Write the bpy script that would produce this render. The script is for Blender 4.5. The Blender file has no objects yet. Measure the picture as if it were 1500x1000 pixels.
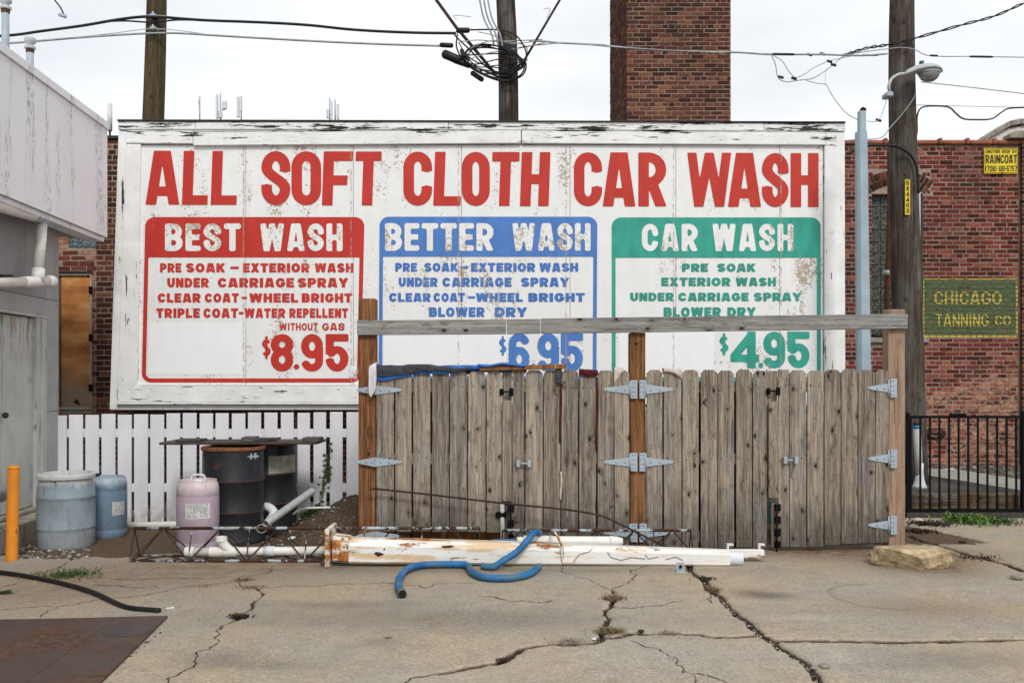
import bpy, bmesh, math, random
import numpy as np
from mathutils import Vector, noise as mnoise
R = math.radians
random.seed(11); rng = np.random.default_rng(11)
S = bpy.context.scene
COL = S.collection

# ------------------------------------------------------------------ camera, sky, sun, exposure
F, CX, HY, H = 1350.0, 750.0, 555.0, 1.5
cam_d = bpy.data.cameras.new('camera'); cam = bpy.data.objects.new('camera', cam_d); COL.objects.link(cam)
cam.location = (0, 0, H); cam.rotation_euler = (R(90), 0, 0)
cam_d.sensor_width = 36; cam_d.lens = 36 * F / 1500; cam_d.shift_y = (HY - 500) / 1500
cam_d.clip_start = 0.05; cam_d.clip_end = 2000
S.camera = cam
SUN_EL, SUN_AZ = 44, 163          # azimuth: compass style, 180 = behind the camera
world = bpy.data.worlds.new('World'); S.world = world; world.use_nodes = True
nt = world.node_tree; nt.nodes.clear()
w_out = nt.nodes.new('ShaderNodeOutputWorld'); w_bg = nt.nodes.new('ShaderNodeBackground')
w_sky = nt.nodes.new('ShaderNodeTexSky'); w_sky.sky_type = 'NISHITA'; w_sky.sun_disc = False
w_sky.sun_elevation = R(SUN_EL); w_sky.sun_rotation = R(SUN_AZ)
w_sc = nt.nodes.new('ShaderNodeVectorMath'); w_sc.operation = 'SCALE'; w_sc.inputs['Scale'].default_value = 0.12
w_tc = nt.nodes.new('ShaderNodeTexCoord'); w_map = nt.nodes.new('ShaderNodeMapping'); w_map.inputs['Scale'].default_value = (1, 1, 2.6)
w_n = nt.nodes.new('ShaderNodeTexNoise'); w_n.inputs['Scale'].default_value = 1.7; w_n.inputs['Detail'].default_value = 5
w_r = nt.nodes.new('ShaderNodeValToRGB')
w_r.color_ramp.elements[0].position = .37; w_r.color_ramp.elements[0].color = (.54, .57, .605, 1)
w_r.color_ramp.elements[1].position = .60; w_r.color_ramp.elements[1].color = (.755, .765, .78, 1)
w_mix = nt.nodes.new('ShaderNodeMix'); w_mix.data_type = 'RGBA'; w_mix.inputs[0].default_value = .94
L_ = nt.links.new
L_(w_tc.outputs['Generated'], w_map.inputs[0]); L_(w_map.outputs[0], w_n.inputs['Vector']); L_(w_n.outputs[0], w_r.inputs[0])
L_(w_sky.outputs[0], w_sc.inputs[0]); L_(w_sc.outputs[0], w_mix.inputs[6]); L_(w_r.outputs[0], w_mix.inputs[7])
L_(w_mix.outputs[2], w_bg.inputs[0]); L_(w_bg.outputs[0], w_out.inputs[0]); w_bg.inputs[1].default_value = 1.0
sd = bpy.data.lights.new('sun', 'SUN'); sun = bpy.data.objects.new('sun', sd); COL.objects.link(sun)
sd.energy = 1.5; sd.angle = R(14); sd.color = (1, .97, .93)
az = R(SUN_AZ)
sdir = Vector((math.sin(az) * math.cos(R(SUN_EL)), math.cos(az) * math.cos(R(SUN_EL)), math.sin(R(SUN_EL))))
sun.rotation_euler = sdir.to_track_quat('Z', 'Y').to_euler(); sun.location = (-3, -5, 20)
S.view_settings.view_transform = 'Standard'; S.view_settings.look = 'None'
S.view_settings.gamma = 1; S.view_settings.use_curve_mapping = False; S.view_settings.exposure = 0.46

# ------------------------------------------------------------------ coordinates
def X(px, d): return (px - CX) / F * d
def Zp(py, d): return H + (HY - py) / F * d
def P(px, py, d): return (X(px, d), d, Zp(py, d))
def G(px, py, z=0.0):
    d = F * (H - z) / (py - HY)
    return (X(px, d), d, z)
D_GATE, D_PICK, D_SIGN, D_LW, D_RW, D_CH, D_IRON = 8.08, 9.5, 10.55, 11.75, 14.2, 14.8, 10.15

# ------------------------------------------------------------------ object helpers
ORG = {}
def tag(o, label=None, cat=None, group=None, kind=None):
    if label: o['label'] = label
    if cat: o['category'] = cat
    if group: o['group'] = group
    if kind: o['kind'] = kind
    return o
def thing(name, loc, label, cat, group=None, kind=None):
    o = bpy.data.objects.new(name, None); COL.objects.link(o); o.location = loc
    o.empty_display_size = .1
    ORG[o] = Vector(loc)
    return tag(o, label, cat, group, kind)
class MB:
    def __init__(s): s.v = []; s.f = []; s.sm = []
    def add(s, vs, fs, smooth=False):
        b = len(s.v); s.v += [tuple(v) for v in vs]; s.f += [tuple(b + i for i in f) for f in fs]; s.sm += [smooth] * len(fs); return s
    def box(s, x0, x1, y0, y1, z0, z1):
        if x0 > x1: x0, x1 = x1, x0
        if y0 > y1: y0, y1 = y1, y0
        if z0 > z1: z0, z1 = z1, z0
        return s.add([(x0,y0,z0),(x1,y0,z0),(x1,y1,z0),(x0,y1,z0),(x0,y0,z1),(x1,y0,z1),(x1,y1,z1),(x0,y1,z1)],
                     [(3,2,1,0),(4,5,6,7),(0,1,5,4),(1,2,6,5),(2,3,7,6),(3,0,4,7)])
    def prism(s, poly, y0, y1):
        """polygon in the x,z plane (counter-clockwise seen from the camera) from y0 (front) to y1 (back)"""
        n = len(poly)
        vs = [(x, y0, z) for x, z in poly] + [(x, y1, z) for x, z in poly]
        fs = [tuple(range(n)), tuple(range(2*n-1, n-1, -1))] + [((i+1) % n, i, i+n, (i+1) % n+n) for i in range(n)]
        return s.add(vs, fs)
    def plan(s, poly, z0, z1):
        n = len(poly)
        vs = [(x, y, z0) for x, y in poly] + [(x, y, z1) for x, y in poly]
        fs = [tuple(range(n-1, -1, -1)), tuple(range(n, 2*n))] + [(i, (i+1) % n, (i+1) % n+n, i+n) for i in range(n)]
        return s.add(vs, fs)
    def tube(s, pts, r, n=8, caps=True, smooth=True, twist=0.0):
        pts = [Vector(p) for p in pts]; m = len(pts)
        rs = r if isinstance(r, (list, tuple)) else [r] * m
        t0 = (pts[1] - pts[0]).normalized()
        up = Vector((0, 0, 1)) if abs(t0.z) < .9 else Vector((0, -1, 0))
        a = t0.cross(up).normalized(); vs = []
        for i in range(m):
            t = (pts[min(i+1, m-1)] - pts[max(i-1, 0)]).normalized()
            a = (a - t * a.dot(t)).normalized(); b = t.cross(a)
            for k in range(n):
                th = 2*math.pi*k/n + twist
                vs.append(pts[i] + (a*math.cos(th) + b*math.sin(th)) * rs[i])
        fs = [(i*n+k, i*n+(k+1) % n, (i+1)*n+(k+1) % n, (i+1)*n+k) for i in range(m-1) for k in range(n)]
        s.add(vs, fs, smooth)
        if caps:
            b0 = len(s.v) - len(vs)
            s.f.append(tuple(b0+k for k in range(n-1, -1, -1))); s.sm.append(False)
            s.f.append(tuple(b0+(m-1)*n+k for k in range(n))); s.sm.append(False)
        return s
    def lathe(s, prof, c, n=28, smooth=True, caps=True, sx=1, sy=1):
        cx, cy, cz = c; m = len(prof); vs = []
        for r, z in prof:
            for k in range(n):
                th = 2*math.pi*k/n; vs.append((cx + r*sx*math.cos(th), cy + r*sy*math.sin(th), cz + z))
        fs = [(i*n+k, i*n+(k+1) % n, (i+1)*n+(k+1) % n, (i+1)*n+k) for i in range(m-1) for k in range(n)]
        s.add(vs, fs, smooth)
        if caps:
            b0 = len(s.v) - len(vs)
            s.f.append(tuple(b0+k for k in range(n-1, -1, -1))); s.sm.append(False)
            s.f.append(tuple(b0+(m-1)*n+k for k in range(n))); s.sm.append(False)
        return s
    def mesh(s, name, org=(0, 0, 0)):
        me = bpy.data.meshes.new(name); o = Vector(org)
        me.from_pydata([tuple(Vector(v) - o) for v in s.v], [], s.f)
        me.polygons.foreach_set('use_smooth', s.sm); me.update(); return me
def obj(name, mb, mat, parent=None, label=None, cat=None, group=None, kind=None, bev=0, sharp=None):
    if parent is not None: org = ORG[parent]
    else:
        a = np.array([tuple(v) for v in mb.v]); lo, hi = a.min(0), a.max(0)
        org = Vector(((lo[0]+hi[0])/2, (lo[1]+hi[1])/2, lo[2]))
    me = mb.mesh(name, org); o = bpy.data.objects.new(name, me); COL.objects.link(o)
    me.materials.append(mat)
    if parent is not None:
        o.parent = parent; ORG[o] = org
    else:
        o.location = org; ORG[o] = org
    if sharp and hasattr(me, 'set_sharp_from_angle'): me.set_sharp_from_angle(angle=R(sharp))
    if bev:
        b = o.modifiers.new('bevel', 'BEVEL'); b.width = bev; b.segments = 1; b.limit_method = 'ANGLE'; b.angle_limit = R(50)
    return tag(o, label, cat, group, kind)
def cat_rom(pts, k=6):
    pts = [Vector(p) for p in pts]; out = []
    q = [pts[0]*2 - pts[1]] + pts + [pts[-1]*2 - pts[-2]]
    for i in range(1, len(q)-2):
        p0, p1, p2, p3 = q[i-1:i+3]
        for j in range(k):
            t = j/k
            out.append(.5*((2*p1) + (p2-p0)*t + (2*p0-5*p1+4*p2-p3)*t*t + (3*p1-p0-3*p2+p3)*t**3))
    out.append(pts[-1]); return out

# ------------------------------------------------------------------ material helpers
class NT:
    def __init__(s, name, rough=.8, metal=0, spec=.3):
        s.m = bpy.data.materials.new(name); s.m.use_nodes = True; s.t = s.m.node_tree; s.t.nodes.clear()
        s.o = s.t.nodes.new('ShaderNodeOutputMaterial'); s.b = s.t.nodes.new('ShaderNodeBsdfPrincipled')
        s.t.links.new(s.b.outputs[0], s.o.inputs[0]); s.b.inputs['Roughness'].default_value = rough
        s.b.inputs['Metallic'].default_value = metal; s.b.inputs['Specular IOR Level'].default_value = spec
        s._pos = None; s._rnd = None
    def put(s, inp, v):
        if v is None: return
        if hasattr(v, 'is_linked') or hasattr(v, 'links'): s.t.links.new(v, inp)
        else:
            if isinstance(v, tuple) and len(v) == 3 and inp.type == 'RGBA': v = v + (1,)
            inp.default_value = v
    def pos(s):
        if s._pos is None: s._pos = s.t.nodes.new('ShaderNodeNewGeometry').outputs['Position']
        return s._pos
    def rnd(s):
        if s._rnd is None: s._rnd = s.t.nodes.new('ShaderNodeObjectInfo').outputs['Random']
        return s._rnd
    def attr(s, name, out='Fac'):
        n = s.t.nodes.new('ShaderNodeAttribute'); n.attribute_name = name; return n.outputs[out]
    def math(s, op, a, b=None, c=None, clamp=False):
        n = s.t.nodes.new('ShaderNodeMath'); n.operation = op; n.use_clamp = clamp
        s.put(n.inputs[0], a); s.put(n.inputs[1], b)
        if c is not None: s.put(n.inputs[2], c)
        return n.outputs[0]
    def sep(s, v):
        n = s.t.nodes.new('ShaderNodeSeparateXYZ'); s.put(n.inputs[0], v); return n.outputs
    def scale(s, v, sc, off=None):
        n = s.t.nodes.new('ShaderNodeVectorMath'); n.operation = 'MULTIPLY'; s.put(n.inputs[0], v); n.inputs[1].default_value = sc
        if off is None: return n.outputs[0]
        c = s.t.nodes.new('ShaderNodeCombineXYZ')
        for i, k in enumerate((37.1, 11.3, 53.7)): s.put(c.inputs[i], s.math('MULTIPLY', off, k))
        a = s.t.nodes.new('ShaderNodeVectorMath'); s.put(a.inputs[0], n.outputs[0]); s.put(a.inputs[1], c.outputs[0]); return a.outputs[0]
    def noise(s, sc, det=4, v=None, rough=.55, dist=0):
        n = s.t.nodes.new('ShaderNodeTexNoise'); n.inputs['Scale'].default_value = sc; n.inputs['Detail'].default_value = det
        n.inputs['Roughness'].default_value = rough; n.inputs['Distortion'].default_value = dist
        s.put(n.inputs['Vector'], v if v is not None else s.pos()); return n.outputs[0]
    def voro(s, sc, v=None, feat='F1', out=0, rnd=1):
        n = s.t.nodes.new('ShaderNodeTexVoronoi'); n.feature = feat; n.inputs['Scale'].default_value = sc
        n.inputs['Randomness'].default_value = rnd
        s.put(n.inputs['Vector'], v if v is not None else s.pos()); return n.outputs[out]
    def ramp(s, f, els, interp='LINEAR'):
        n = s.t.nodes.new('ShaderNodeValToRGB'); r = n.color_ramp; r.interpolation = interp
        while len(r.elements) < len(els): r.elements.new(.5)
        for e, (p, c) in zip(r.elements, els):
            e.position = p; e.color = (c, c, c, 1) if not isinstance(c, tuple) else c + (1,)
        s.put(n.inputs[0], f); return n.outputs[0]
    def step(s, f, a, b): 
        n = s.t.nodes.new('ShaderNodeMapRange'); n.interpolation_type = 'SMOOTHSTEP'
        s.put(n.inputs[0], f); n.inputs[1].default_value = a; n.inputs[2].default_value = b; return n.outputs[0]
    def mix(s, f, a, b, mode='MIX'):
        n = s.t.nodes.new('ShaderNodeMix'); n.data_type = 'RGBA'; n.blend_type = mode
        s.put(n.inputs[0], f); s.put(n.inputs[6], a); s.put(n.inputs[7], b); return n.outputs[2]
    def bump(s, h, st=.3, dist=.01):
        n = s.t.nodes.new('ShaderNodeBump'); n.inputs['Strength'].default_value = st; n.inputs['Distance'].default_value = dist
        s.put(n.inputs['Height'], h); s.t.links.new(n.outputs[0], s.b.inputs['Normal'])
    def col(s, c): s.put(s.b.inputs['Base Color'], c); return s.m
def plain(name, c, rough=.6, metal=0, var=.25, sc=8, spec=.3, dirt=None, dirt_amt=.5):
    n = NT(name, rough, metal, spec)
    f = n.noise(sc, 6)
    dk = tuple(x*(1-var) for x in c); lt = tuple(min(1, x*(1+var*.6)) for x in c)
    cc = n.ramp(f, [(.3, dk), (.7, lt)])
    if dirt:
        g = n.math('MULTIPLY', n.step(n.noise(sc*.6, 8, rough=.7), .48, .66), dirt_amt)
        cc = n.mix(g, cc, dirt)
    n.bump(f, .12, .004)
    return n.col(cc)

# sign paints: same chipping field in every coat
def chips(n, lo, hi):
    """0..1: where the coat has flaked off; denser in broad patches"""
    big = n.noise(1.35, 3)
    streak = n.noise(3.0, 3, n.scale(n.pos(), (2.2, 1, .55)))
    fine = n.noise(34, 8, rough=.78)
    a = n.math('ADD', n.math('MULTIPLY', big, .55), n.math('MULTIPLY', streak, .45))
    a = n.math('ADD', n.math('MULTIPLY', a, .5), n.math('MULTIPLY', fine, .5))
    return n.step(a, lo, hi)
def paint(name, c, lo=.545, hi=.56, streaky=.12, rough=.55, under=(.42, .34, .26)):
    n = NT(name, rough)
    f = n.noise(9, 5, n.scale(n.pos(), (1, 1, .35)))
    cc = n.ramp(f, [(.3, tuple(x*(1-streaky) for x in c)), (.7, tuple(min(1, x*(1+streaky)) for x in c))])
    k = chips(n, lo, hi)
    cc = n.mix(k, cc, under)
    seam = n.math('ABSOLUTE', n.math('SUBTRACT', n.math('FRACT', n.math('DIVIDE', n.math('ADD', n.sep(n.pos())[0], 3.048+12.33), 1.2305)), .5))
    seam = n.math('MULTIPLY', n.math('GREATER_THAN', seam, .492), n.step(n.noise(20, 6, n.scale(n.pos(), (1, 1, .5)), rough=.75), .47, .52))
    cc = n.mix(n.math('MULTIPLY', seam, .6), cc, (.36, .30, .22))
    # hairline grime
    g = n.math('MULTIPLY', n.step(n.noise(60, 6, n.scale(n.pos(), (1.5, 1, .6)), rough=.75), .60, .70), .35)
    cc = n.mix(g, cc, (.25, .21, .17))
    n.bump(n.math('SUBTRACT', 1, k), .25, .004)
    return n.col(cc)
M = {}
M['sign_white'] = paint('sign_white', (.80, .80, .785), .562, .574, .04)
M['sign_white_new'] = paint('sign_white_new', (.86, .87, .87), .64, .66, .02)
M['sign_red'] = paint('sign_red', (.50, .034, .022), .615, .63, .10)
M['sign_blue'] = paint('sign_blue', (.075, .20, .52), .60, .615, .14)
M['sign_green'] = paint('sign_green', (.035, .33, .25), .60, .615, .18)
M['head_white'] = paint('head_white', (.80, .80, .78), .538, .55, .05)
M['text_red'] = paint('text_red', (.52, .04, .03), .580, .60, .14, under=(.62, .5, .42))
M['text_blue'] = paint('text_blue', (.06, .17, .48), .575, .595, .16, under=(.5, .45, .4))
M['text_green'] = paint('text_green', (.03, .29, .21), .58, .60, .16, under=(.5, .5, .42))

def frame_paint():
    n = NT('frame_paint', .65)
    st = n.scale(n.pos(), (.32, 1, 3.2))
    f = n.noise(5, 6, n.pos())
    cc = n.ramp(f, [(.3, (.72, .72, .70)), (.7, (.86, .86, .85))])
    z = n.sep(n.pos())[2]
    top = n.step(z, Zp(212, D_SIGN), Zp(182, D_SIGN))
    rot = n.noise(6.5, 8, st, rough=.68)
    k = n.step(n.math('ADD', rot, n.math('MULTIPLY', top, .09)), .622, .645)
    k2 = n.step(n.noise(16, 8, n.scale(n.pos(), (.4, 1, 2.2)), rough=.7),   .63, .65)
    cc = n.mix(n.math('MULTIPLY', n.step(n.noise(11, 8, st, rough=.75), .56, .66), .45), cc, (.42, .38, .33))
    cc = n.mix(k, cc, (.018, .016, .014)); cc = n.mix(k2, cc, (.06, .05, .045))
    n.bump(n.math('SUBTRACT', n.noise(40, 4, st), n.math('MAXIMUM', k, k2)), .4, .006)
    return n.col(cc)
def frame_paint_v():
    n = NT('frame_paint_upright', .65)
    st = n.scale(n.pos(), (3.2, 1, .3))
    cc = n.ramp(n.noise(5, 6), [(.3, (.73, .73, .71)), (.7, (.86, .86, .85))])
    k = n.step(n.noise(6, 8, st, rough=.70), .61, .63)
    cc = n.mix(n.math('MULTIPLY', n.step(n.noise(9, 8, rough=.8), .56, .66), .4), cc, (.5, .46, .4))
    cc = n.mix(k, cc, (.03, .026, .022))
    n.bump(n.math('SUBTRACT', n.noise(40, 4, st), k), .4, .006)
    return n.col(cc)
M['frame'] = frame_paint(); M['frame_v'] = frame_paint_v()
M['tar'] = plain('tar_edge', (.03, .028, .026), .7, var=.5, sc=20)

def wood(name, cols, axis='z', dark=.35, grey=.5, rough=.85, fine=1.0, knot=.55, damp=False):
    """weathered wood, grain along the given axis; every board gets its own cut of the grain"""
    n = NT(name, rough, spec=.12)
    r = n.rnd(); Z = axis == 'z'
    kv = n.scale(n.pos(), (11, 1, 6.2) if Z else (6.2, 1, 11), r)
    dd = n.t.nodes.new('ShaderNodeTexVoronoi'); dd.inputs['Scale'].default_value = 1.0; n.put(dd.inputs['Vector'], kv)
    kd = n.math('ADD', dd.outputs[0], n.math('MULTIPLY', n.math('SUBTRACT', n.noise(22, 3), .5), .22))
    ok = n.math('GREATER_THAN', n.sep(dd.outputs['Color'])[0], 1-knot)
    halo = n.math('MULTIPLY', n.math('SUBTRACT', 1, n.step(kd, .05, .46)), ok)      # grain bends round the knot
    v0 = n.scale(n.pos(), (1, 1, .035) if Z else (.035, 1, 1), r)
    c = n.t.nodes.new('ShaderNodeCombineXYZ'); n.put(c.inputs[0 if Z else 2], n.math('MULTIPLY', halo, .035))
    a = n.t.nodes.new('ShaderNodeVectorMath'); n.put(a.inputs[0], v0); n.put(a.inputs[1], c.outputs[0]); v = a.outputs[0]
    g1 = n.noise(40*fine, 5, v, rough=.6, dist=.9)
    g2 = n.noise(170*fine, 4, v, rough=.75)
    f = n.math('ADD', n.math('MULTIPLY', g1, .55), n.math('MULTIPLY', g2, .45))
    r2 = n.math('FRACT', n.math('MULTIPLY', r, 17.3))
    f2 = n.math('ADD', f, n.math('MULTIPLY', n.math('SUBTRACT', r2, .5), .11))
    cc = n.ramp(f2, [(.33, cols[0]), (.435, cols[1]), (.555, cols[2]), (.69, cols[3])])
    bl = n.step(n.math('ADD', n.noise(3.2, 5, n.scale(n.pos(), (2, 1, .6) if Z else (.6, 1, 2), r), rough=.65), n.math('MULTIPLY', n.math('SUBTRACT', r, .5), .10)), .46, .64)
    cc = n.mix(n.math('MULTIPLY', bl, grey), cc, n.ramp(f, [(.34, (.085, .082, .077)), (.64, (.33, .32, .30))]))
    cc = n.mix(n.math('MULTIPLY', halo, .45), cc, (.07, .05, .035))
    kn = n.math('MULTIPLY', n.math('SUBTRACT', 1, n.step(kd, .10, .17)), ok)
    cc = n.mix(n.math('MULTIPLY', kn, .9), cc, (.018, .013, .010))
    ck = n.step(n.noise(75*fine, 5, n.scale(n.pos(), (1, 1, .025) if Z else (.025, 1, 1), r), rough=.7), .60, .64)
    cc = n.mix(n.math('MULTIPLY', ck, dark), cc, (.02, .016, .013))
    if Z and damp:
        z = n.sep(n.pos())[2]
        dz = n.math('SUBTRACT', 1, n.step(n.math('ADD', z, n.math('MULTIPLY', n.math('SUBTRACT', n.noise(7, 6, n.scale(n.pos(), (2, 1, .5), r), rough=.7), .5), 1.3)), .05, .62))
        cc = n.mix(n.math('MULTIPLY', dz, .62), cc, (.05, .043, .037))
        bl2 = n.step(n.noise(5, 7, n.scale(n.pos(), (1.6, 1, .8), r), rough=.75), .55, .66)
        cc = n.mix(n.math('MULTIPLY', bl2, .45), cc, (.055, .05, .045))
    sp = n.step(n.noise(38, 7, n.scale(n.pos(), (1, 1, .45) if Z else (.45, 1, 1), r), rough=.8), .56, .66)
    cc = n.mix(n.math('MULTIPLY', sp, .5), cc, (.035, .030, .026))
    n.bump(n.math('SUBTRACT', n.math('SUBTRACT', f, n.math('MULTIPLY', ck, .8)), n.math('MULTIPLY', halo, .3)), .7, .006)
    return n.col(cc)
GREY = [(.050, .041, .032), (.19, .155, .122), (.34, .285, .224), (.50, .425, .34)]
M['fence_wood'] = wood('fence_wood', GREY, dark=.3, grey=.5, knot=.62, damp=True)
M['beam_wood'] = wood('beam_wood', [(.09, .088, .08), (.22, .215, .2), (.33, .325, .3), (.44, .43, .4)], 'x')
M['post_brown'] = wood('post_brown', [(.06, .025, .01), (.17, .075, .03), (.30, .135, .055), (.42, .215, .10)], grey=.08, knot=.3)
M['post_tan'] = wood('post_tan', [(.10, .06, .04), (.22, .145, .10), (.33, .22, .15), (.44, .31, .22)], grey=.15, knot=.3)
M['pole_wood'] = wood('pole_wood', [(.010, .008, .006), (.040, .032, .025), (.088, .071, .056), (.16, .132, .105)], dark=.9, grey=.25, fine=.8, knot=.3)
M['pole_green'] = wood('pole_green', [(.014, .010, .005), (.045, .034, .017), (.085, .064, .032), (.14, .105, .055)], dark=.5, grey=.0, fine=.7, knot=.3)
M['timber'] = wood('timber', [(.035, .025, .015), (.10, .07, .042), (.18, .125, .07), (.27, .19, .11)], 'x')
M['dark_board'] = wood('dark_board', [(.02, .017, .015), (.045, .038, .033), (.08, .07, .06), (.12, .105, .09)], 'x')

def picket_mat():
    n = NT('picket_white', .6)
    cc = n.ramp(n.noise(4, 4, n.scale(n.pos(), (1, 1, .4), n.rnd())), [(.3, (.66, .66, .69)), (.7, (.80, .80, .82))])
    sp = n.step(n.noise(55, 4, n.scale(n.pos(), (1, 1, .8), n.rnd()), rough=.7), .70, .73)
    cc = n.mix(n.math('MULTIPLY', sp, .85), cc, (.07, .06, .055))
    z = n.sep(n.pos())[2]
    low = n.math('MULTIPLY', n.math('SUBTRACT', 1, n.step(z, .02, .35)), n.step(n.noise(12, 6), .35, .65))
    cc = n.mix(n.math('MULTIPLY', low, .6), cc, (.33, .27, .21))
    n.bump(n.noise(90, 3, n.scale(n.pos(), (1, 1, .05))), .2, .003)
    return n.col(cc)
M['picket'] = picket_mat()

def rgn(n, x0, x1, z0, z1, soft=.02):
    x, y, z = n.sep(n.pos())
    a = n.math('MULTIPLY', n.step(x, x0-soft, x0+soft), n.math('SUBTRACT', 1, n.step(x, x1-soft, x1+soft)))
    b = n.math('MULTIPLY', n.step(z, z0-soft, z0+soft), n.math('SUBTRACT', 1, n.step(z, z1-soft, z1+soft)))
    return n.math('MULTIPLY', a, b)
GX0, GX1, GZ0, GZ1 = X(1351, D_RW), X(1491, D_RW), Zp(494, D_RW), Zp(408, D_RW)
def brick_mat(name, pal, pale=None, pale_zone=None, green=False):
    n = NT(name, .9, spec=.1)
    r = n.math('FRACT', n.math('ADD', n.rnd(), n.attr('rnd')))
    cc = n.ramp(r, pal, 'LINEAR')
    f = n.noise(34, 7, rough=.72)
    cc = n.mix(.75, cc, n.ramp(f, [(.3, (.40, .38, .36)), (.5, (1, 1, 1)), (.72, (1.45, 1.35, 1.3))]), 'MULTIPLY')
    cc = n.mix(n.math('MULTIPLY', n.step(n.noise(18, 8, rough=.8), .55, .66), .55), cc, (.025, .016, .013))
    soot = n.step(n.noise(.9, 5, n.scale(n.pos(), (1, 1, .6)), rough=.65), .48, .66)
    cc = n.mix(n.math('MULTIPLY', soot, .4), cc, (.04, .026, .022))
    if pale_zone:
        x, y, z = n.sep(n.pos())
        zz = n.math('ADD', z, n.math('MULTIPLY', n.math('SUBTRACT', n.noise(1.3, 5), .5), 1.6))
        k = n.math('SUBTRACT', 1, n.step(zz, pale_zone-.25, pale_zone+.25))
        k = n.math('MULTIPLY', k, n.step(n.noise(7, 6, n.scale(n.pos(), (1, 1, 2)), rough=.7), .42, .60))
        cc = n.mix(n.math('MULTIPLY', k, .8), cc, n.ramp(n.noise(22, 5), [(.35, (.30, .14, .09)), (.65, (.55, .34, .22))]))
    if green:
        g = rgn(n, GX0, GX1, GZ0, GZ1, .004)
        wear = n.math('SUBTRACT', 1, n.step(n.noise(14, 8, n.scale(n.pos(), (.5, 1, 2)), rough=.75), .56, .62))
        inner = rgn(n, GX0+.03, GX1-.03, GZ0+.03, GZ1-.03, .002)
        gc = n.ramp(n.noise(20, 6, n.scale(n.pos(), (.6, 1, 2))), [(.3, (.04, .07, .03)), (.7, (.13, .18, .085))])
        pc = n.mix(inner, (.50, .40, .08), gc)
        cc = n.mix(n.math('MULTIPLY', g, wear), cc, pc)
    n.bump(f, .6, .008)
    return n.col(cc)
PAL_R = [(0, (.05, .016, .013)), (.25, (.105, .024, .018)), (.5, (.17, .036, .027)), (.75, (.23, .058, .042)), (.9, (.32, .115, .08)), (1, (.08, .028, .024))]
PAL_D = [(0, (.040, .019, .016)), (.3, (.078, .029, .022)), (.6, (.118, .042, .029)), (.85, (.16, .060, .040)), (.94, (.24, .10, .055)), (1, (.03, .014, .011))]
PAL_P = [(0, (.10, .03, .022)), (.3, (.22, .075, .05)), (.6, (.34, .13, .085)), (.85, (.45, .22, .15)), (1, (.30, .22, .15))]
M['brick_red'] = brick_mat('brick_red', PAL_R, True, Zp(560, D_RW), True)
M['brick_dark'] = brick_mat('brick_dark', PAL_D)
M['brick_pink'] = brick_mat('brick_pink', PAL_P)
M['brick_pilaster'] = brick_mat('brick_pilaster', PAL_D)
def mortar(name, c, green=False):
    n = NT(name, .95, spec=.05)
    cc = n.ramp(n.noise(30, 7, rough=.7), [(.3, tuple(x*.55 for x in c)), (.7, tuple(x*1.2 for x in c))])
    if green:
        g = rgn(n, GX0, GX1, GZ0, GZ1, .004)
        cc = n.mix(n.math('MULTIPLY', g, .8), cc, (.055, .07, .035))
    soot = n.step(n.noise(.9, 5, n.scale(n.pos(), (1, 1, .6)), rough=.65), .46, .64)
    cc = n.mix(n.math('MULTIPLY', soot, .35), cc, (.10, .075, .06))
    n.bump(n.noise(60, 4), .5, .005); return n.col(cc)
M['mortar_r'] = mortar('mortar_grey', (.35, .275, .22), True)
M['mortar_d'] = mortar('mortar_brown', (.28, .21, .155))
M['mortar_p'] = mortar('mortar_pale', (.40, .33, .26))

def metal_paint(name, c, rust=(.16, .06, .025), lo=.60, hi=.66, rough=.45, sc=5, stretch=(1, 1, 1), metal=0):
    n = NT(name, rough, metal)
    cc = n.ramp(n.noise(6, 5), [(.3, tuple(x*.86 for x in c)), (.7, tuple(min(1, x*1.08) for x in c))])
    k = n.step(n.noise(sc, 9, n.scale(n.pos(), stretch), rough=.7), lo, hi)
    rc = n.ramp(n.noise(30, 5), [(.3, tuple(x*.5 for x in rust)), (.7, tuple(x*1.6 for x in rust))])
    cc = n.mix(k, cc, rc)
    rg = n.mix(k, (rough,)*3, (.9, .9, .9)); n.put(n.b.inputs['Roughness'], rg)
    n.bump(n.math('SUBTRACT', n.noise(30, 4), k), .25, .003)
    return n.col(cc)
M['galv'] = metal_paint('galvanised', (.36, .42, .47), (.2, .18, .15), .68, .74, .45)
M['rust'] = plain('rust', (.13, .052, .027), .9, var=.6, sc=25)
M['rust_dark'] = plain('rust_dark', (.045, .025, .018), .85, var=.6, sc=25)
M['rusty_mast'] = metal_paint('rusty_mast', (.38, .43, .45), (.055, .024, .016), .44, .50, .55, 9, (1, 1, 1))
M['black'] = plain('black_plastic', (.012, .012, .013), .5, var=.3)
M['black_iron'] = plain('black_iron', (.005, .005, .0055), .65, var=.4, sc=20, spec=.12)
M['cable_grey'] = plain('cable_grey', (.33, .34, .35), .5, var=.3, sc=12)
M['pvc'] = plain('white_pvc', (.74, .72, .66), .4, var=.08, sc=10, dirt=(.38, .3, .2), dirt_amt=.35)
M['pvc_grey'] = plain('grey_pvc', (.42, .42, .41), .45, var=.12, sc=10, dirt=(.2, .18, .15), dirt_amt=.4)
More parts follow.
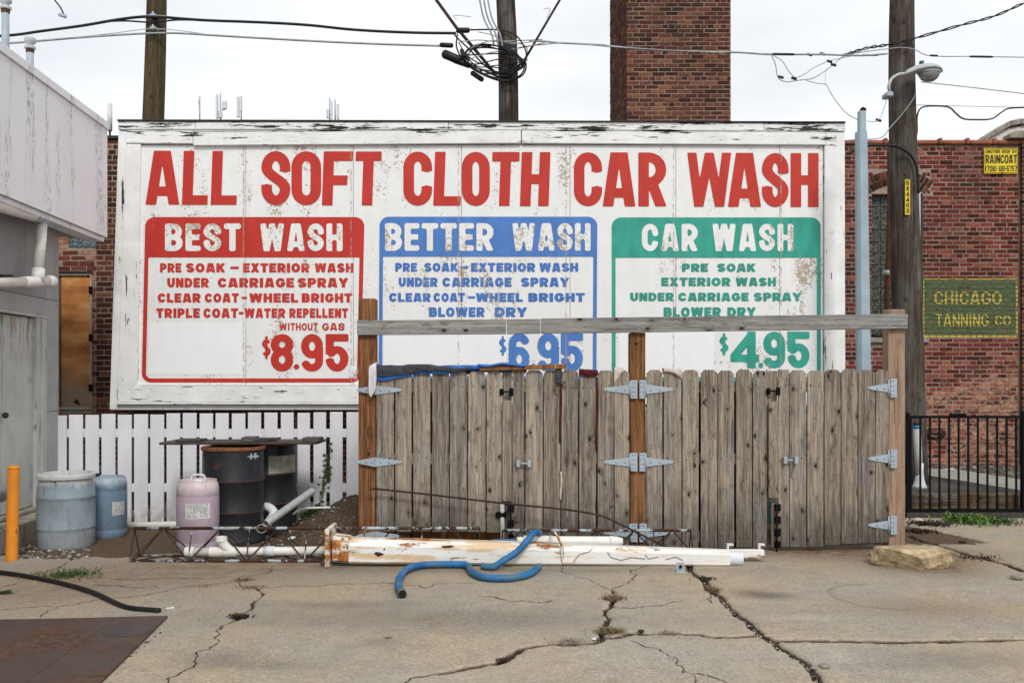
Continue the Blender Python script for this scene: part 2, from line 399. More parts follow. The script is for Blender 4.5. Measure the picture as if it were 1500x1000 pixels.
def steel_white():
    n = NT('steel_white', .4)
    cc = n.ramp(n.noise(5, 5, n.scale(n.pos(), (.4, 1, 2))), [(.3, (.70, .68, .62)), (.7, (.82, .81, .79))])
    x = n.sep(n.pos())[0]
    left = n.math('SUBTRACT', 1, n.step(x, X(560, 7.4), X(900, 7.4)))
    st = n.noise(5, 8, n.scale(n.pos(), (.35, 1, 3)), rough=.65)
    a = n.step(n.math('ADD', st, n.math('MULTIPLY', left, .05)), .53, .62)
    cc = n.mix(n.math('MULTIPLY', a, .75), cc, (.62, .40, .18))
    b = n.step(n.math('ADD', n.noise(4.2, 9, n.scale(n.pos(), (.45, 1, 2.5)), rough=.7), n.math('MULTIPLY', left, .03)), .59, .64)
    cc = n.mix(b, cc, n.ramp(n.noise(30, 5), [(.3, (.12, .045, .015)), (.7, (.42, .19, .06))]))
    g = n.math('MULTIPLY', n.step(n.noise(30, 7, rough=.8), .55, .66), .35); cc = n.mix(g, cc, (.25, .2, .15))
    n.put(n.b.inputs['Roughness'], n.mix(b, (.4,)*3, (.9,)*3)); n.bump(n.math('SUBTRACT', n.noise(20, 4), b), .25, .004)
    return n.col(cc)
M['steel_white'] = steel_white()
M['steel_rusty'] = metal_paint('steel_rusty', (.72, .68, .58), (.32, .12, .03), .46, .54, .5, 10, (.6, 1, 1))
M['hose_blue'] = plain('hose_blue', (.022, .14, .33), .55, var=.3, sc=5, dirt=(.12, .17, .13), dirt_amt=.9)
M['blue_pole'] = metal_paint('pole_paint', (.33, .42, .48), (.3, .27, .2), .70, .73, .5, 3, (2, 1, .35))
M['lamp_grey'] = plain('lamp_grey', (.46, .48, .48), .4, var=.08)
M['green_cap'] = plain('green_cap', (.01, .11, .09), .4)
M['yellow'] = metal_paint('yellow_enamel', (.72, .55, .03), (.30, .12, .03), .60, .68, .5, 4)
M['bollard'] = metal_paint('bollard_orange', (.74, .26, .025), (.25, .10, .03), .60, .68, .5, 14)
M['ink'] = plain('black_ink', (.015, .012, .01), .6)
M['terracotta'] = plain('terracotta', (.30, .10, .055), .7, var=.35, sc=9, dirt=(.10, .07, .06), dirt_amt=.5)
M['stone'] = plain('stone', (.30, .27, .22), .9, var=.35, sc=12, dirt=(.08, .07, .06))
M['stucco'] = plain('stucco', (.66, .64, .60), .9, var=.1, sc=9, dirt=(.35, .32, .27))
M['drum_black'] = metal_paint('drum_black', (.018, .019, .022), (.05, .025, .017), .56, .66, .38, 4, (1, 1, .8))
M['drum_rust'] = plain('drum_rust', (.17, .065, .03), .9, var=.5, sc=20)
def plastic(name, c, top, zt, dirtc=(.14, .13, .11), low=(.42, .42, .40)):
    n = NT(name, .42)
    cc = n.ramp(n.noise(5, 5), [(.3, tuple(x*.85 for x in c)), (.7, tuple(x*1.12 for x in c))])
    z = n.sep(n.pos())[2]
    zz = n.math('ADD', z, n.math('MULTIPLY', n.math('SUBTRACT', n.noise(9, 5), .5), .16))
    cc = n.mix(n.math('MULTIPLY', n.step(zz, zt-.13, zt-.03), .8), cc, top)
    cc = n.mix(n.math('MULTIPLY', n.math('SUBTRACT', 1, n.step(zz, .02, .22)), .45), cc, low)
    sm = n.step(n.noise(11, 9, n.scale(n.pos(), (1.5, 1.5, .7)), rough=.78), .50, .64)
    cc = n.mix(n.math('MULTIPLY', sm, .55), cc, dirtc)
    n.bump(n.noise(10, 3), .1, .01); return n.col(cc)
M['drum_blue1'] = plastic('drum_blue_worn', (.23, .285, .32), (.55, .56, .53), .66)
M['drum_blue2'] = plastic('drum_blue', (.155, .225, .305), (.38, .44, .50), .60, (.10, .12, .15), (.16, .22, .30))
M['drum_pink'] = plastic('drum_pink', (.40, .31, .37), (.60, .50, .48), .60, (.28, .20, .22), (.42, .36, .40))
M['paper_old'] = plain('paper_old', (.42, .40, .35), .8, var=.25, sc=15, dirt=(.14, .12, .10), dirt_amt=.6)
M['paper'] = plain('paper_label', (.62, .62, .60), .7, var=.15, sc=40)
def dirt_mat():
    n = NT('soil', .95, spec=.05)
    cc = n.ramp(n.noise(25, 8, rough=.75), [(.3, (.03, .022, .015)), (.5, (.085, .06, .04)), (.7, (.17, .13, .09))])
    n.bump(n.noise(40, 6), .8, .02); return n.col(cc)
M['soil'] = dirt_mat()
M['pebble'] = (lambda n: n.col(n.ramp(n.math('FRACT', n.math('ADD', n.rnd(), n.attr('rnd'))), [(0, (.05, .042, .035)), (.5, (.13, .115, .095)), (.85, (.26, .24, .21)), (1, (.45, .43, .40))])))(NT('pebble', .9))
M['weed_green'] = plain('weed_green', (.055, .085, .022), .7, var=.5, sc=30)
M['weed_dry'] = plain('weed_dry', (.22, .155, .085), .85, var=.5, sc=30)
M['leaf_bright'] = plain('leaf_bright', (.10, .17, .03), .6, var=.5, sc=30)
M['tarp'] = plain('tarp_blue', (.02, .14, .48), .5, var=.25, sc=12, dirt=(.02, .05, .15), dirt_amt=.4)
M['cloth_grey'] = plain('cloth_grey', (.055, .058, .066), .95, var=.4, sc=18)
M['cloth_white'] = plain('cloth_white', (.62, .60, .62), .95, var=.18, sc=18)
M['cloth_red'] = plain('cloth_maroon', (.075, .010, .013), .95, var=.35, sc=18)
M['cloth_cream'] = plain('cloth_cream', (.55, .46, .40), .95, var=.18, sc=18)
M['teal_bin'] = plain('teal_bin', (.01, .20, .24), .5, var=.3)
M['plastic_white'] = plain('plastic_white', (.62, .64, .66), .5, var=.1)
M['plate'] = metal_paint('rusted_plate', (.070, .048, .038), (.085, .042, .028), .45, .65, .55, 1.6, (1, 1, 1))
M['siding'] = metal_paint('grey_siding', (.34, .34, .34), (.25, .25, .25), .66, .72, .5, 3, (2, 2, .5))
M['siding_dark'] = metal_paint('grey_siding_dark', (.27, .27, .272), (.22, .22, .22), .66, .72, .5, 3, (2, 2, .5))
def fascia_mat():
    n = NT('fascia_white', .5)
    cc = n.ramp(n.noise(2.2, 4), [(.3, (.76, .758, .77)), (.7, (.82, .818, .83))])
    st = n.scale(n.pos(), (1, 1.6, .42))
    k1 = n.step(n.noise(2.4, 3, n.scale(n.pos(), (1, 1.9, .2))), .52, .63)
    k2 = n.step(n.noise(30, 8, st, rough=.78), .50, .58)
    cc = n.mix(n.math('MULTIPLY', n.math('MULTIPLY', k1, k2), .75), cc, (.16, .15, .13))
    n.bump(n.noise(6, 3), .08, .01); return n.col(cc)
M['fascia'] = fascia_mat()
def door_mat():
    n = NT('old_door', .55)
    cc = n.ramp(n.noise(4, 5, n.scale(n.pos(), (1, 1, .6))), [(.3, (.38, .40, .37)), (.7, (.52, .53, .49))])
    z = n.sep(n.pos())[2]
    k = n.math('MULTIPLY', n.step(n.noise(9, 7, n.scale(n.pos(), (1.6, 1.6, .35)), rough=.65), .44, .62), n.step(z, 1.55, 2.1))
    cc = n.mix(n.math('MULTIPLY', k, .85), cc, (.17, .075, .03))
    k = n.step(n.noise(16, 7, n.scale(n.pos(), (1.6, 1.6, .5)), rough=.7), .63, .70)
    cc = n.mix(n.math('MULTIPLY', k, .5), cc, (.15, .09, .05))
    b = n.step(n.noise(1.7, 3), .57, .63); cc = n.mix(n.math('MULTIPLY', b, .6), cc, (.20, .22, .26))
    return n.col(cc)
M['old_door'] = door_mat()
M['old_frame'] = metal_paint('door_frame_paint', (.44, .45, .42), (.13, .065, .035), .56, .66, .5, 7, (1, 1, .4))
def shutter_mat():
    n = NT('rusty_shutter', .7)
    z = n.sep(n.pos())[2]
    a = n.noise(3.5, 6, n.scale(n.pos(), (.7, 1, 1.6)), rough=.6)
    cc = n.ramp(a, [(.3, (.30, .10, .035)), (.5, (.58, .24, .07)), (.7, (.70, .40, .17))])
    x = n.sep(n.pos())[0]
    lo = n.math('SUBTRACT', 1, n.step(n.math('ADD', z, n.math('MULTIPLY', n.noise(5, 4), .6)), 1.55, 2.0))
    cc = n.mix(n.math('MULTIPLY', lo, .7), cc, (.26, .25, .21))
    cc = n.mix(n.step(n.noise(4, 3), .66, .68), cc, (.03, .015, .012))
    return n.col(cc)
M['shutter'] = shutter_mat()
def glassblock():
    n = NT('glass_block', .12, spec=.6)
    cc = n.ramp(n.noise(22, 3, dist=2), [(.35, (.03, .045, .05)), (.6, (.16, .22, .25)), (.75, (.35, .45, .5))])
    n.bump(n.noise(20, 2, dist=2), .8, .02); return n.col(cc)
M['glass_block'] = glassblock()
def darkglass():
    n = NT('wired_glass', .18, spec=.5)
    cc = n.ramp(n.noise(26, 4, dist=1.5), [(.4, (.012, .013, .012)), (.65, (.07, .075, .07)), (.8, (.20, .21, .20))])
    n.bump(n.noise(26, 3, dist=1.5), .7, .02); return n.col(cc)
M['dark_glass'] = darkglass()
n_ = NT('lamp_glass', .08, spec=.6); n_.b.inputs['Transmission Weight'].default_value = .85; n_.b.inputs['IOR'].default_value = 1.3
M['lamp_glass'] = n_.col((.85, .85, .82))
def rock_mat():
    n = NT('limestone', .9, spec=.1)
    cc = n.ramp(n.noise(12, 8, rough=.7), [(.3, (.20, .14, .08)), (.5, (.42, .32, .19)), (.7, (.60, .50, .35))])
    k = n.step(n.noise(5, 8, rough=.75), .56, .66); cc = n.mix(n.math('MULTIPLY', k, .3), cc, (.10, .08, .06))
    n.bump(n.noise(30, 7), .45, .01); return n.col(cc)
M['rock'] = rock_mat()

# ------------------------------------------------------------------ lettering: stroke glyphs turned into flat meshes
def earc(cx, cz, rx, rz, a0, a1, n=10):
    return [(cx + rx*math.cos(R(a0+(a1-a0)*i/n)), cz + rz*math.sin(R(a0+(a1-a0)*i/n))) for i in range(n+1)]
def bez(p0, p1, p2, p3, n=12):
    o = []
    for i in range(n+1):
        t = i/n; u = 1-t
        o.append(tuple(u**3*a + 3*u*u*t*b + 3*u*t*t*c + t**3*d for a, b, c, d in zip(p0, p1, p2, p3)))
    return o
def glyph(ch, w, h, tx, ty, k=.30):
    L, Rr, B, T = tx/2, w-tx/2, ty/2, h-ty/2; c = w/2; e = h*.3; m = h/2
    rx = (Rr-L)/2; rz = min(k*h, (T-B)/2)
    def loop(z0, z1, q=None):
        q = min(q or rz, (z1-z0)/2)
        return earc(c, z1-q, rx, q, 0, 180) + earc(c, z0+q, rx, q, 180, 360) + [(Rr, z1-q)]
    def bowl(z0, z1, xr=None):
        xr = xr or Rr; q = (z1-z0)/2; bx = max(xr - q*1.0, L+.3*(xr-L)); r_ = xr-bx
        return [(L, z1), (bx, z1)] + earc(bx, (z0+z1)/2, r_, q, 90, -90) + [(L, z0)]
    thick = ty/h > .24
    def cterm(zt):
        if T-rz < zt: return None
        return 1
    a_t = math.degrees(math.asin(max(-1, min(1, (.675*h-(T-rz))/rz)))) if T-rz < .64*h else None
    def scurve(z0, z1):
        q = (z1-z0)*.26
        if thick or ch == '$':
            q = (z1-z0)*.25; a1 = 28
            return earc(c, z1-q, rx, q, a1, 180) + bez((L, z1-q), (L, (z0+z1)/2+q*.1), (Rr, (z0+z1)/2-q*.1), (Rr, z0+q))[1:] + earc(c, z0+q, rx, q, 0, -180+a1)[1:]
        return [(Rr, z1-q*1.35), (Rr, z1-q)] + earc(c, z1-q, rx, q, 0, 180) + bez((L, z1-q), (L, (z0+z1)/2+q*.2), (Rr, (z0+z1)/2-q*.2), (Rr, z0+q))[1:] + earc(c, z0+q, rx, q, 0, -180) + [(L, z0+q*1.35)]
    V = lambda x: [(x, -e), (x, h+e)]
    Hb = lambda z, x0=-e, x1=None: [(x0, z), (w+e if x1 is None else x1, z)]
    if ch == 'A':
        dx = (c - .3*tx - .52*tx)
        sl = dx/h
        return [[(.52*tx-e*sl, -e), (c-.3*tx+e*sl, h+e)], [(w-.52*tx+e*sl, -e), (c+.3*tx-e*sl, h+e)], [(.25*w, .25*h), (.75*w, .25*h)]]
    if ch == 'B': return [V(L), bowl(m, T, Rr-.04*w), bowl(B, m)]
    if ch == 'C' and a_t is not None: return [earc(c, T-rz, rx, rz, a_t, 180) + earc(c, B+rz, rx, rz, 180, 360-a_t)]
    if ch == 'G' and a_t is not None: return [earc(c, T-rz, rx, rz, a_t, 180) + earc(c, B+rz, rx, rz, 180, 350) + [(Rr, .42*h)], [(c*1.05, .42*h), (w, .42*h)]]
    if ch == 'C': return [[(Rr, .64*h), (Rr, T-rz)] + earc(c, T-rz, rx, rz, 0, 180) + earc(c, B+rz, rx, rz, 180, 360) + [(Rr, .36*h)]]
    if ch == 'D': 
        q = min(rx*1.3, (T-B)/2)
        return [V(L), [(L, T), (Rr-q, T)] + earc(Rr-q, T-q, q, q, 90, 0) + earc(Rr-q, B+q, q, q, 0, -90) + [(L, B)]]
    if ch == 'E': return [V(L), Hb(T, L), Hb(m, L, w*.92), Hb(B, L)]
    if ch == 'F': return [V(L), Hb(T, L), Hb(m*.93, L, w*.84)]
    if ch == 'G': return [[(Rr, .68*h), (Rr, T-rz)] + earc(c, T-rz, rx, rz, 0, 180) + earc(c, B+rz, rx, rz, 180, 360) + [(Rr, .45*h)], [(c, .45*h-0*ty), (w, .45*h)]]
    if ch == 'H': return [V(L), V(Rr), Hb(m, L, Rr)]
    if ch == 'I' or ch == '1': return [V(c)]
    if ch == 'J': return [[(Rr, h+e), (Rr, B+rz)] + earc(c, B+rz, rx, rz, 0, -180)]
    if ch == 'K': return [V(L), [(L, .38*h), (w-.3*tx, h+.0*e), (w+.1*tx, h+e)], [(L+.35*(w-L), .55*h), (w-.4*tx, 0), (w, -e)]]
    if ch == 'L': return [V(L), Hb(B, L)]
    if ch == 'M': return [V(L), V(Rr), [(L, h), (c, .15*h), (Rr, h)]]
    if ch == 'N': return [V(L), V(Rr), [(L, h), (Rr, 0)]]
    if ch in 'O0': return [loop(B, T)]
    if ch == 'P': return [V(L), bowl(.44*h, T)]
    if ch == 'R': return [V(L), bowl(.45*h, T), [(L+.35*(w-L), .46*h), (w-.5*tx, 0), (w-.3*tx, -e)]]
    if ch == 'S': return [scurve(B, T)]
    if ch == 'T': return [V(c), Hb(T)]
    if ch == 'U': return [[(L, h+e), (L, B+rz)] + earc(c, B+rz, rx, rz, 180, 360) + [(Rr, h+e)]]
    if ch == 'V': return [[(.45*tx, h), (c, 0), (w-.45*tx, h)]]
    if ch == 'W':
        a = .27*w; q = .5*tx
        return [[(q-.1*w*.3, h+e), (a, 0), (c, h*.98), (w-a, 0), (w-q+.1*w*.3, h+e)]]
    if ch == 'X': return [[(.3*tx, -e*.2), (w-.5*tx, h), (w-.2*tx, h+e)], [(.5*tx, h), (w-.5*tx, 0), (w-.2*tx, -e)], [(.2*tx, -e), (.5*tx, 0)], [(.2*tx, h+e), (.5*tx, h)]]
    if ch == 'Y': return [[(c, -e), (c, .42*h)], [(.4*tx, h), (c, .4*h), (w-.4*tx, h)]]
    if ch == '3': return [[(L, .72*h)] + earc(c, .745*h, rx, T-.745*h, 180, -90) , earc(c, .28*h, rx, .28*h-B, 90, -180) + [(L, .30*h)], [(c*.8, .52*h), (c*1.1, .52*h)]]
    if ch == '4': return [[(Rr-.12*w, -e), (Rr-.12*w, h+e)], [(Rr-.12*w, h-.1*h), (L*.7, .30*h)], Hb(.27*h)]
    if ch == '5':
        return [Hb(T, L), [(L, h), (L, .46*h)], [(L, .50*h)] + earc(c, .34*h, rx, .24*h, 140, -0, 8) + earc(c, B+.24*h, rx, .24*h, 0, -180, 10)]
    if ch == '7': return [Hb(T), [(Rr, T), (.38*w, 0), (.3*w, -e)]]
    if ch == '8': return [loop(.53*h, T, .23*h), loop(B, .53*h, .23*h)]
    if ch == '9': return [loop(.45*h, T, .23*h), [(Rr, T-.23*h), (Rr, B+.18*h)] + earc(c, B+.18*h, rx, .18*h, 0, -168)]
    if ch == '6': return [loop(B, .55*h, .23*h), [(L, B+.23*h), (L, T-.18*h)] + earc(c, T-.18*h, rx, .18*h, 180, 12)]
    if ch == '$': return [scurve(B+.14*h, T-.14*h), V(c)]
    if ch == '-': return [[(0, m), (w, m)]]
    if ch == '.': return [[(c, 0), (c, ty)]]
    if ch == '(': return [earc(w*1.1, m, w*.8, h*.62, 120, 240)]
    if ch == ')': return [earc(-w*.1, m, w*.8, h*.62, 60, -60)]
    return []
def glyph_sdf(lines, w, h, tx, ty):
    hx, hy = tx/2, ty/2
    def fn(x, z):
        best = np.full(x.shape, 9.0)
        X_, Z_ = x/hx, z/hy
        for ln in lines:
            pts = [(a/hx, b/hy) for a, b in ln]
            for i in range(len(pts)-1):
                (ax, az_), (bx, bz) = pts[i], pts[i+1]; dx, dz = bx-ax, bz-az_; Ln = math.hypot(dx, dz)
                if Ln < 1e-6: continue
                ux, uz = dx/Ln, dz/Ln; t = (X_-ax)*ux + (Z_-az_)*uz; p = np.abs(-(X_-ax)*uz + (Z_-az_)*ux)
                best = np.minimum(best, np.maximum(np.maximum(p-1, -t), t-Ln))
                if i > 0: best = np.minimum(best, np.hypot(X_-ax, Z_-az_) - 1)
        box = np.maximum(np.maximum(-x, x-w)/hx, np.maximum(-z, z-h)/hy)
        return np.maximum(best, box)
    return fn
def march(fn, x0, x1, z0, z1, st, place, mb):
    nx = max(3, int(math.ceil((x1-x0)/st))+3); nz = max(3, int(math.ceil((z1-z0)/st))+3)
    xs = np.linspace(x0-st, x1+st, nx); zs = np.linspace(z0-st, z1+st, nz)
    gx, gz = np.meshgrid(xs, zs); v = fn(gx, gz) ; v = np.where(np.abs(v) < 1e-5, 1e-5, v)
    ins = v < 0; verts = []; faces = []
    full = ins[:-1, :-1] & ins[1:, :-1] & ins[:-1, 1:] & ins[1:, 1:]; anyc = ins[:-1, :-1] | ins[1:, :-1] | ins[:-1, 1:] | ins[1:, 1:]
    for j in range(nz-1):
        i = 0
        while i < nx-1:
            if full[j, i]:
                k = i
                while k < nx-1 and full[j, k]: k += 1
                b = len(verts); verts += [(xs[i], zs[j]), (xs[k], zs[j]), (xs[k], zs[j+1]), (xs[i], zs[j+1])]
                faces.append((b, b+1, b+2, b+3)); i = k; continue
            if anyc[j, i]:
                cs = [(i, j), (i+1, j), (i+1, j+1), (i, j+1)]; pl = []
                for q in range(4):
                    (a, b_), (c_, d_) = cs[q], cs[(q+1) % 4]; va, vb = v[b_, a], v[d_, c_]
                    if va < 0: pl.append((xs[a], zs[b_]))
                    if (va < 0) != (vb < 0):
                        t = va/(va-vb); pl.append((xs[a]+t*(xs[c_]-xs[a]), zs[b_]+t*(zs[d_]-zs[b_])))
                if len(pl) >= 3:
                    b = len(verts); verts += pl; faces.append(tuple(range(b, b+len(pl))))
            i += 1
    mb.add([place(a, b) for a, b in verts], faces)
WR = {'W': 1.5, 'M': 1.35, 'I': .42, '1': .5, 'A': 1.12, 'L': .84, 'E': .86, 'F': .84, 'T': .95, '.': .32, '-': .6, 'O': 1.08, 'G': 1.06, 'C': 1.02, '(': .45, ')': .45, 'J': .85, 'Y': 1.05, 'D': 1.02, 'P': .95}
def word(mb, txt, x0, x1, z0, z1, y, stem=.30, bar=None, gap=.13, k=.30, tilt=0, cutter=None, st=None):
    """set a word between x0..x1, z0..z1 on the plane y; stem = stem thickness as a share of the letter width"""
    h = z1-z0; un = sum(WR.get(c, 1) for c in txt) + gap*(len(txt)-1); u = (x1-x0)/un; x = x0
    tx = stem*u; ty = bar*h if bar else tx*.8
    for c in txt:
        w = WR.get(c, 1)*u; t = min(tx, w*.98)
        if c == 'I' or c == '1': t = min(tx*1.05, w)
        fn = glyph_sdf(glyph(c, w, h, t, ty, k), w, h, t, ty)
        if cutter: f0 = fn; fn = (lambda a, b, f0=f0, ox=x: np.maximum(f0(a, b), cutter(a+ox, b+z0)))
        march(fn, 0, w, 0, h, st or min(t*.25, h/20), lambda a, b, ox=x: (ox+a, y, z0+b + tilt*(ox+a-x0)), mb)
        x += w + gap*u

# ------------------------------------------------------------------ GROUND
big = MB(); big.add([(-400, -60, -.06), (400, -60, -.06), (400, 700, -.06), (-400, 700, -.06)], [(0, 1, 2, 3)])
def outer_mat():
    n = NT('outer_ground', .95, spec=.05)
    return n.col(n.ramp(n.noise(2, 8, rough=.7), [(.3, (.13, .11, .085)), (.7, (.24, .21, .165))]))
ground = obj('ground', big, outer_mat(), kind='structure')
ground.location = (0, 0, -.06); ORG[ground] = Vector((0, 0, -.06))
for v in ground.data.vertices: v.co = Vector((v.co.x, v.co.y + 320 - 0, 0))
def zfun(x, y): return .003*np.sin(x*1.7+y*.9) + .002*np.sin(x*4.1-y*2.3)
GX_0, GX_1, GY_0, GY_1 = -7.2, 9.0, 3.4, 9.98; ST = .0165
xs = np.arange(GX_0, GX_1, ST); ys = np.arange(GY_0, GY_1, ST); nx, ny = len(xs), len(ys)
gx, gy = np.meshgrid(xs, ys)
crack = np.full(gx.shape, 9.0)           # distance to a crack divided by its half width
def wander(pts, amp, lev=3):
    pts = [np.array(p[:2], float) for p in pts]
    for l in range(lev):
        out = [pts[0]]
        for a, b in zip(pts[:-1], pts[1:]):
            L0 = np.linalg.norm(b-a)
            if L0 > .03:
                nn = np.array([-(b-a)[1], (b-a)[0]])/L0
                out.append((a+b)/2 + nn*rng.normal()*amp*L0)
            out.append(b)
        pts = out
    return pts
def groove(pxs, w, amp=.08):
    pts = wander([G(*p) for p in pxs], amp)
    for a, b in zip(pts[:-1], pts[1:]):
        m = w*3
        i0, i1 = np.searchsorted(xs, [min(a[0], b[0])-m, max(a[0], b[0])+m]); j0, j1 = np.searchsorted(ys, [min(a[1], b[1])-m, max(a[1], b[1])+m])
        if i1 <= i0 or j1 <= j0: continue
        X_, Y_ = gx[j0:j1, i0:i1], gy[j0:j1, i0:i1]; d = b-a; L2 = d@d
        t = np.clip(((X_-a[0])*d[0] + (Y_-a[1])*d[1])/max(L2, 1e-9), 0, 1)
        wl = w*(.75+.5*rng.random())
        crack[j0:j1, i0:i1] = np.minimum(crack[j0:j1, i0:i1], np.hypot(X_-a[0]-t*d[0], Y_-a[1]-t*d[1])/wl)
    return pts
J1 = [(955, 790), (1010, 835), (1035, 862), (1065, 885), (1100, 915), (1125, 935), (1160, 958), (1185, 975), (1205, 1000), (1270, 1080)]
J2 = [(1128, 938), (1300, 940), (1500, 935), (1760, 930)]
J3 = [(1331, 784), (1415, 811), (1475, 826), (1500, 836), (1700, 885)]
j1 = groove(J1, .022, .05); j2 = groove(J2, .027, .008); j3 = groove(J3, .028, .05)
groove([(645, 985), (673, 980), (727, 970), (747, 962), (767, 948), (800, 943), (870, 940), (883, 932), (900, 933), (922, 927), (957, 927), (1000, 927), (1050, 932), (1110, 930)], .021)
groove([(883, 932), (890, 910), (885, 893), (900, 873), (895, 863)], .014)
groove([(313, 923), (347, 907), (370, 885), (385, 868), (377, 860)], .010)
groove([(83, 832), (107, 815)], .012)
# tint maps
def blob(px, py, rx, ry, pw=2):
    c = G(px, py); a = G(px+rx, py); b = G(px, py-ry); b2 = G(px, py+ry)
    sx = abs(a[0]-c[0]); sy = abs(b[1]-b2[1])/2
    return np.exp(-(((gx-c[0])/sx)**2 + ((gy-c[1])/sy)**2)**(pw/2))
soil = 1/(1+np.exp(-(gy-7.82+.10*np.sin(gx*3)+.05*np.sin(gx*11))/.05)) /(1+np.exp((gx-X(500, 8))/.15))
soil = np.maximum(soil, 1/(1+np.exp(-(gy-8.35)/.1)) /(1+np.exp((gx-4.2+.4*(gy-9))/.12)))
stain = np.clip(1.0*blob(1330, 812, 120, 16) + .8*blob(1160, 806, 90, 9) + .7*blob(1370, 832, 70, 12) + .7*blob(1100, 868, 30, 6) + .5*blob(600, 828, 300, 7) + .6*blob(260, 838, 260, 26) + .45*blob(1360, 890, 120, 16) + .4*blob(60, 870, 120, 24), 0, 1)
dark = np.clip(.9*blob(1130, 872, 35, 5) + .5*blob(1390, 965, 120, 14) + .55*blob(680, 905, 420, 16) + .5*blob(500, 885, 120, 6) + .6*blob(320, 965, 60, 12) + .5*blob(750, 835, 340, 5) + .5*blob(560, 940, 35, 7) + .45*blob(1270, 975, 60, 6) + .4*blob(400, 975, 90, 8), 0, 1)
light = np.clip(.9*blob(1190, 905, 90, 5) + .8*blob(640, 993, 80, 8) + .5*blob(960, 900, 130, 22) + .8*blob(1230, 965, 40, 16) + .45*blob(1000, 960, 300, 30), 0, 1)
# faint tyre-like ring
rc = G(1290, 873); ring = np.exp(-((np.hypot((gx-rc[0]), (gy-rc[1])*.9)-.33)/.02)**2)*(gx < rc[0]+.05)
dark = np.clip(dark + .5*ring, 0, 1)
gz = zfun(gx, gy) - .038*np.clip(1.35-crack, 0, 1) + .0012*rng.normal(size=gx.shape)*0
j1a = np.array(sorted([(p[1], p[0]) for p in j1])); xJ1 = np.interp(gy, j1a[:, 0], j1a[:, 1])
j2a = np.array(sorted([(p[0], p[1]) for p in j2])); yJ2 = np.interp(gx, j2a[:, 0], j2a[:, 1])
j3a = np.array(sorted([(p[0], p[1]) for p in j3])); yJ3 = np.interp(gx, j3a[:, 0], j3a[:, 1])
cls = np.where(gx < xJ1, 0, np.where(gy < yJ2, 1, np.where((gy > yJ3) & (gx > j3a[0, 0]), 3, 2)))
def concrete_mat():
    n = NT('concrete', .92, spec=.15)
    a = n.noise(1.1, 4); b = n.noise(7, 7, rough=.7); c = n.noise(120, 3, rough=.8)
    base = n.mix(n.step(a, .38, .62), (.37, .305, .22), (.325, .292, .235))
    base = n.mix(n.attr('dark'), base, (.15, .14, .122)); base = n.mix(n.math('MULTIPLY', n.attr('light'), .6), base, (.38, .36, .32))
    base = n.mix(n.math('MULTIPLY', n.attr('stain'), n.step(b, .25, .6)), base, (.135, .075, .042))
    base = n.mix(.85, base, n.ramp(b, [(.25, (.75, .73, .70)), (.5, (1, 1, 1)), (.75, (1.16, 1.15, 1.12))]), 'MULTIPLY')
    mid = n.noise(42, 6, rough=.8)
    base = n.mix(.8, base, n.ramp(mid, [(.32, (.60, .58, .55)), (.5, (1, 1, 1)), (.68, (1.3, 1.28, 1.25))]), 'MULTIPLY')
    base = n.mix(.7, base, n.ramp(c, [(.3, (.45, .43, .42)), (.5, (1, 1, 1)), (.72, (1.5, 1.5, 1.5))]), 'MULTIPLY')
    sp = n.voro(55); spk = n.math('SUBTRACT', 1, n.step(sp, .10, .16)); sel = n.step(n.noise(23, 4), .56, .62)
    base = n.mix(n.math('MULTIPLY', n.math('MULTIPLY', spk, sel), .75), base, (.06, .052, .045))
    pits = n.step(n.noise(34, 7, n.scale(n.pos(), (1, 1, 1)), rough=.75), .655, .69)
    base = n.mix(n.math('MULTIPLY', pits, .55), base, (.11, .085, .06))
    soilc = n.ramp(n.noise(30, 8, rough=.75), [(.3, (.05, .033, .022)), (.5, (.10, .066, .043)), (.72, (.19, .135, .09))])
    sf = n.step(n.math('ADD', n.attr('soil'), n.math('MULTIPLY', n.math('SUBTRACT', n.noise(14, 6), .5), .7)), .42, .58)
    base = n.mix(sf, base, soilc)
    cr = n.step(n.attr('crack'), .25, .75)
    base = n.mix(cr, base, n.ramp(n.noise(60, 6, rough=.8), [(.35, (.018, .012, .009)), (.6, (.075, .045, .028)), (.75, (.22, .16, .10))]))
    n.bump(n.math('ADD', n.math('MULTIPLY', c, .5), b), .35, .006)
    return n.col(base)
M['concrete'] = concrete_mat()
cf = cls[:-1, :-1]
idx = np.arange(nx*ny).reshape(ny, nx)
for ci in range(4):
    jj, ii = np.nonzero(cf == ci)
    q = np.stack([idx[jj, ii], idx[jj, ii+1], idx[jj+1, ii+1], idx[jj+1, ii]], 1)
    used, inv = np.unique(q.ravel(), return_inverse=True)
    me = bpy.data.meshes.new('concrete_slab'); me.vertices.add(len(used)); me.loops.add(len(inv)); me.polygons.add(len(q))
    co = np.stack([gx.ravel()[used], gy.ravel()[used], gz.ravel()[used]+.06], 1).astype(np.float32)
    me.vertices.foreach_set('co', co.ravel()); me.loops.foreach_set('vertex_index', inv.astype(np.int32))
    me.polygons.foreach_set('loop_start', np.arange(0, len(inv), 4, dtype=np.int32))
    me.polygons.foreach_set('use_smooth', np.ones(len(q), bool)); me.update(calc_edges=True)
    for nm, arr in (('crack', np.clip(1.6-crack, 0, 1)), ('soil', soil), ('stain', stain), ('dark', dark), ('light', light)):
        at = me.attributes.new(nm, 'FLOAT', 'POINT'); at.data.foreach_set('value', arr.ravel()[used].astype(np.float32))
    me.materials.append(M['concrete'])
    o = bpy.data.objects.new('concrete_slab', me); COL.objects.link(o); o.parent = ground
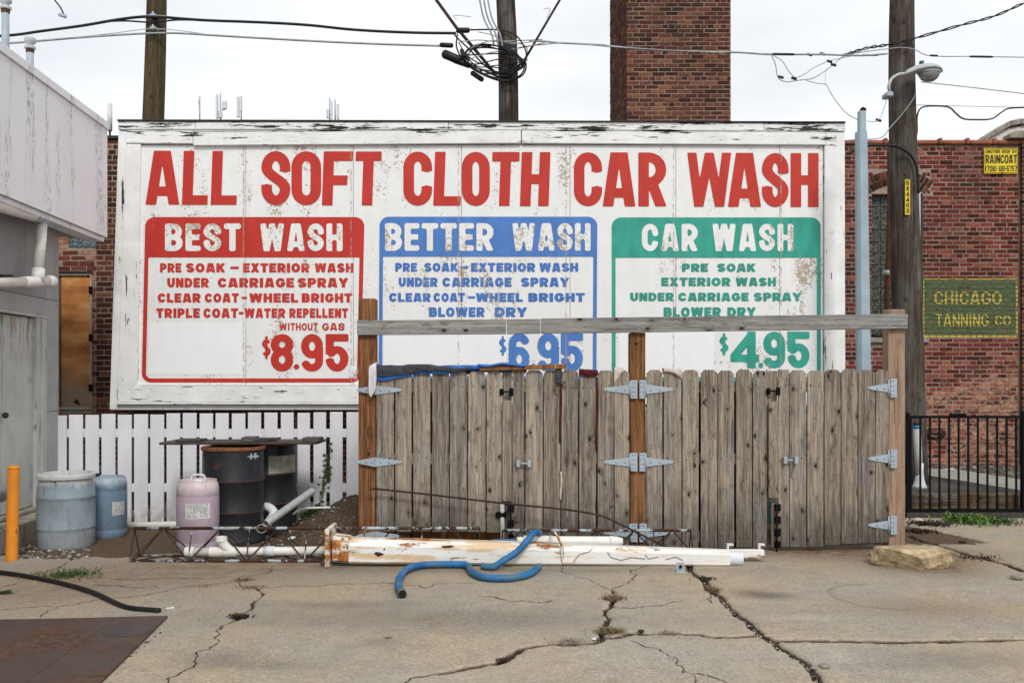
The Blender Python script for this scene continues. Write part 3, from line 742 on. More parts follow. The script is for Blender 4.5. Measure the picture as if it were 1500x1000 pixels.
# hairline cracks: thin dirt-filled lines lying in the slab
fine = [
 [(913, 857), (933, 843), (957, 830)], [(895, 863), (913, 857)], [(817, 830), (833, 840), (870, 852), (895, 865)],
 [(922, 937), (960, 948), (990, 972), (1004, 985)], [(1000, 980), (1015, 987), (1010, 1003)], [(1015, 985), (1050, 993), (1068, 1001)],
 [(250, 1003), (263, 987), (290, 955), (313, 923)], [(377, 860), (347, 852), (300, 858), (257, 862), (200, 873), (153, 877), (87, 888), (-20, 896)],
 [(398, 828), (390, 840), (350, 847), (347, 852)], [(83, 832), (50, 840), (0, 860), (-40, 872)], [(160, 847), (250, 846), (333, 845)], [(137, 856), (180, 859), (233, 860)],
 [(560, 1010), (600, 995), (645, 985)], [(380, 858), (460, 858), (560, 852), (700, 855)], [(60, 905), (70, 895), (85, 889)], [(890, 895), (940, 890), (1000, 880)], [(700, 872), (760, 880), (810, 879)],
 [(1045, 884), (1040, 872), (1060, 862)], [(1350, 800), (1390, 795), (1450, 800)]]
fm = MB()
for ln in fine:
    pts = wander([G(*p) for p in ln], .13, 4); w0 = .0017 + .0017*rng.random()
    L_, R_ = [], []
    for i, p in enumerate(pts):
        t = pts[min(i+1, len(pts)-1)] - pts[max(i-1, 0)]; t = t/(np.linalg.norm(t)+1e-9); nn = np.array([-t[1], t[0]])
        w = w0*(.4+1.3*rng.random()) * (1 if 0 < i < len(pts)-1 else .2)
        z = float(zfun(p[0], p[1])) + .0035
        a, b = p+nn*w, p-nn*w; L_.append((a[0], a[1], z)); R_.append((b[0], b[1], z))
    n0 = len(L_); fm.add(L_+R_, [(i, i+1, n0+i+1, n0+i) for i in range(n0-1)])
M['crack'] = plain('crack_dirt', (.035, .024, .017), .95, var=.6, sc=40)
obj('hairline_cracks', fm, M['crack'], ground, kind='stuff')

# raised ground behind the iron fence, with its kerb strip
TZ = .2
tb = MB(); tb.box(X(1310, 11), 30, 10.42, 30, -.05, TZ-.02)
obj('raised_yard', tb, (lambda n: n.col(n.ramp(n.noise(20, 8, rough=.75), [(.3, (.03, .026, .022)), (.5, (.075, .062, .05)), (.7, (.17, .14, .11))])))(NT('yard_dirt', .95)), kind='structure')
def GT(px, py): return G(px, py, TZ)
pa = [GT(1290, 694), GT(1335, 695), GT(1500, 722), GT(1700, 752), GT(1700, 738), GT(1500, 706), GT(1400, 690), GT(1290, 686)]
pb = MB(); pb.plan([(p[0], p[1]) for p in pa], TZ-.1, TZ+.03)
obj('concrete_path', pb, plain('path_concrete', (.34, .32, .28), .9, var=.3, sc=14), kind='structure')
pc = MB(); pc.box(X(1316, 10.42), 9.5, 10.42, 10.9, TZ-.022, TZ-.005)
obj('asphalt_path', pc, plain('asphalt', (.06, .055, .05), .9, var=.4, sc=40), kind='structure')
sl = thing('landscape_timber', (X(1420, 10.3), 10.3, 0), 'long weathered wooden sleeper lying behind the black iron fence', 'timber')
obj('beam', MB().box(X(1322, 10.3), 6.3, 10.26, 10.415, .0, .222), M['timber'], sl, bev=.015)
obj('beam', MB().box(6.31, 8.8, 10.26, 10.415, .0, .218), M['timber'], sl, bev=.015)

def pebbles(name, n, region, zf, r0, r1, label, cat, parent=None):
    vs, fs, rn = [], [], []
    for _ in range(n):
        x, y = region(); z = zf(x, y); r = r0 + (r1-r0)*random.random()**2; b = len(vs)
        a = random.random()*3
        for k in range(6):
            th = a + k*math.pi/3; q = r*(.7+.5*random.random()); vs.append((x+q*math.cos(th), y+q*.8*math.sin(th), z-.002+r*.25*random.random()))
        vs.append((x, y, z + r*(.5+.4*random.random()))); q = random.random()
        for k in range(6): fs.append((b+k, b+(k+1) % 6, b+6))
        rn += [q]*7
    m = MB(); m.add(vs, fs); o = obj(name, m, M['pebble'], parent, label, cat, kind='stuff')
    at = o.data.attributes.new('rnd', 'FLOAT', 'POINT'); at.data.foreach_set('value', rn); return o
def reg_px(x0, x1, y0, y1):
    def f():
        p = G(random.uniform(x0, x1), random.uniform(y0, y1)); return p[0], p[1]
    return f
z0f = lambda x, y: float(zfun(x, y))
pebbles('gravel', 1100, reg_px(-40, 130, 780, 818), z0f, .008, .025, 'grey and white gravel strewn round the orange bollard', 'gravel')
pebbles('grit', 420, reg_px(-20, 1520, 800, 1000), z0f, .002, .007, 'tiny grit scattered over the cracked concrete yard', 'grit')
ctr = [p for p in j1]
def onj():
    i = random.randrange(len(j1)-1); t = random.random(); p = j1[i]*(1-t)+j1[i+1]*t; return p[0]+random.gauss(0, .018), p[1]+random.gauss(0, .018)
pebbles('joint_rubble', 900, onj, lambda x, y: -.02, .003, .011, 'loose stones and dirt filling the diagonal slab joint', 'rubble')
pebbles('plate_rubble', 120, lambda: (lambda p: (p[0], p[1]))(G(*(lambda t: (235-95*t+random.gauss(0, 5), 925+72*t))(random.random()))), z0f, .004, .015, 'small stones along the edge of the steel plate', 'rubble')
pebbles('yard_stones', 700, lambda: (random.uniform(4.9, 9), random.uniform(12.2, 14.0)), lambda x, y: TZ-.02, .01, .04, 'dark stones against the foot of the brick wall', 'stones')

# ------------------------------------------------------------------ BRICKWORK
def brick_rects(x0, x1, z0, z1, course=.0685, bl=.208, joint=.012, header=6, holes=(), seed=0):
    rr = random.Random(seed); out = []; z = z0; row = 0
    while z < z1-.02:
        hd = header and row % header == header-1
        L0 = bl/2 if hd else bl
        x = x0 - (L0*.5 if row % 2 else 0); 
        while x < x1:
            a, b = max(x, x0), min(x+L0, x1)-joint; c, d = z, min(z+course-joint, z1)
            segs = [(a, b)]
            for hx0, hx1, hz0, hz1 in holes:
                if d > hz0 and c < hz1:
                    ns = []
                    for s0, s1 in segs:
                        if s1 <= hx0 or s0 >= hx1: ns.append((s0, s1)); continue
                        if s0 < hx0: ns.append((s0, hx0-.004))
                        if s1 > hx1: ns.append((hx1+.004, s1))
                    segs = ns
            for s0, s1 in segs:
                if s1-s0 > .025: out.append((s0+rr.uniform(-.002, .002), s1+rr.uniform(-.002, .002), c+rr.uniform(-.0025, .0025), d+rr.uniform(-.0025, .0025)))
            x += L0
        z += course; row += 1
    return out
def unit_brick(i):
    rr = random.Random(i); j = lambda s: rr.uniform(-s, s); vs = []
    for y, ins in ((.5, 0), (-.38, 0), (-.5, 1)):
        for sx, sz in ((-1, -1), (1, -1), (1, 1), (-1, 1)):
            k = ins
            vs.append((sx*(.5-.018*k-abs(j(.012))*k), y+j(.05)*k, sz*(.5-.06*k-abs(j(.05))*k)))
    fs = [(0, 4, 5, 1)[::-1], (1, 5, 6, 2)[::-1], (2, 6, 7, 3)[::-1], (3, 7, 4, 0)[::-1], (4, 8, 9, 5)[::-1], (5, 9, 10, 6)[::-1], (6, 10, 11, 7)[::-1], (7, 11, 8, 4)[::-1], (8, 9, 10, 11)]
    return vs, fs
UB = [unit_brick(i) for i in range(8)]
UBM = {}
def brick_mesh(i, mat):
    k = (i, mat.name)
    if k not in UBM:
        me = bpy.data.meshes.new('brick'); me.from_pydata(UB[i][0], [], UB[i][1]); me.materials.append(mat)
        at = me.attributes.new('rnd', 'FLOAT', 'POINT'); at.data.foreach_set('value', [0.0]*len(me.vertices)); UBM[k] = me
    return UBM[k]
def lay(parent, rects, yface, mat, n_ind, depth=.05, axis='x', xface=None, key=None, flat=None, name='brick'):
    """rects = (a0,a1,z0,z1) along the wall; front at yface (axis x) or at x = xface facing -x (axis y)"""
    rects = list(rects)
    if key: rects.sort(key=key)
    org = ORG[parent]; mb = MB(); rn = []
    for q, (a0, a1, z0, z1) in enumerate(rects):
        pr = random.uniform(-.004, .003)
        if flat and flat(a0, a1, z0, z1): pr = 0
        i = random.randrange(8); sx, sz = a1-a0, z1-z0; c = (a0+a1)/2; cz = (z0+z1)/2
        if axis == 'x':
            if q < n_ind:
                o = bpy.data.objects.new(name, brick_mesh(i, mat)); COL.objects.link(o); o.parent = parent
                o.scale = (sx, depth, sz); o.location = Vector((c, yface+depth/2+pr, cz)) - org
            else:
                mb.add([(c+v[0]*sx, yface+depth/2+pr+v[1]*depth, cz+v[2]*sz) for v in UB[i][0]], UB[i][1]); rn += [random.random()]*12
        else:
            mb.add([(xface+depth/2+pr+v[1]*depth, c-v[0]*sx, cz+v[2]*sz) for v in UB[i][0]], UB[i][1]); rn += [random.random()]*12
    if mb.v:
        o = obj('brickwork', mb, mat, parent, kind='stuff')
        at = o.data.attributes.new('rnd', 'FLOAT', 'POINT'); at.data.foreach_set('value', rn)

# --- right-hand brick building
bR = thing('brick_building', (X(1370, D_RW), D_RW, 0), 'red brick building on the right with terracotta coping and painted green panel', 'building')
xr0, xr1 = X(1100, D_RW), X(1493, D_RW); ztop = Zp(213, D_RW)
wx0, wx1, wz0, wz1 = X(1277, D_RW), X(1352, D_RW), Zp(494, D_RW), Zp(284, D_RW)
holes = [(wx0, wx1, wz0-.09, wz1), (wx0-.12, wx1+.12, wz1, wz1+.33)]
rects = brick_rects(xr0, xr1, .15, ztop, holes=holes, seed=3)
vis = lambda r: 0 if (r[1] > X(1239, D_RW) and r[2] > .9) else 1
lay(bR, rects, D_RW, M['brick_red'], 300, key=lambda r: (0 if (X(1350, D_RW) < r[0] and r[2] > 1.9) else 1, -(r[1]-r[0] > .12), -r[2]),
    flat=lambda a0, a1, z0, z1: a1 > GX0 and a0 < GX1 and z1 > GZ0 and z0 < GZ1)
m = MB(); m.box(xr0, wx0, D_RW+.0045, D_RW+.3, 0, ztop); m.box(wx1, xr1+1.8, D_RW+.0045, D_RW+.3, 0, ztop)
m.box(wx0, wx1, D_RW+.0045, D_RW+.3, 0, wz0-.09); m.box(wx0, wx1, D_RW+.0045, D_RW+.3, wz1+.0, ztop)
obj('mortar_wall', m, M['mortar_r'], bR)
obj('side_wall', MB().box(xr0-.3, xr0, D_RW+.0, D_RW+7, 0, ztop).box(xr0, 12, D_RW+6.7, D_RW+7, 0, ztop), M['mortar_r'], bR)
obj('roof', MB().box(xr0, 12, D_RW+.31, D_RW+6.69, ztop-.35, ztop-.2), M['tar'], bR)
# arch: two rings of bricks fanned over the window head
cxw = (wx0+wx1)/2; half = (wx1-wx0)/2; Rad = half/math.sin(R(34)); cza = wz1 - Rad*math.cos(R(34)) + .02
fillz = [r for r in brick_rects(wx0-.12, wx1+.12, wz1, wz1+.33, bl=.075, header=0, seed=9)]
keep = []
for r in fillz:
    pts = [(r[0], r[2]), (r[1], r[2]), (r[0], r[3]), (r[1], r[3])]
    if all(math.hypot(a-cxw, b-cza) > Rad+.19 or abs(math.atan2(a-cxw, b-cza)) > R(34) for a, b in pts): keep.append(r)
lay(bR, keep, D_RW, M['brick_red'], 0)
ab = MB(); rn = []
for ringi in range(2):
    r0 = Rad + .115*ringi + .005; nb = 15 + ringi*2
    for k in range(nb):
        th = R(-37 + 74*(k+.5)/nb); hw = R(74)/nb*(r0)*.42
        u = (math.sin(th), math.cos(th)); v = (math.cos(th), -math.sin(th)); pts = [(cxw+u[0]*a+v[0]*b, cza+u[1]*a+v[1]*b) for a, b in ((r0, -hw), (r0, hw), (r0+.105, hw*1.05), (r0+.105, -hw*1.05))]
        o = obj('arch_brick', MB().prism(pts, D_RW-.012+random.uniform(-.003, .003), D_RW+.06), M['brick_dark'], bR, bev=.004)
wn = MB(); wn.box(wx0+.03, wx1-.03, D_RW+.14, D_RW+.15, wz0+.03, wz1-.0)
wf = obj('window', MB().box(wx0, wx0+.03, D_RW+.08, D_RW+.2, wz0, wz1).box(wx1-.03, wx1, D_RW+.08, D_RW+.2, wz0, wz1).box(wx0+.031, wx1-.031, D_RW+.08, D_RW+.2, wz0, wz0+.03), M['black_iron'], bR)
npx, npz = 5, 12
for a in range(npx):
    for b in range(npz):
        u0 = wx0+.035 + (wx1-wx0-.07)*a/npx; u1 = wx0+.035 + (wx1-wx0-.07)*(a+1)/npx; v0 = wz0+.035+(wz1-wz0-.035)*b/npz; v1 = wz0+.035+(wz1-wz0-.035)*(b+1)/npz
        obj('glass_block', MB().box(u0+.006, u1-.006, D_RW+.12+random.uniform(0, .006), D_RW+.2, v0+.006, v1-.006), M['dark_glass'], wf, bev=.008)
obj('glazing_joints', MB().box(wx0+.031, wx1-.031, D_RW+.14, D_RW+.21, wz0+.03, wz1), plain('glazing_mortar', (.16, .15, .09), .8), wf)
obj('sill', MB().box(wx0-.08, wx1+.08, D_RW-.05, D_RW+.12, wz0-.085, wz0-.005), M['stone'], bR, bev=.008)
cop_x = xr0
while cop_x < xr1:
    c1 = cop_x+.42
    prof = [(cop_x, ztop+.005), (c1-.07, ztop+.005), (c1-.07, ztop+.085), (cop_x, ztop+.085)]
    obj('coping_tile', MB().box(cop_x, min(c1-.072, xr1), D_RW-.05, D_RW+.34, ztop+.003, ztop+.075).box(c1-.07, min(c1-.005, xr1+.06), D_RW-.065, D_RW+.355, ztop+.002, ztop+.105), M['terracotta'], bR, bev=.02)
    cop_x = c1
# stone gable corner at far right
ga = [(X(1432, 13.9), Zp(208, 13.9)), (X(1560, 13.9), Zp(208, 13.9)), (X(1560, 13.9), Zp(170, 13.9)), (X(1500, 13.9), Zp(178, 13.9)), (X(1478, 13.9), Zp(180, 13.9)), (X(1455, 13.9), Zp(192, 13.9))]
DGB = 14.62
def PX(px, py, d=DGB): return (X(px, d), Zp(py, d))
gb = thing('gabled_parapet', (X(1480, DGB), DGB, Zp(212, DGB)), 'white rendered parapet with grey stone coping rising behind the yellow sign', 'parapet')
obj('rendered_wall', MB().prism([PX(1436, 215), PX(1600, 215), PX(1600, 186), PX(1500, 184), PX(1478, 188), PX(1455, 198), PX(1440, 208)], DGB, DGB+.3), M['stucco'], gb)
cpts = [(1430, 212), (1436, 205), (1455, 192), (1478, 178), (1492, 175), (1600, 176)]
cb = [(1436, 213), (1442, 207.5), (1458, 197.5), (1479, 186), (1494, 183), (1600, 184)]
for a in range(5):
    obj('coping_stone', MB().prism([PX(*cb[a]), PX(cb[a+1][0]-.5, cb[a+1][1]), PX(cpts[a+1][0]-.5, cpts[a+1][1]), PX(*cpts[a])], DGB-.06, DGB+.36), M['stone'], gb, bev=.01)
# pilaster
px0, px1 = X(1493.5, D_RW), 12
bP = thing('brick_pilaster', (px0+.3, D_RW-.07, 0), 'dark red brick pier at the right edge of the picture with a stone cap', 'brick pier')
lay(bP, brick_rects(px0, px0+1.2, .15, Zp(200, D_RW-.07), seed=5), D_RW-.07, M['brick_pilaster'], 150, key=lambda r: r[0])
obj('mortar_core', MB().box(px0+.005, px0+4, D_RW-.0655, D_RW+.0, 0, Zp(200, D_RW-.07)), M['mortar_d'], bP)
obj('stone_cap', MB().prism([PX(1483, 200, 14.0), PX(1600, 200, 14.0), PX(1600, 186, 14.0), PX(1492, 189, 14.0), PX(1484, 194, 14.0)], D_RW-.12, D_RW+.1), M['stone'], bP, bev=.01)

# green painted panel: yellow letters, broken at the mortar joints
def joint_cut(x, z):
    r = (z-.15) % .0685
    return np.maximum(r-.0585, -r+.000)*20
lt = MB()
for w_, a, b, c, d in (('CHICAGO', 1368, 1467, 427, 446), ('TANNING', 1370, 1448, 460, 478), ('CO.', 1457, 1485, 462, 477)):
    word(lt, w_, X(a, D_RW), X(b, D_RW), Zp(d, D_RW), Zp(c, D_RW), D_RW-.0085, stem=.27, cutter=joint_cut, st=.009)
n_ = NT('faded_yellow', .8); k_ = n_.step(n_.noise(26, 7, rough=.75), .50, .60)
M['faded_yellow'] = n_.col(n_.mix(n_.math('MULTIPLY', k_, .75), (.50, .40, .09), (.12, .10, .04)))
obj('lettering', lt, M['faded_yellow'], bR)

# --- chimney
c0, c1 = X(918, D_CH), X(1071, D_CH); cz0, cz1 = ztop-.4, Zp(-190, D_CH)
ch = thing('brick_chimney', ((c0+c1)/2, D_CH, cz0), 'tall square dark brick chimney stack rising above the white sign', 'chimney')
CD = 17.3
r_ = brick_rects(c0, c1, cz0, cz1, course=.0695, seed=21)
lay(ch, r_, D_CH, M['brick_dark'], 300, key=lambda r: (0 if r[2] > Zp(182, D_CH) else 1, -(r[1]-r[0] > .12), r[2]))
lay(ch, [(a, b, c, d) for a, b, c, d in brick_rects(D_CH+.012, CD, cz0, cz1, course=.0695, seed=22)], 0, M['brick_dark'], 0, axis='y', xface=c0-.004)
obj('mortar_core', MB().box(c0+.002, c1-.005, D_CH+.0045, CD-.01, cz0, cz1), M['mortar_d'], ch)

# --- left brick building behind the picket fence and sign
bL = thing('brick_building', (X(150, D_LW), D_LW, 0), 'old brick wall building behind the sign with a rusty metal shutter', 'building')
lx0, lx1 = X(20, D_LW), X(620, D_LW); lz1 = Zp(206, D_LW)
sx0, sx1, sz0, sz1 = X(88, D_LW), X(132, D_LW), Zp(596, D_LW), Zp(403, D_LW)
gx0_, gx1_, gz0_, gz1_ = X(100, D_LW), X(141, D_LW), Zp(363, D_LW), Zp(347, D_LW)
split = X(143, D_LW)
pk = brick_rects(lx0, split-.01, 0, lz1, course=.067, holes=[(sx0-.02, sx1+.02, sz0-.04, sz1+.02), (gx0_, gx1_, gz0_, gz1_)], seed=31)
lay(bL, pk, D_LW, M['brick_pink'], 100, key=lambda r: (0 if r[1] > X(85, D_LW) and 1.0 < r[2] < 3.4 else 1))
dk = brick_rects(split, lx1, 0, lz1, course=.067, seed=32)
lay(bL, dk, D_LW-.04, M['brick_dark'], 200, key=lambda r: (0 if r[0] < X(172, D_LW) else 1, 0 if r[3] < Zp(600, D_LW) and r[2] > .5 else 1, r[0]))
m = MB(); m.box(lx0, gx0_, D_LW+.0045, D_LW+.3, sz1+.02, lz1); m.box(gx0_, split, D_LW+.0045, D_LW+.3, gz1_, lz1); m.box(gx0_, split, D_LW+.0045, D_LW+.3, sz1+.02, gz0_)
m.box(gx1_, split, D_LW+.0055, D_LW+.3, gz0_, gz1_)
m.box(sx1+.02, split, D_LW+.0045, D_LW+.3, 0, sz1+.02); m.box(lx0, sx1+.02, D_LW+.0045, D_LW+.3, 0, sz0-.04); m.box(lx0, sx0-.02, D_LW+.0045, D_LW+.3, sz0-.04, sz1+.02)
m.box(split+.005, lx1, D_LW-.035, D_LW+.3, 0, lz1)
obj('mortar_wall', m, M['mortar_p'], bL)
obj('side_wall', MB().box(lx1-.3, lx1, D_LW+.3, D_LW+6, 0, lz1).box(lx0-5, lx1-.31, D_LW+5.7, D_LW+6, 0, lz1), M['mortar_d'], bL)
obj('roof', MB().box(lx0-5, lx1-.31, D_LW+.31, D_LW+5.69, lz1-.35, lz1-.2), M['tar'], bL)
obj('coping', MB().box(lx0, lx1+.02, D_LW-.07, D_LW+.33, lz1+.002, lz1+.05), M['tar'], bL, bev=.01)
sh = obj('shutter', MB().box(sx0, sx1, D_LW+.03, D_LW+.05, sz0, sz1), M['shutter'], bL)
obj('frame', MB().box(sx1, sx1+.018, D_LW-.0, D_LW+.08, sz0-.03, sz1).box(sx0-.02, sx1+.018, D_LW-.0, D_LW+.08, sz1+.001, sz1+.018).box(sx0-.02, sx1, D_LW-.0, D_LW+.08, sz0-.03, sz0-.001), M['old_frame'], sh)
for k in (.12, .5, .86): obj('hinge', MB().box(sx1-.012, sx1+.03, D_LW-.015, D_LW+.0, sz0+(sz1-sz0)*k, sz0+(sz1-sz0)*k+.09), M['black_iron'], sh)
obj('lintel', MB().box(sx0-.1, sx1+.03, D_LW-.01, D_LW+.1, sz1+.02, sz1+.05), M['rust_dark'], bL)
for k in range(2):
    w = (gx1_-gx0_)/2
    obj('glass_block', MB().box(gx0_+w*k+.006, gx0_+w*(k+1)-.006, D_LW+.01, D_LW+.09, gz0_+.006, gz1_-.006), M['glass_block'], bL, bev=.01)
obj('glazing_joint', MB().box(gx0_+.001, gx1_-.001, D_LW+.03, D_LW+.1, gz0_+.001, gz1_-.001), M['mortar_p'], bL)
wh = MB(); wh.tube([(X(161, 12.1), 12.1, lz1+.33-.3+.25), (X(161, 12.1), 12.1, Zp(152, 12.1))], .028, 12)
an = thing('panel_antenna', (X(161, 12.1), 12.1, lz1-.2), 'white tube antenna standing beside the corner of the left white roof', 'antenna')
obj('antenna', MB().tube([P(161, 192, 12.1), P(161, 152, 12.1)], .030, 12), M['plastic_white'], an)
obj('mast', MB().tube([(X(161, 12.1), 12.1, lz1-.2), P(161, 192, 12.1)], .014, 8), M['rust_dark'], an)

# ------------------------------------------------------------------ THE SIGN
sgn = thing('billboard', (X(700, D_SIGN), D_SIGN, 0), 'large peeling white hand painted car wash price sign with red blue and green panels', 'billboard sign')
ys_ = D_SIGN                       # face of the panels
def sq(px0, py0, px1, py1, yo=0, d=D_SIGN): return [(X(px0, d), Zp(py1, d)), (X(px1, d), Zp(py1, d)), (X(px1, d), Zp(py0, d)), (X(px0, d), Zp(py0, d))]
def quad(c, d=D_SIGN): return [(X(a, d), Zp(b, d)) for a, b in c]
obj('backboard', MB().prism(quad([(160, 600), (1238, 600), (1237, 181), (174, 178)]), ys_+.03, ys_+.07), M['frame'], sgn)
seams = [207, 360, 517.5, 676, 835, 990, 1142, 1206]
for k in range(7):
    a, b = seams[k], seams[k+1]
    ex = 0 if k else -5
    obj('panel', MB().prism(quad([(a+.35+ex, 564), (b-.35, 564), (b-.35, 213), (a+.35, 213)]), ys_+random.uniform(0, .0015), ys_+.028), M['sign_white'], sgn, bev=.001)
# frame boards
def board(c, front, mat='frame', name='frame_board', back=.028, bev=.004):
    return obj(name, MB().prism(quad(c), ys_-front, ys_+back), M[mat], sgn, bev=bev)
board([(174, 190.5), (287, 190.5), (287, 180), (175, 179)], .03); board([(287.8, 190.5), (657, 190.5), (657, 180), (287.8, 180)], .034)
board([(657.6, 190.5), (1118, 192.5), (1118, 181.5), (657.6, 178)], .03); board([(1118.6, 192.5), (1237, 193), (1237, 181.5), (1118.6, 181.5)], .026)
board([(187, 211), (284, 211.5), (284, 194), (187, 193)], .04); board([(285, 214.5), (763, 211), (763, 193), (285, 195.5)], .046)
board([(764.5, 211), (1208, 213.5), (1208, 196), (764.5, 193.5)], .04); board([(1208.6, 214), (1224, 214), (1224, 195), (1208.6, 195)], .036)
board([(187.5, 193), (763, 193), (763, 190.7), (187.5, 190.7)], .012)
board([(764, 193.3), (1224, 195), (1224, 192.8), (764, 190.8)], .012)
obj('drip_edge', MB().prism(quad([(174, 179), (1237, 181), (1237, 179.6), (174, 176.6)]), ys_-.05, ys_+.09), M['tar'], sgn, bev=.002)
board([(161, 599), (173, 599), (186.5, 193), (174, 192)], .010, 'frame_v'); board([(173.5, 585), (202.5, 585), (207.5, 212), (187, 212)], .032, 'frame_v')
board([(1222.5, 599), (1238, 599), (1237, 194), (1222.5, 194)], .010, 'frame_v'); board([(1206.6, 585), (1222, 585), (1222, 214.5), (1206.6, 214.5)], .032, 'frame_v')
board([(173, 588), (1222, 588), (1222, 565), (203, 565)], .045); board([(173.5, 592), (1222, 592), (1222, 588.5), (173.5, 588.5)], .06)
board([(161, 600), (1238, 600), (1238, 592.6), (161, 592.6)], .008)
for px in (230, 440, 700, 960, 1190):
    obj('post', MB().box(X(px-7, 10.65), X(px+7, 10.65), D_SIGN+.072, D_SIGN+.17, 0, Zp(200, D_SIGN)), M['pole_green'], sgn)
# painted panels
def rr_sdf(x0, x1, z0, z1, r, corners=(1, 1, 1, 1)):
    def fn(x, z):
        cx, cz = (x0+x1)/2, (z0+z1)/2; qx = np.abs(x-cx)-(x1-x0)/2+r; qz = np.abs(z-cz)-(z1-z0)/2+r
        return np.hypot(np.maximum(qx, 0), np.maximum(qz, 0)) + np.minimum(np.maximum(qx, qz), 0) - r
    return fn
def panel_frame(px0, px1, py0, pyh, pyb, bw, mat, lean=0):
    s = D_SIGN/F; x0, x1, z1, zh, zb = X(px0, D_SIGN), X(px1, D_SIGN), Zp(py0, D_SIGN), Zp(pyh, D_SIGN), Zp(pyb, D_SIGN)
    outr = rr_sdf(x0, x1, zb, z1, 14*s); inr = rr_sdf(x0+bw*s, x1-bw*s, zb+bw*s, zh, 8*s); hd = lambda x, z: zh - z
    inb = lambda x, z: np.maximum(inr(x, z), -9)
    sqi = lambda x, z: np.maximum(np.maximum(x0+bw*s-x, x-(x1-bw*s)), z-zh)
    inner = lambda x, z: np.maximum(np.where(z > zb+.2, sqi(x, z), inr(x, z)), -9)
    m = MB(); march(lambda x, z: np.maximum(outr(x, z), -inner(x, z)), x0, x1, zb, z1, .0125, lambda a, b: (a - lean*(z1-b), ys_-.0035, b), m)
    return m
for nm, mat, arg, lean in (('header', 'sign_red', (213, 534, 318, 377, 560, 6), .022), ('header', 'sign_blue', (556, 875, 317.5, 376, 556, 5.5), .006), ('header', 'sign_green', (896, 1202, 318.5, 377.5, 558, 5.5), -.001)):
    pf = panel_frame(*arg, mat, lean); pf.v = [v if (Zp(arg[3], D_SIGN) < v[2]) or v[0] > (X(arg[0], D_SIGN)+X(arg[1], D_SIGN))/2 else v for v in pf.v]
    obj('painted_border', pf, M[mat], sgn)
def flatq(c, yo, mat, name):
    m = MB(); m.add([(x, ys_-yo, z) for x, z in quad(c)], [(0, 1, 2, 3)]); return obj(name, m, M[mat], sgn)
flatq([(217, 548), (358, 548), (360, 473), (219, 472)], .0022, 'sign_white_new', 'paint_patch')
flatq([(562, 552), (742, 552), (742, 486), (562, 482)], .0022, 'sign_white_new', 'paint_patch')
flatq([(906, 552), (1046, 552), (1046, 484), (906, 480)], .0022, 'sign_white_new', 'paint_patch')
flatq([(231, 422), (243, 422), (242, 405), (231, 406)], .0024, 'head_white', 'paint_patch')
# title
tm = MB()
TW = [('A', 213, 263), ('L', 268, 305.5), ('L', 310, 348), ('S', 383, 425.5), ('O', 427, 470.5), ('F', 473, 516), ('T', 520, 558), ('C', 591, 633), ('L', 636, 676), ('O', 676.5, 717.5), ('T', 720, 760), ('H', 763, 805),
      ('C', 840.6, 882), ('A', 882.5, 931), ('R', 935, 976), ('W', 1005.7, 1072), ('A', 1066, 1115), ('S', 1116, 1155), ('H', 1158, 1199)]
groups = {}
bounds = [(200, 360), (380, 560), (590, 806), (840, 977), (1000, 1200)]
tms = [MB() for _ in bounds]
for i, (c, a, b) in enumerate(TW):
    gi = [k for k, (u, v) in enumerate(bounds) if u <= a < v][0]
    x0, x1 = X(a, D_SIGN), X(b, D_SIGN); dy = (a-213)/987*3.6; z0, z1 = Zp(300+dy, D_SIGN), Zp(221+dy, D_SIGN); w = x1-x0; h = z1-z0
    tx = 15.5*D_SIGN/F if c not in 'AW' else 15.5*D_SIGN/F; ty = 14*D_SIGN/F
    if c == 'W': tx = 13.2*D_SIGN/F
    fn = glyph_sdf(glyph(c, w, h, tx, ty, .20), w, h, tx, ty)
    yy = ys_-.0035 - (.0012 if i % 2 else 0)
    sh_ = .035 if c in 'LFTH' and i < 12 else 0
    march(fn, 0, w, 0, h, .0075, lambda p, q: (x0+p+sh_*(q-h/2), yy, z0+q), tms[gi])
for t_ in tms: obj('lettering', t_, M['sign_red'], sgn)
def txt(items, y0, y1, mat, yo=.0035, stem=.34, bar=.26, gap=.13, k=.3, slope=0.0):
    for w_, a, b in items:
        m = MB(); word(m, w_, X(a, D_SIGN), X(b, D_SIGN), Zp(y1, D_SIGN), Zp(y0, D_SIGN), ys_-yo, stem=stem, bar=bar, gap=gap, k=k)
        obj('lettering', m, M[mat], sgn)
txt([('BEST', 242, 353), ('WASH', 381, 502)], 327.5, 368, 'head_white', .0065, .36, .20, .16, .26)
txt([('BETTER', 564, 723), ('WASH', 750, 865)], 327, 367.5, 'head_white', .0065, .36, .20, .14, .26)
txt([('CAR', 940, 1022), ('WASH', 1043, 1162)], 328, 368, 'head_white', .0065, .36, .20, .16, .26)
B_ = dict(stem=.38, bar=.27, gap=.12, k=.42)
txt([('PRE', 234.5, 266), ('SOAK', 272.5, 329.5), ('-', 337.5, 350), ('EXTERIOR', 355.7, 453.6), ('WASH', 461, 518)], 385.5, 399, 'text_red', **B_)
txt([('UNDER', 245, 306), ('CARRIAGE', 319, 431), ('SPRAY', 436, 510)], 407, 421, 'text_red', **B_)
txt([('CLEAR', 231, 294), ('COAT', 300, 350), ('-', 354, 362), ('WHEEL', 365, 437), ('BRIGHT', 442, 516)], 429.5, 443, 'text_red', **B_)
txt([('TRIPLE', 229, 293), ('COAT', 298, 349), ('-', 350, 357), ('WATER', 358, 418), ('REPELLENT', 424, 510)], 451.5, 465.5, 'text_red', **B_)
txt([('WITHOUT', 409.5, 466), ('GAS', 472, 505)], 473, 484, 'text_red', stem=.30, bar=.22, gap=.14, k=.42)
NB = dict(stem=.37, bar=.21, gap=.0, k=.25)
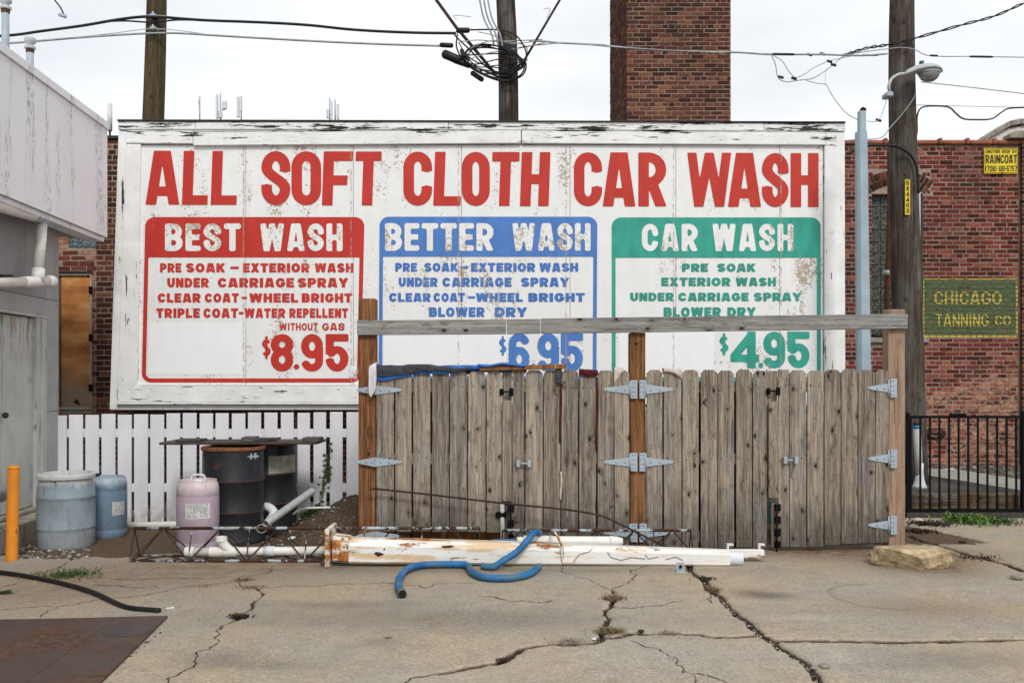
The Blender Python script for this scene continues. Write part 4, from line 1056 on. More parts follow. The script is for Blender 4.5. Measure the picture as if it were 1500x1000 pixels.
def price(items, mat):
    m = MB()
    for c, a, b, y0, y1 in items:
        x0, x1, z0, z1 = X(a, D_SIGN), X(b, D_SIGN), Zp(y1, D_SIGN), Zp(y0, D_SIGN); w, h = x1-x0, z1-z0
        tx = w*(.36 if c not in '$.' else (.30 if c == '$' else 1)); ty = h*(.20 if c not in '$.' else (.12 if c == '$' else 1))
        if c == '4': tx = w*.30
        if c == '.': fn = lambda x, z: np.hypot((x-w/2)/(w/2), (z-h/2)/(h/2))-1
        else: fn = glyph_sdf(glyph(c, w, h, tx, ty, .25), w, h, tx, ty)
        march(fn, 0, w, 0, h, .011, lambda p, q: (x0+p, ys_-.0035, z0+q), m)
    obj('price_lettering', m, M[mat], sgn)
price([('$', 384, 396.6, 492, 526), ('8', 396.5, 430, 489, 544), ('.', 430.5, 438.5, 533, 541), ('9', 441, 473.4, 489, 544), ('5', 477, 510.5, 489, 544)], 'sign_red')
price([('$', 731, 742, 492, 521), ('6', 745, 776, 488, 544), ('.', 777.5, 785, 532, 541), ('9', 787, 819, 488, 544), ('5', 821.5, 854, 488, 544)], 'sign_blue')
price([('$', 1054, 1067, 488, 520), ('4', 1070, 1112, 485.5, 539), ('.', 1111, 1118, 531, 539), ('9', 1118, 1150, 485.5, 539), ('5', 1153.6, 1185.6, 485.5, 539)], 'sign_green')
txt([('PRE', 579, 611), ('SOAK', 621.5, 671), ('-', 676, 686), ('EXTERIOR', 690, 784), ('WASH', 790, 847)], 385, 398, 'text_blue', **B_)
txt([('UNDER', 584, 641), ('CARRIAGE', 648, 749.5), ('SPRAY', 763, 833.6)], 406.5, 420, 'text_blue', **B_)
txt([('CLEAR', 570, 631), ('COAT', 635, 681), ('-', 686, 696), ('WHEEL', 697, 766), ('BRIGHT', 774, 856.6)], 429, 442, 'text_blue', **B_)
txt([('BLOWER', 628.6, 710), ('DRY', 725, 772)], 450, 464, 'text_blue', **B_)
txt([('PRE', 999, 1037), ('SOAK', 1050.5, 1106.5)], 386, 398, 'text_green', **B_)
txt([('EXTERIOR', 968.6, 1070), ('WASH', 1077.6, 1136.6)], 406.5, 419, 'text_green', **B_)
txt([('UNDER', 923, 987), ('CARRIAGE', 993.5, 1096.5), ('SPRAY', 1104, 1174)], 428.6, 441, 'text_green', **B_)
txt([('BLOWER', 972, 1056), ('DRY', 1065.5, 1107)], 450, 464, 'text_green', **B_)

# ------------------------------------------------------------------ WHITE PICKET FENCE
pf = thing('picket_fence', (X(300, D_PICK), D_PICK, 0), 'white wooden picket fence beneath the left half of the sign', 'fence')
pk_ = [(72, 98)] + [(102+23.85*k, 122+23.75*k) for k in range(17)] + [(508, 527), (532, 551)]
for i, (a, b) in enumerate(pk_):
    t = Zp(607.5-4.5*i/18+random.uniform(-1, 1), D_PICK)
    obj('picket', MB().prism([(X(a, D_PICK), .02), (X(b, D_PICK), .02), (X(b, D_PICK)+random.uniform(-.004, .004), t), (X(a, D_PICK)+random.uniform(-.004, .004), t)], D_PICK-.02, D_PICK), M['picket'], pf, bev=.003)
for a, b in ((628, 640), (708, 720)):
    obj('rail', MB().box(X(74, D_PICK), X(560, D_PICK), D_PICK+.001, D_PICK+.04, Zp(b, D_PICK), Zp(a, D_PICK)), M['picket'], pf)
lp = obj('drain_pipe', MB().tube([P(168, 770, 9.3), P(266, 768, 9.3), P(330, 769, 9.3)], .035, 14), M['pvc'], label='long white pipe lying along the foot of the picket fence', cat='pipe')

# ------------------------------------------------------------------ GATES
DG = D_GATE
gf = thing('timber_frame', (X(930, DG), DG+.06, 0), 'timber goalpost frame of three posts and a long grey crossbeam holding the gates', 'gate frame')
def gbox(px0, px1, py0, py1, y0, y1, zb=None): return MB().box(X(px0, DG), X(px1, DG), y0, y1, Zp(py1, DG) if zb is None else zb, Zp(py0, DG))
obj('post', gbox(525, 550, 437, 0, DG+.0, DG+.14, 0), M['post_brown'], gf, bev=.006)
obj('post', gbox(923, 945.5, 487, 0, DG+.0, DG+.14, 0), M['post_brown'], gf, bev=.006)
obj('post', gbox(1301.5, 1326, 453, 0, DG+.0, DG+.14, 0), M['post_tan'], gf, bev=.006, label='tan post at the right end')
def qb(c, y0, y1): return MB().prism([(X(a, DG), Zp(b, DG)) for a, b in c], y0, y1)
obj('beam', qb([(524, 491), (741.5, 489.5), (741.5, 468), (524, 469.5)], DG-.042, DG-.002), M['beam_wood'], gf, bev=.004)
obj('beam', qb([(742.5, 489.5), (791.5, 488.8), (791.5, 467.3), (742.5, 468)], DG-.040, DG-.002), M['beam_wood'], gf, bev=.004)
obj('beam', qb([(792.5, 489), (1327, 481.5), (1327, 460), (792.5, 466.6)], DG-.044, DG-.002), M['beam_wood'], gf, bev=.004)
for a, b in ((534, 481), (536, 477), (937, 471), (937, 482), (1303, 467), (1311, 469), (1303, 477), (1318, 473), (1230, 471), (560, 478), (800, 470), (800, 486)):
    obj('bolt', MB().tube([P(a, b, DG-.049), P(a, b, DG-.038)], .007, 8), M['galv'], gf)
def gate(name, boards, rng_top, rng_bot, label, rails):
    x0, x1 = boards[0][0], boards[-1][1]
    g = thing(name, (X((x0+x1)/2, DG), DG, Zp((rng_bot[0]+rng_bot[1])/2, DG)), label, 'gate', 'weathered board gate leaves')
    for a, b in boards:
        t = ((a+b)/2-x0)/(x1-x0); top = rng_top[0]+(rng_top[1]-rng_top[0])*t+random.uniform(-1.2, 1.2); bot = rng_bot[0]+(rng_bot[1]-rng_bot[0])*t+random.uniform(-1, 1)
        e = 5 if b-a > 18 else 0; w = random.uniform(-.6, .6)
        c = [(a, bot), (b, bot), (b+w, top+e), (b+w-e, top), (a+w+e, top), (a+w, top+e)] if e else [(a, bot), (b, bot), (b, top), (a, top)]
        yo = random.uniform(-.004, .004)
        o = obj('board', qb(c, DG-.024+yo, DG-.003+yo), M['fence_wood'], g, bev=.0022)
        nl = MB()
        for py in rails:
            for q in (.25, .75): nl.tube([P(a+(b-a)*q+random.uniform(-1, 1), py+random.uniform(-3, 3), DG-.0245+yo), P(a+(b-a)*q, py, DG-.02+yo)], .0042, 6)
        obj('nail_head', nl, M['black_iron'], o, kind='stuff')
    for py in rails: obj('rail', qb([(x0+1, py+8), (x1-1, py+8), (x1-1, py-8), (x0+1, py-8)], DG+.003, DG+.04), M['fence_wood'], g, bev=.003)
    return g
g1 = gate('gate', [(552, 577.5), (579, 603), (605.6, 630.5), (633, 657.5), (659, 684), (685.6, 711), (713, 735)], (541, 543), (777, 779), 'leftmost gate leaf of grey boards, topped by the dark cloth and blue tarp', (566, 672, 766))
g2 = gate('gate', [(750.5, 768), (769.5, 794.5), (796, 820.5), (822, 846.5), (848, 872.5), (875, 898.5), (900, 921.5)], (543, 541), (795, 799), 'second gate leaf from the left, with maroon rags over its boards', (566, 672, 780))
g3 = gate('gate', [(947, 969.6), (972, 997.5), (999, 1022.5), (1025.6, 1049.6), (1051, 1074.5), (1077.5, 1100.5), (1102, 1122.5)], (541, 542), (802, 801), 'third gate leaf from the left, beside the middle brown post', (566, 672, 786))
g4 = gate('gate', [(1139, 1155), (1156, 1180), (1181.5, 1205), (1206.5, 1230), (1231.5, 1255), (1256, 1280), (1281, 1300.5)], (542, 541), (801, 794), 'rightmost gate leaf, hung from the tan end post above the big rock', (566, 672, 786))
obj('cover_strip', qb([(736, 733), (749.5, 733), (749.5, 586), (736, 586)], DG-.05, DG-.027), M['fence_wood'], g1, bev=.003)
obj('inner_board', qb([(735.5, 778), (749.8, 778), (749.8, 545), (735.5, 545)], DG+.003, DG+.02), M['fence_wood'], g1)
obj('cover_strip', qb([(1124, 728), (1138, 728), (1138, 588), (1124, 588)], DG-.05, DG-.027), M['fence_wood'], g3, bev=.003)
obj('board', qb([(1128.5, 801), (1138.3, 801), (1138.3, 736), (1128.5, 736)], DG-.024, DG-.003), M['fence_wood'], g3, bev=.002)
obj('inner_board', qb([(1123, 735), (1138.5, 735), (1138.5, 543), (1123, 543)], DG+.003, DG+.02), M['fence_wood'], g3)
# hinges
def strap(g, cx, cy, sgn_, ln=37, plate=True, low=False):
    y0 = DG-.032
    pts = [(cx, cy+7), (cx+sgn_*ln, cy+2.2), (cx+sgn_*(ln+3), cy), (cx+sgn_*ln, cy-2.2), (cx, cy-7)]
    if sgn_ < 0: pts = pts[::-1]
    h_ = obj('hinge', qb(pts, y0, y0+.006), M['galv'], g, bev=.001)
    if plate:
        a, b = (cx-sgn_*10, cx-sgn_*.5); a, b = min(a, b), max(a, b)
        obj('hinge_plate', qb([(a, cy+13.5), (b, cy+13.5), (b, cy-13.5), (a, cy-13.5)], y0, y0+.005), M['galv'], h_, bev=.001)
        sc = MB()
        for yy in (-10, -3, 4, 10):
            for xx in (.3, .7): sc.tube([P(a+(b-a)*xx, cy+yy, y0-.003), P(a+(b-a)*xx, cy+yy, y0+.001)], .004, 6)
        obj('screw', sc, M['black_iron'], h_, kind='stuff')
        obj('barrel', MB().tube([P(cx, cy-12, y0-.002), P(cx, cy+12, y0-.002)], .007, 8), M['galv'], h_)
    sc = MB()
    for xx in (.2, .55, .9): sc.tube([P(cx+sgn_*ln*xx, cy+(1.5 if xx < .8 else 0), y0-.005), P(cx+sgn_*ln*xx, cy, y0+.001)], .007, 8)
    obj('bolt', sc, M['galv'], h_, kind='stuff')
for cy in (571, 676): strap(g1, 550, cy, 1, 37, False); strap(g1, 549.5, cy, -1, 24, False)
strap(g1, 550, 784, 1, 34, False); strap(g1, 549.5, 784, -1, 24, False)
for cy in (570, 676, 779): strap(g2, 923, cy, -1); strap(g3, 946, cy, 1)
for cy in (568, 671, 768): strap(g4, 1302, cy, -1, 30)
# handles, latches, drop bolts
def handle(g, px, py):
    h_ = obj('handle', MB().tube([P(px+5, py, DG-.062), P(px+17, py+1, DG-.062)], .008, 8), M['galv'], g)
    for q in (3, 19): obj('handle_mount', MB().prism([(X(px+q-2.5, DG), Zp(py+5, DG)), (X(px+q+2.5, DG), Zp(py+5, DG)), (X(px+q+2.5, DG), Zp(py-5, DG)), (X(px+q-2.5, DG), Zp(py-5, DG))], DG-.068, DG-.027), M['galv'], h_, bev=.003)
handle(g2, 756, 678); handle(g4, 1144.5, 673)
def latch(g, px, py):
    l = obj('latch', MB().box(*[X(px-9, DG), X(px-3, DG)], DG-.045, DG-.027, Zp(py+5, DG), Zp(py-5, DG)).box(X(px+5, DG), X(px+11, DG), DG-.045, DG-.027, Zp(py+6, DG), Zp(py-6, DG)), M['black_iron'], g, bev=.004)
    obj('bolt', MB().tube([P(px-8, py, DG-.05), P(px+10, py-1, DG-.05)], .007, 8), M['black_iron'], l)
latch(g1, 741, 574); latch(g3, 1130, 573)
def dropbolt(g, px, py0, py1, rod):
    d = obj('drop_bolt', MB().tube([P(px, py0, DG-.05), P(px, rod, DG-.05)], .007, 8), M['black_iron'], g)
    n = int((py1-py0)//18)+1
    for k in range(n):
        yy = py0+4+k*(py1-py0-8)/max(1, n-1)
        obj('keeper', MB().box(X(px-4.5, DG), X(px+4.5, DG), DG-.044, DG-.026, Zp(yy+5, DG), Zp(yy-5, DG)), M['black_iron'], d, bev=.003)
dropbolt(g3, 1137.5, 738, 800, 812); dropbolt(g1, 748.5, 740, 790, 806)
obj('bracket', MB().box(X(726, DG), X(742, DG), DG-.06, DG-.03, Zp(757, DG), Zp(748, DG)), M['black_iron'], g1, bev=.01)
obj('standpipe', MB().tube([P(735.5, 738, DG-.04), P(736, 800, DG-.04)], .020, 12), M['pvc_grey'], label='grey plastic pipe upright against the gap between the left gate leaves', cat='pipe')

# things seen over and through the gates
bn = thing('dumpster', (X(1190, 8.9), 8.9, 0), 'teal wheeled waste bin glimpsed through the gaps of the right gate', 'waste bin')
obj('bin_body', MB().prism([(X(1120, 8.9), .12), (X(1262, 8.9), .12), (X(1270, 8.9), 1.2), (X(1112, 8.9), 1.2)], 8.55, 9.2), M['teal_bin'], bn, bev=.02)
obj('lid', MB().box(X(1108, 8.9), X(1275, 8.9), 8.52, 9.24, 1.205, 1.24), M['black'], bn, bev=.02)
for a in (1130, 1250): obj('wheel', MB().tube([(X(a, 8.9)-.02, 8.62, .06), (X(a, 8.9)+.02, 8.62, .06)], .06, 14), M['black'], bn)
for a, b in ((1156, .6), (1181, .7), (1206, .66), (1232, .55)):
    obj('sticker', MB().box(X(a-2, 8.6), X(a+3, 8.6), 8.543, 8.548, .15, b), M['plastic_white'], bn)

for a, b, l in ((556, 650, 'brown plywood sheet seen through the gaps at the left of the leftmost gate'), (655, 735, 'brown plywood sheet seen through the gaps at the right of the leftmost gate'), (760, 905, 'dark plywood sheet seen through the gaps of the second gate')):
    obj('plywood_sheet', MB().add([(X(a, 8.5), 8.30, .0), (X(b, 8.5), 8.30, .0), (X(b, 8.5), 8.33, .0), (X(a, 8.5), 8.33, .0), (X(a, 8.5), 8.22, 1.5), (X(b, 8.5), 8.22, 1.5), (X(b, 8.5), 8.25, 1.5), (X(a, 8.5), 8.25, 1.5)], [(3,2,1,0),(4,5,6,7),(0,1,5,4),(1,2,6,5),(2,3,7,6),(3,0,4,7)]), M['dark_board' if a > 700 else 'post_brown'], None, l, 'plywood')
obj('plywood_sheet', MB().box(X(950, 8.5), X(1108, 8.5), 8.25, 8.28, 0, 1.42), M['dark_board'], None, 'dark plywood sheet seen through the gaps of the third gate', 'plywood')
# cloths draped over the gates
def drape(name, px0, px1, top, f0, f1, mat, label, cat='rag', n=14, sway=0.0, lump=.01, backdrop=.1, lower=None, dy=0.0):
    """cloth strip folded over the board tops: front drop f0..f1 (px) at its left and right ends"""
    cols = n; rows = 12; vs = []
    for i in range(cols+1):
        t = i/cols; px = px0+(px1-px0)*t
        tp = top(t) if callable(top) else top
        fr = lower(t) if lower else f0+(f1-f0)*t
        for j in range(rows+1):
            s = j/rows
            if s < .6:
                q = s/.6; py = tp + fr*(1-q); y = DG-.040-.010*math.sin(q*math.pi)+dy
            elif s < .75:
                q = (s-.6)/.15; py = tp-1.3*math.sin(q*math.pi); y = DG-.036+q*.06
            else:
                q = (s-.75)/.25; py = tp + q*backdrop*100; y = DG+.026
            w = mnoise.noise(Vector((px*.09, s*3.1, 7.7+px0)))*lump + mnoise.noise(Vector((px*.3, s*6, 1.7)))*lump*.5
            vs.append((X(px + sway*(1-s)*10 + mnoise.noise(Vector((px*.05, s*4, 3)))*1.5, DG), y - abs(w) if s < .62 else y, Zp(py, DG)+w*.6 + .004))
    fs = [(i*(rows+1)+j, (i+1)*(rows+1)+j, (i+1)*(rows+1)+j+1, i*(rows+1)+j+1) for i in range(cols) for j in range(rows)]
    m = MB(); m.add(vs, fs, True); o = obj(name, m, M[mat], None, label, cat)
    sd_ = o.modifiers.new('solid', 'SOLIDIFY'); sd_.thickness = .004; ss = o.modifiers.new('sub', 'SUBSURF'); ss.levels = 1; ss.render_levels = 1
    return o
drape('tarpaulin', 551, 772, lambda t: 541-3.5*t-3*math.sin(t*3.1), 11, 3, 'tarp', 'bright blue tarpaulin folded over the top of the left gate', 'tarpaulin', 40, lower=lambda t: 13*(1-t)**1.2+4+1.5*math.sin(t*17))
drape('cloth', 551, 690, lambda t: 534+4*t+1.5*math.sin(t*9), 14, 4, 'cloth_grey', 'dark grey cloth bunched on the blue tarpaulin at the left gate post', 'cloth', 30, lower=lambda t: 14*(1-t)+3.5, lump=.016, dy=-.015)
drape('rag', 542, 553, lambda t: 536-4*t, 40, 30, 'cloth_white', 'long white rag hanging over the brown left gate post', 'rag', 8, lower=lambda t: 48-14*abs(t-.35), lump=.02, dy=-.03)
drape('rag', 513, 524, lambda t: 538, 20, 14, 'cloth_white', 'small pale blue and white rag poking out left of the brown gate post', 'rag', 8, lower=lambda t: 18, lump=.02)
drape('rag', 848, 875, lambda t: 541+2*t, 10, 12, 'cloth_red', 'maroon rag folded over a board of the second gate leaf', 'rag', 12, lower=lambda t: 8+3*math.sin(t*3.1), lump=.012)
drape('rag', 899, 913, lambda t: 540, 16, 10, 'cloth_cream', 'cream rag draped over the last board left of the middle post', 'rag', 10, lower=lambda t: 20*(1-t)+4, lump=.012)
drape('rag', 971, 998, lambda t: 540+2*t, 8, 10, 'cloth_cream', 'cream and maroon rag draped over a board right of the middle post', 'rag', 12, lower=lambda t: 5+9*t*t, lump=.012)
drape('rag', 813, 823, lambda t: 541, 20, 14, 'cloth_grey', 'thin dark rag caught between boards of the second gate leaf', 'rag', 8, lower=lambda t: 22, lump=.015)
def strip(px0, py0, px1, py1, w, mat, label):
    m = MB(); n = 12; vs = []
    for i in range(n+1):
        t = i/n; px = px0+(px1-px0)*t + math.sin(t*5)*1.0; py = py0+(py1-py0)*t; ww = w*(.5+.7*math.sin(t*2.6+.3))
        for k, s in enumerate((-1, -.3, .3, 1)): vs.append((X(px+ww*s/2, DG), DG-.030-.008*(1-abs(s))-.003*math.sin(t*20), Zp(py, DG)))
    m.add(vs, [(i*4+k, i*4+k+1, i*4+k+5, i*4+k+4) for i in range(n) for k in range(3)], True)
    o = obj('rag', m, M[mat], None, label, 'rag'); s_ = o.modifiers.new('solid', 'SOLIDIFY'); s_.thickness = .003
strip(820, 548, 821, 648, 2.6, 'cloth_red', 'long thin maroon cloth strip hanging in a gap of the second gate leaf')
strip(873.5, 552, 874, 658, 2.6, 'cloth_red', 'long maroon cloth strip hanging between boards left of the middle post')
strip(821, 690, 821.4, 731, 2.6, 'cloth_cream', 'short cream cloth strip hanging low in a gap of the second gate leaf')
obj('loose_plank', MB().prism([(X(703, DG), Zp(543, DG)), (X(829, DG), Zp(540, DG)), (X(829, DG), Zp(533, DG)), (X(703, DG), Zp(537, DG))], DG-.06, DG+.12), M['post_brown'], None, 'brown plank lying across the top of the left gates', 'plank', bev=.003)
fc = MB(); fc.tube(cat_rom([P(742, 545, DG-.03), P(738, 520, DG+.2), P(750, 530, DG+.1)]), .004, 6)
drape('cloth', 700, 770, lambda t: 533.5+1.5*math.sin(t*8), 4, 3, 'tarp', 'crumpled edge of blue sheet on the brown loose plank', 'sheet', 16, lower=lambda t: 3.5, lump=.012, dy=-.03)

# ------------------------------------------------------------------ DRUMS
def lab(drum, px0, px1, py0, py1, cx, cy, r, mat='paper', lines=True):
    """curved paper label on the drum, facing the camera"""
    m = MB(); ink = MB(); n = 8; d = cy-r
    a0 = math.asin(max(-.98, min(.98, (X(px0, d)-cx)/r))); a1 = math.asin(max(-.98, min(.98, (X(px1, d)-cx)/r))); z0, z1 = Zp(py1, d), Zp(py0, d)
    def pt(a, z, o): return (cx+(r+o)*math.sin(a), cy-(r+o)*math.cos(a), z)
    for i in range(n):
        u, v = a0+(a1-a0)*i/n, a0+(a1-a0)*(i+1)/n
        m.add([pt(u, z0, .002), pt(v, z0, .002), pt(v, z1, .002), pt(u, z1, .002)], [(0, 1, 2, 3)])
    l = obj('label', m, M[mat], drum)
    if not lines: return
    rr = random.Random(int(px0))
    for k in range(14):
        z = z1-(z1-z0)*(k+1)/15.5; u = a0+(a1-a0)*.08
        while u < a0+(a1-a0)*.88:
            L0 = (a1-a0)*rr.uniform(.03, .11); v = min(u+L0, a0+(a1-a0)*.94)
            if rr.random() < .8: ink.add([pt(u, z, .0034), pt(v, z, .0034), pt(v, z+(z1-z0)*.02, .0034), pt(u, z+(z1-z0)*.02, .0034)], [(0, 1, 2, 3)])
            u = v+(a1-a0)*.03
    obj('fine_print', ink, M['ink'], l, kind='stuff')
def plastic_drum(px0, px1, ytop, ybase, mat, label, open_rim):
    d0 = F*H/(ybase-HY); r = (X(px1, d0)-X(px0, d0))/2; d = d0+r; r *= d/d0; cx = X((px0+px1)/2, d); h = H + (HY-ytop)/F*d
    t = thing('plastic_drum', (cx, d, 0), label, 'drum', 'plastic drums by the picket fence')
    if open_rim:
        prof = [(r*.93, 0), (r*.97, .02), (r*.985, h*.22), (r*.985, h*.25), (r*1.0, h*.26), (r*1.0, h*.275), (r*.985, h*.285), (r*.99, h*.62), (r*.985, h*.665), (r*1.0, h*.675), (r*1.0, h*.69), (r*.985, h*.70), (r*.965, h*.82), (r*.90, h*.90), (r*.90, h*.925), (r*.985, h*.935), (r*.99, h*.965), (r*.985, h*.985), (r*.95, h), (r*.88, h), (r*.86, h*.96), (r*.84, h*.90), (.01, h*.895)]
    else:
        prof = [(r*.93, 0), (r*.98, .015), (r, .04), (r, h*.13), (r*.985, h*.14), (r, h*.15), (r, h*.76), (r*.985, h*.775), (r*.985, h*.785), (r, h*.80), (r*.99, h*.88), (r*.93, h*.955), (r*.89, h*.965), (r*.88, h*1.0), (r*.84, h*1.0), (r*.83, h*.965), (.01, h*.96)]
    obj('drum_body', MB().lathe(prof, (cx, d, 0), 40), mat, t, sharp=50)
    return t, cx, d, r, h
t1, cx, d, r, h = plastic_drum(57, 137, 692, 806, M['drum_blue1'], 'big scuffed pale blue plastic drum with a white lid, left of the others', True)
obj('bung', MB().tube([(cx+.02, d-r*.99, h*.91), (cx+.02, d-r*1.03, h*.91)], .008, 8), M['black'], t1)
t2, cx, d, r, h = plastic_drum(130, 184.5, 697, 790, M['drum_blue2'], 'smaller blue plastic drum with a paper label beside the scuffed drum', False)
lab(t2, 162, 182.5, 736, 755.5, cx, d, r)
obj('cap', MB().lathe([(.045, 0), (.045, .02), (.03, .028), (.005, .03)], (cx-.11, d-.02, h), 16), M['black'], t2)
obj('cap', MB().lathe([(.03, 0), (.03, .012), (.005, .014)], (cx+.09, d-.05, h*.962), 14), M['drum_blue2'], t2)
t3, cx, d, r, h = plastic_drum(260, 320, 702, 811, M['drum_pink'], 'pink plastic drum with a white carrying handle and torn label', False)
lab(t3, 271.5, 303.5, 738, 760, cx, d, r)
hp = [(cx-.055, d, h*.96), (cx-.06, d, h+.015), (cx-.04, d, h+.04), (cx+.04, d, h+.04), (cx+.06, d, h+.015), (cx+.055, d, h*.96)]
obj('handle', MB().tube(cat_rom(hp, 4), .009, 8), M['plastic_white'], t3)
obj('cap', MB().lathe([(.05, 0), (.05, .022), (.02, .026), (.005, .026)], (cx, d, h*.965), 16), M['plastic_white'], t3)
obj('tape', MB().tube([(cx+.05, d-r*.9, h*.9), (cx+.05, d-r*.92, h*.92)], .004, 6), M['plastic_white'], t3)
def steel_drum(pxc, ybase, label, pxr):
    r = .283; d = F*H/(ybase-HY)+r; cx = X(pxc, d); h = .88
    t = thing('steel_drum', (cx, d, 0), label, 'drum', 'black steel drums')
    prof = [(r*.96, 0), (r, .006), (r, .03), (r*.975, .04), (r*.975, h*.31), (r*1.0, h*.325), (r*1.0, h*.34), (r*.975, h*.355), (r*.975, h*.63), (r*1.0, h*.645), (r*1.0, h*.66), (r*.975, h*.675), (r*.975, h*.95), (r*.97, h-.03)]
    obj('drum_body', MB().lathe(prof, (cx, d, 0), 44), M['drum_black'], t, sharp=60)
    for zz in (.332, .652): obj('hoop', MB().lathe([(r*.99, h*zz-.006), (r*1.006, h*zz), (r*.99, h*zz+.006)], (cx, d, 0), 44, caps=False), M['drum_rust'], t)
    rim = [(r*.97, h-.035), (r*1.02, h-.028), (r*1.02, h-.006), (r*.99, h), (r*.95, h), (r*.94, h-.02), (.01, h-.02)]
    obj('rim', MB().lathe(rim, (cx, d, 0), 44), M['drum_rust'], t, sharp=60)
    return t, cx, d, r, h
s2, cx2, d2, r2, h2 = steel_drum(393, 783, 'black steel drum with a pale square label, standing behind the other black drum', 0)
lab(s2, 393, 427, 668, 694, cx2, d2, r2, 'paper_old', False)
s1, cx1, d1, r1, h1 = steel_drum(342, 800, 'rusty black steel drum with a clamp ring, standing in front beside the pink drum', 0)
obj('ring_clamp', MB().tube([P(363, 669, d1-r1-.02), P(379, 668, d1-r1-.02)], .008, 8).box(X(368, d1-r1), X(370, d1-r1), d1-r1-.03, d1-r1+.0, Zp(672, d1-r1), Zp(664, d1-r1)).box(X(374, d1-r1), X(376, d1-r1), d1-r1-.03, d1-r1, Zp(671, d1-r1), Zp(663, d1-r1)), M['galv'], s1)
# planks across the drums
dpk = 8.9
obj('cover_plank', MB().prism([(X(249, dpk), .884), (X(473, dpk), .888), (X(472, dpk), .912), (X(249, dpk), .908)], dpk-.28, dpk+.18), M['dark_board'], None, 'wide dark plank laid over the two black steel drums', 'plank', bev=.004)
for a, b, q, l in ((263, 299, .0, 'thin dark strip of wood on the left end of the drum plank'), (358, 376, .02, 'small dark wood block in the middle of the drum plank'), (376, 405, .008, 'flat dark batten right of the wood block on the drum plank'), (446, 471, .016, 'dark wood block on the right end of the drum plank')):
    obj('wood_block', MB().box(X(a, dpk-.15), X(b, dpk-.15), dpk-.26, dpk-.05, .914, .934+q), M['dark_board'], None, l, 'wood block', bev=.004)
# dirt mound
mm = MB(); nx_, ny_ = 70, 34; x0, x1, y0, y1 = X(350, 8.6), X(560, 8.6)+.3, 8.02, 9.75; vs = []
for j in range(ny_+1):
    for i in range(nx_+1):
        x = x0+(x1-x0)*i/nx_; y = y0+(y1-y0)*j/ny_; u = i/nx_; v = j/ny_
        s = max(0, min(1, (u-.05)/.55)); s = s*s*(3-2*s); q = max(0, min(1, v/.75)); q = q*q*(3-2*q)
        z = .30*s*q + .05*mnoise.noise(Vector((x*4, y*4, 0)))*min(1, s*q*4) + .02*mnoise.noise(Vector((x*15, y*15, 3)))*min(1, s*q*6) - .012
        vs.append((x, y, z))
mm.add(vs, [(j*(nx_+1)+i, j*(nx_+1)+i+1, (j+1)*(nx_+1)+i+1, (j+1)*(nx_+1)+i) for j in range(ny_) for i in range(nx_)], True)
obj('soil_mound', mm, M['soil'], None, kind='structure')
def mound_z(x, y):
    i = min(nx_, max(0, int(round((x-x0)/(x1-x0)*nx_)))); j = min(ny_, max(0, int(round((y-y0)/(y1-y0)*ny_)))); return vs[j*(nx_+1)+i][2]
pebbles('mound_stones', 800, lambda: (random.uniform(x0, x1), random.uniform(y0, y1)), mound_z, .005, .022, 'small stones littering the heap of soil', 'stones')
# pipes by the mound
obj('grey_pipe', MB().tube([P(389, 767, 8.35), P(457, 719, 9.0)], .036, 18, caps=False).tube([P(457, 719, 9.0), P(389, 767, 8.35)], .030, 18, caps=False), M['pvc_grey'], None, 'grey plastic pipe leaning on the soil heap beside the black drums', 'pipe', sharp=60)
obj('pipe_elbow', MB().tube(cat_rom([P(384, 742, 8.75), P(394, 743, 8.7), P(401, 752, 8.66), P(391, 768, 8.6)], 5), .042, 16), M['plastic_white'], None, 'white elbow pipe at the foot of the black drum', 'pipe', sharp=60)
obj('thin_pipe', MB().tube(cat_rom([P(430, 752, 8.8), P(437, 747, 8.9), P(450, 744, 9.0), P(484, 743, 9.0)], 4), .011, 10), M['pvc'], None, 'thin white pipe lying on top of the soil heap', 'pipe')
obj('wire_loop', MB().tube([P(383+7*math.cos(a/10*math.pi), 774+6*math.sin(a/10*math.pi), 8.3) for a in range(-14, 7)], .004, 6), M['galv'], None, 'small bent wire loop hanging by the end of the grey pipe', 'wire')
for (a, b, c_, d_, m_, l_) in ((470, 788, 8, 5, 'plastic_white', 'crumpled white plastic scrap by the rusty flange'), (430, 792, 9, 4, 'plastic_white', 'pale crumpled litter below the soil heap'), (1345, 764, 8, 3, 'cloth_cream', 'pink and white paper litter below the iron fence'), (1391, 690, 10, 3, 'cloth_cream', 'scrap of pink board lying behind the iron fence')):
    bmx = bmesh.new(); bmesh.ops.create_icosphere(bmx, subdivisions=2, radius=1)
    g_ = G(a, b) if a != 1391 else GT(a, b); s = g_[1]/F
    m = MB(); m.add([(g_[0]+v.co.x*c_*s*(1+.5*mnoise.noise(v.co*2)), g_[1]+v.co.y*.05, g_[2]+.02+v.co.z*d_*s*(1+.7*mnoise.noise(v.co*3+Vector((a, 0, 0))))) for v in bmx.verts], [tuple(v.index for v in f.verts) for f in bmx.faces]); bmx.free()
    obj('litter', m, M[m_], None, l_, 'litter')

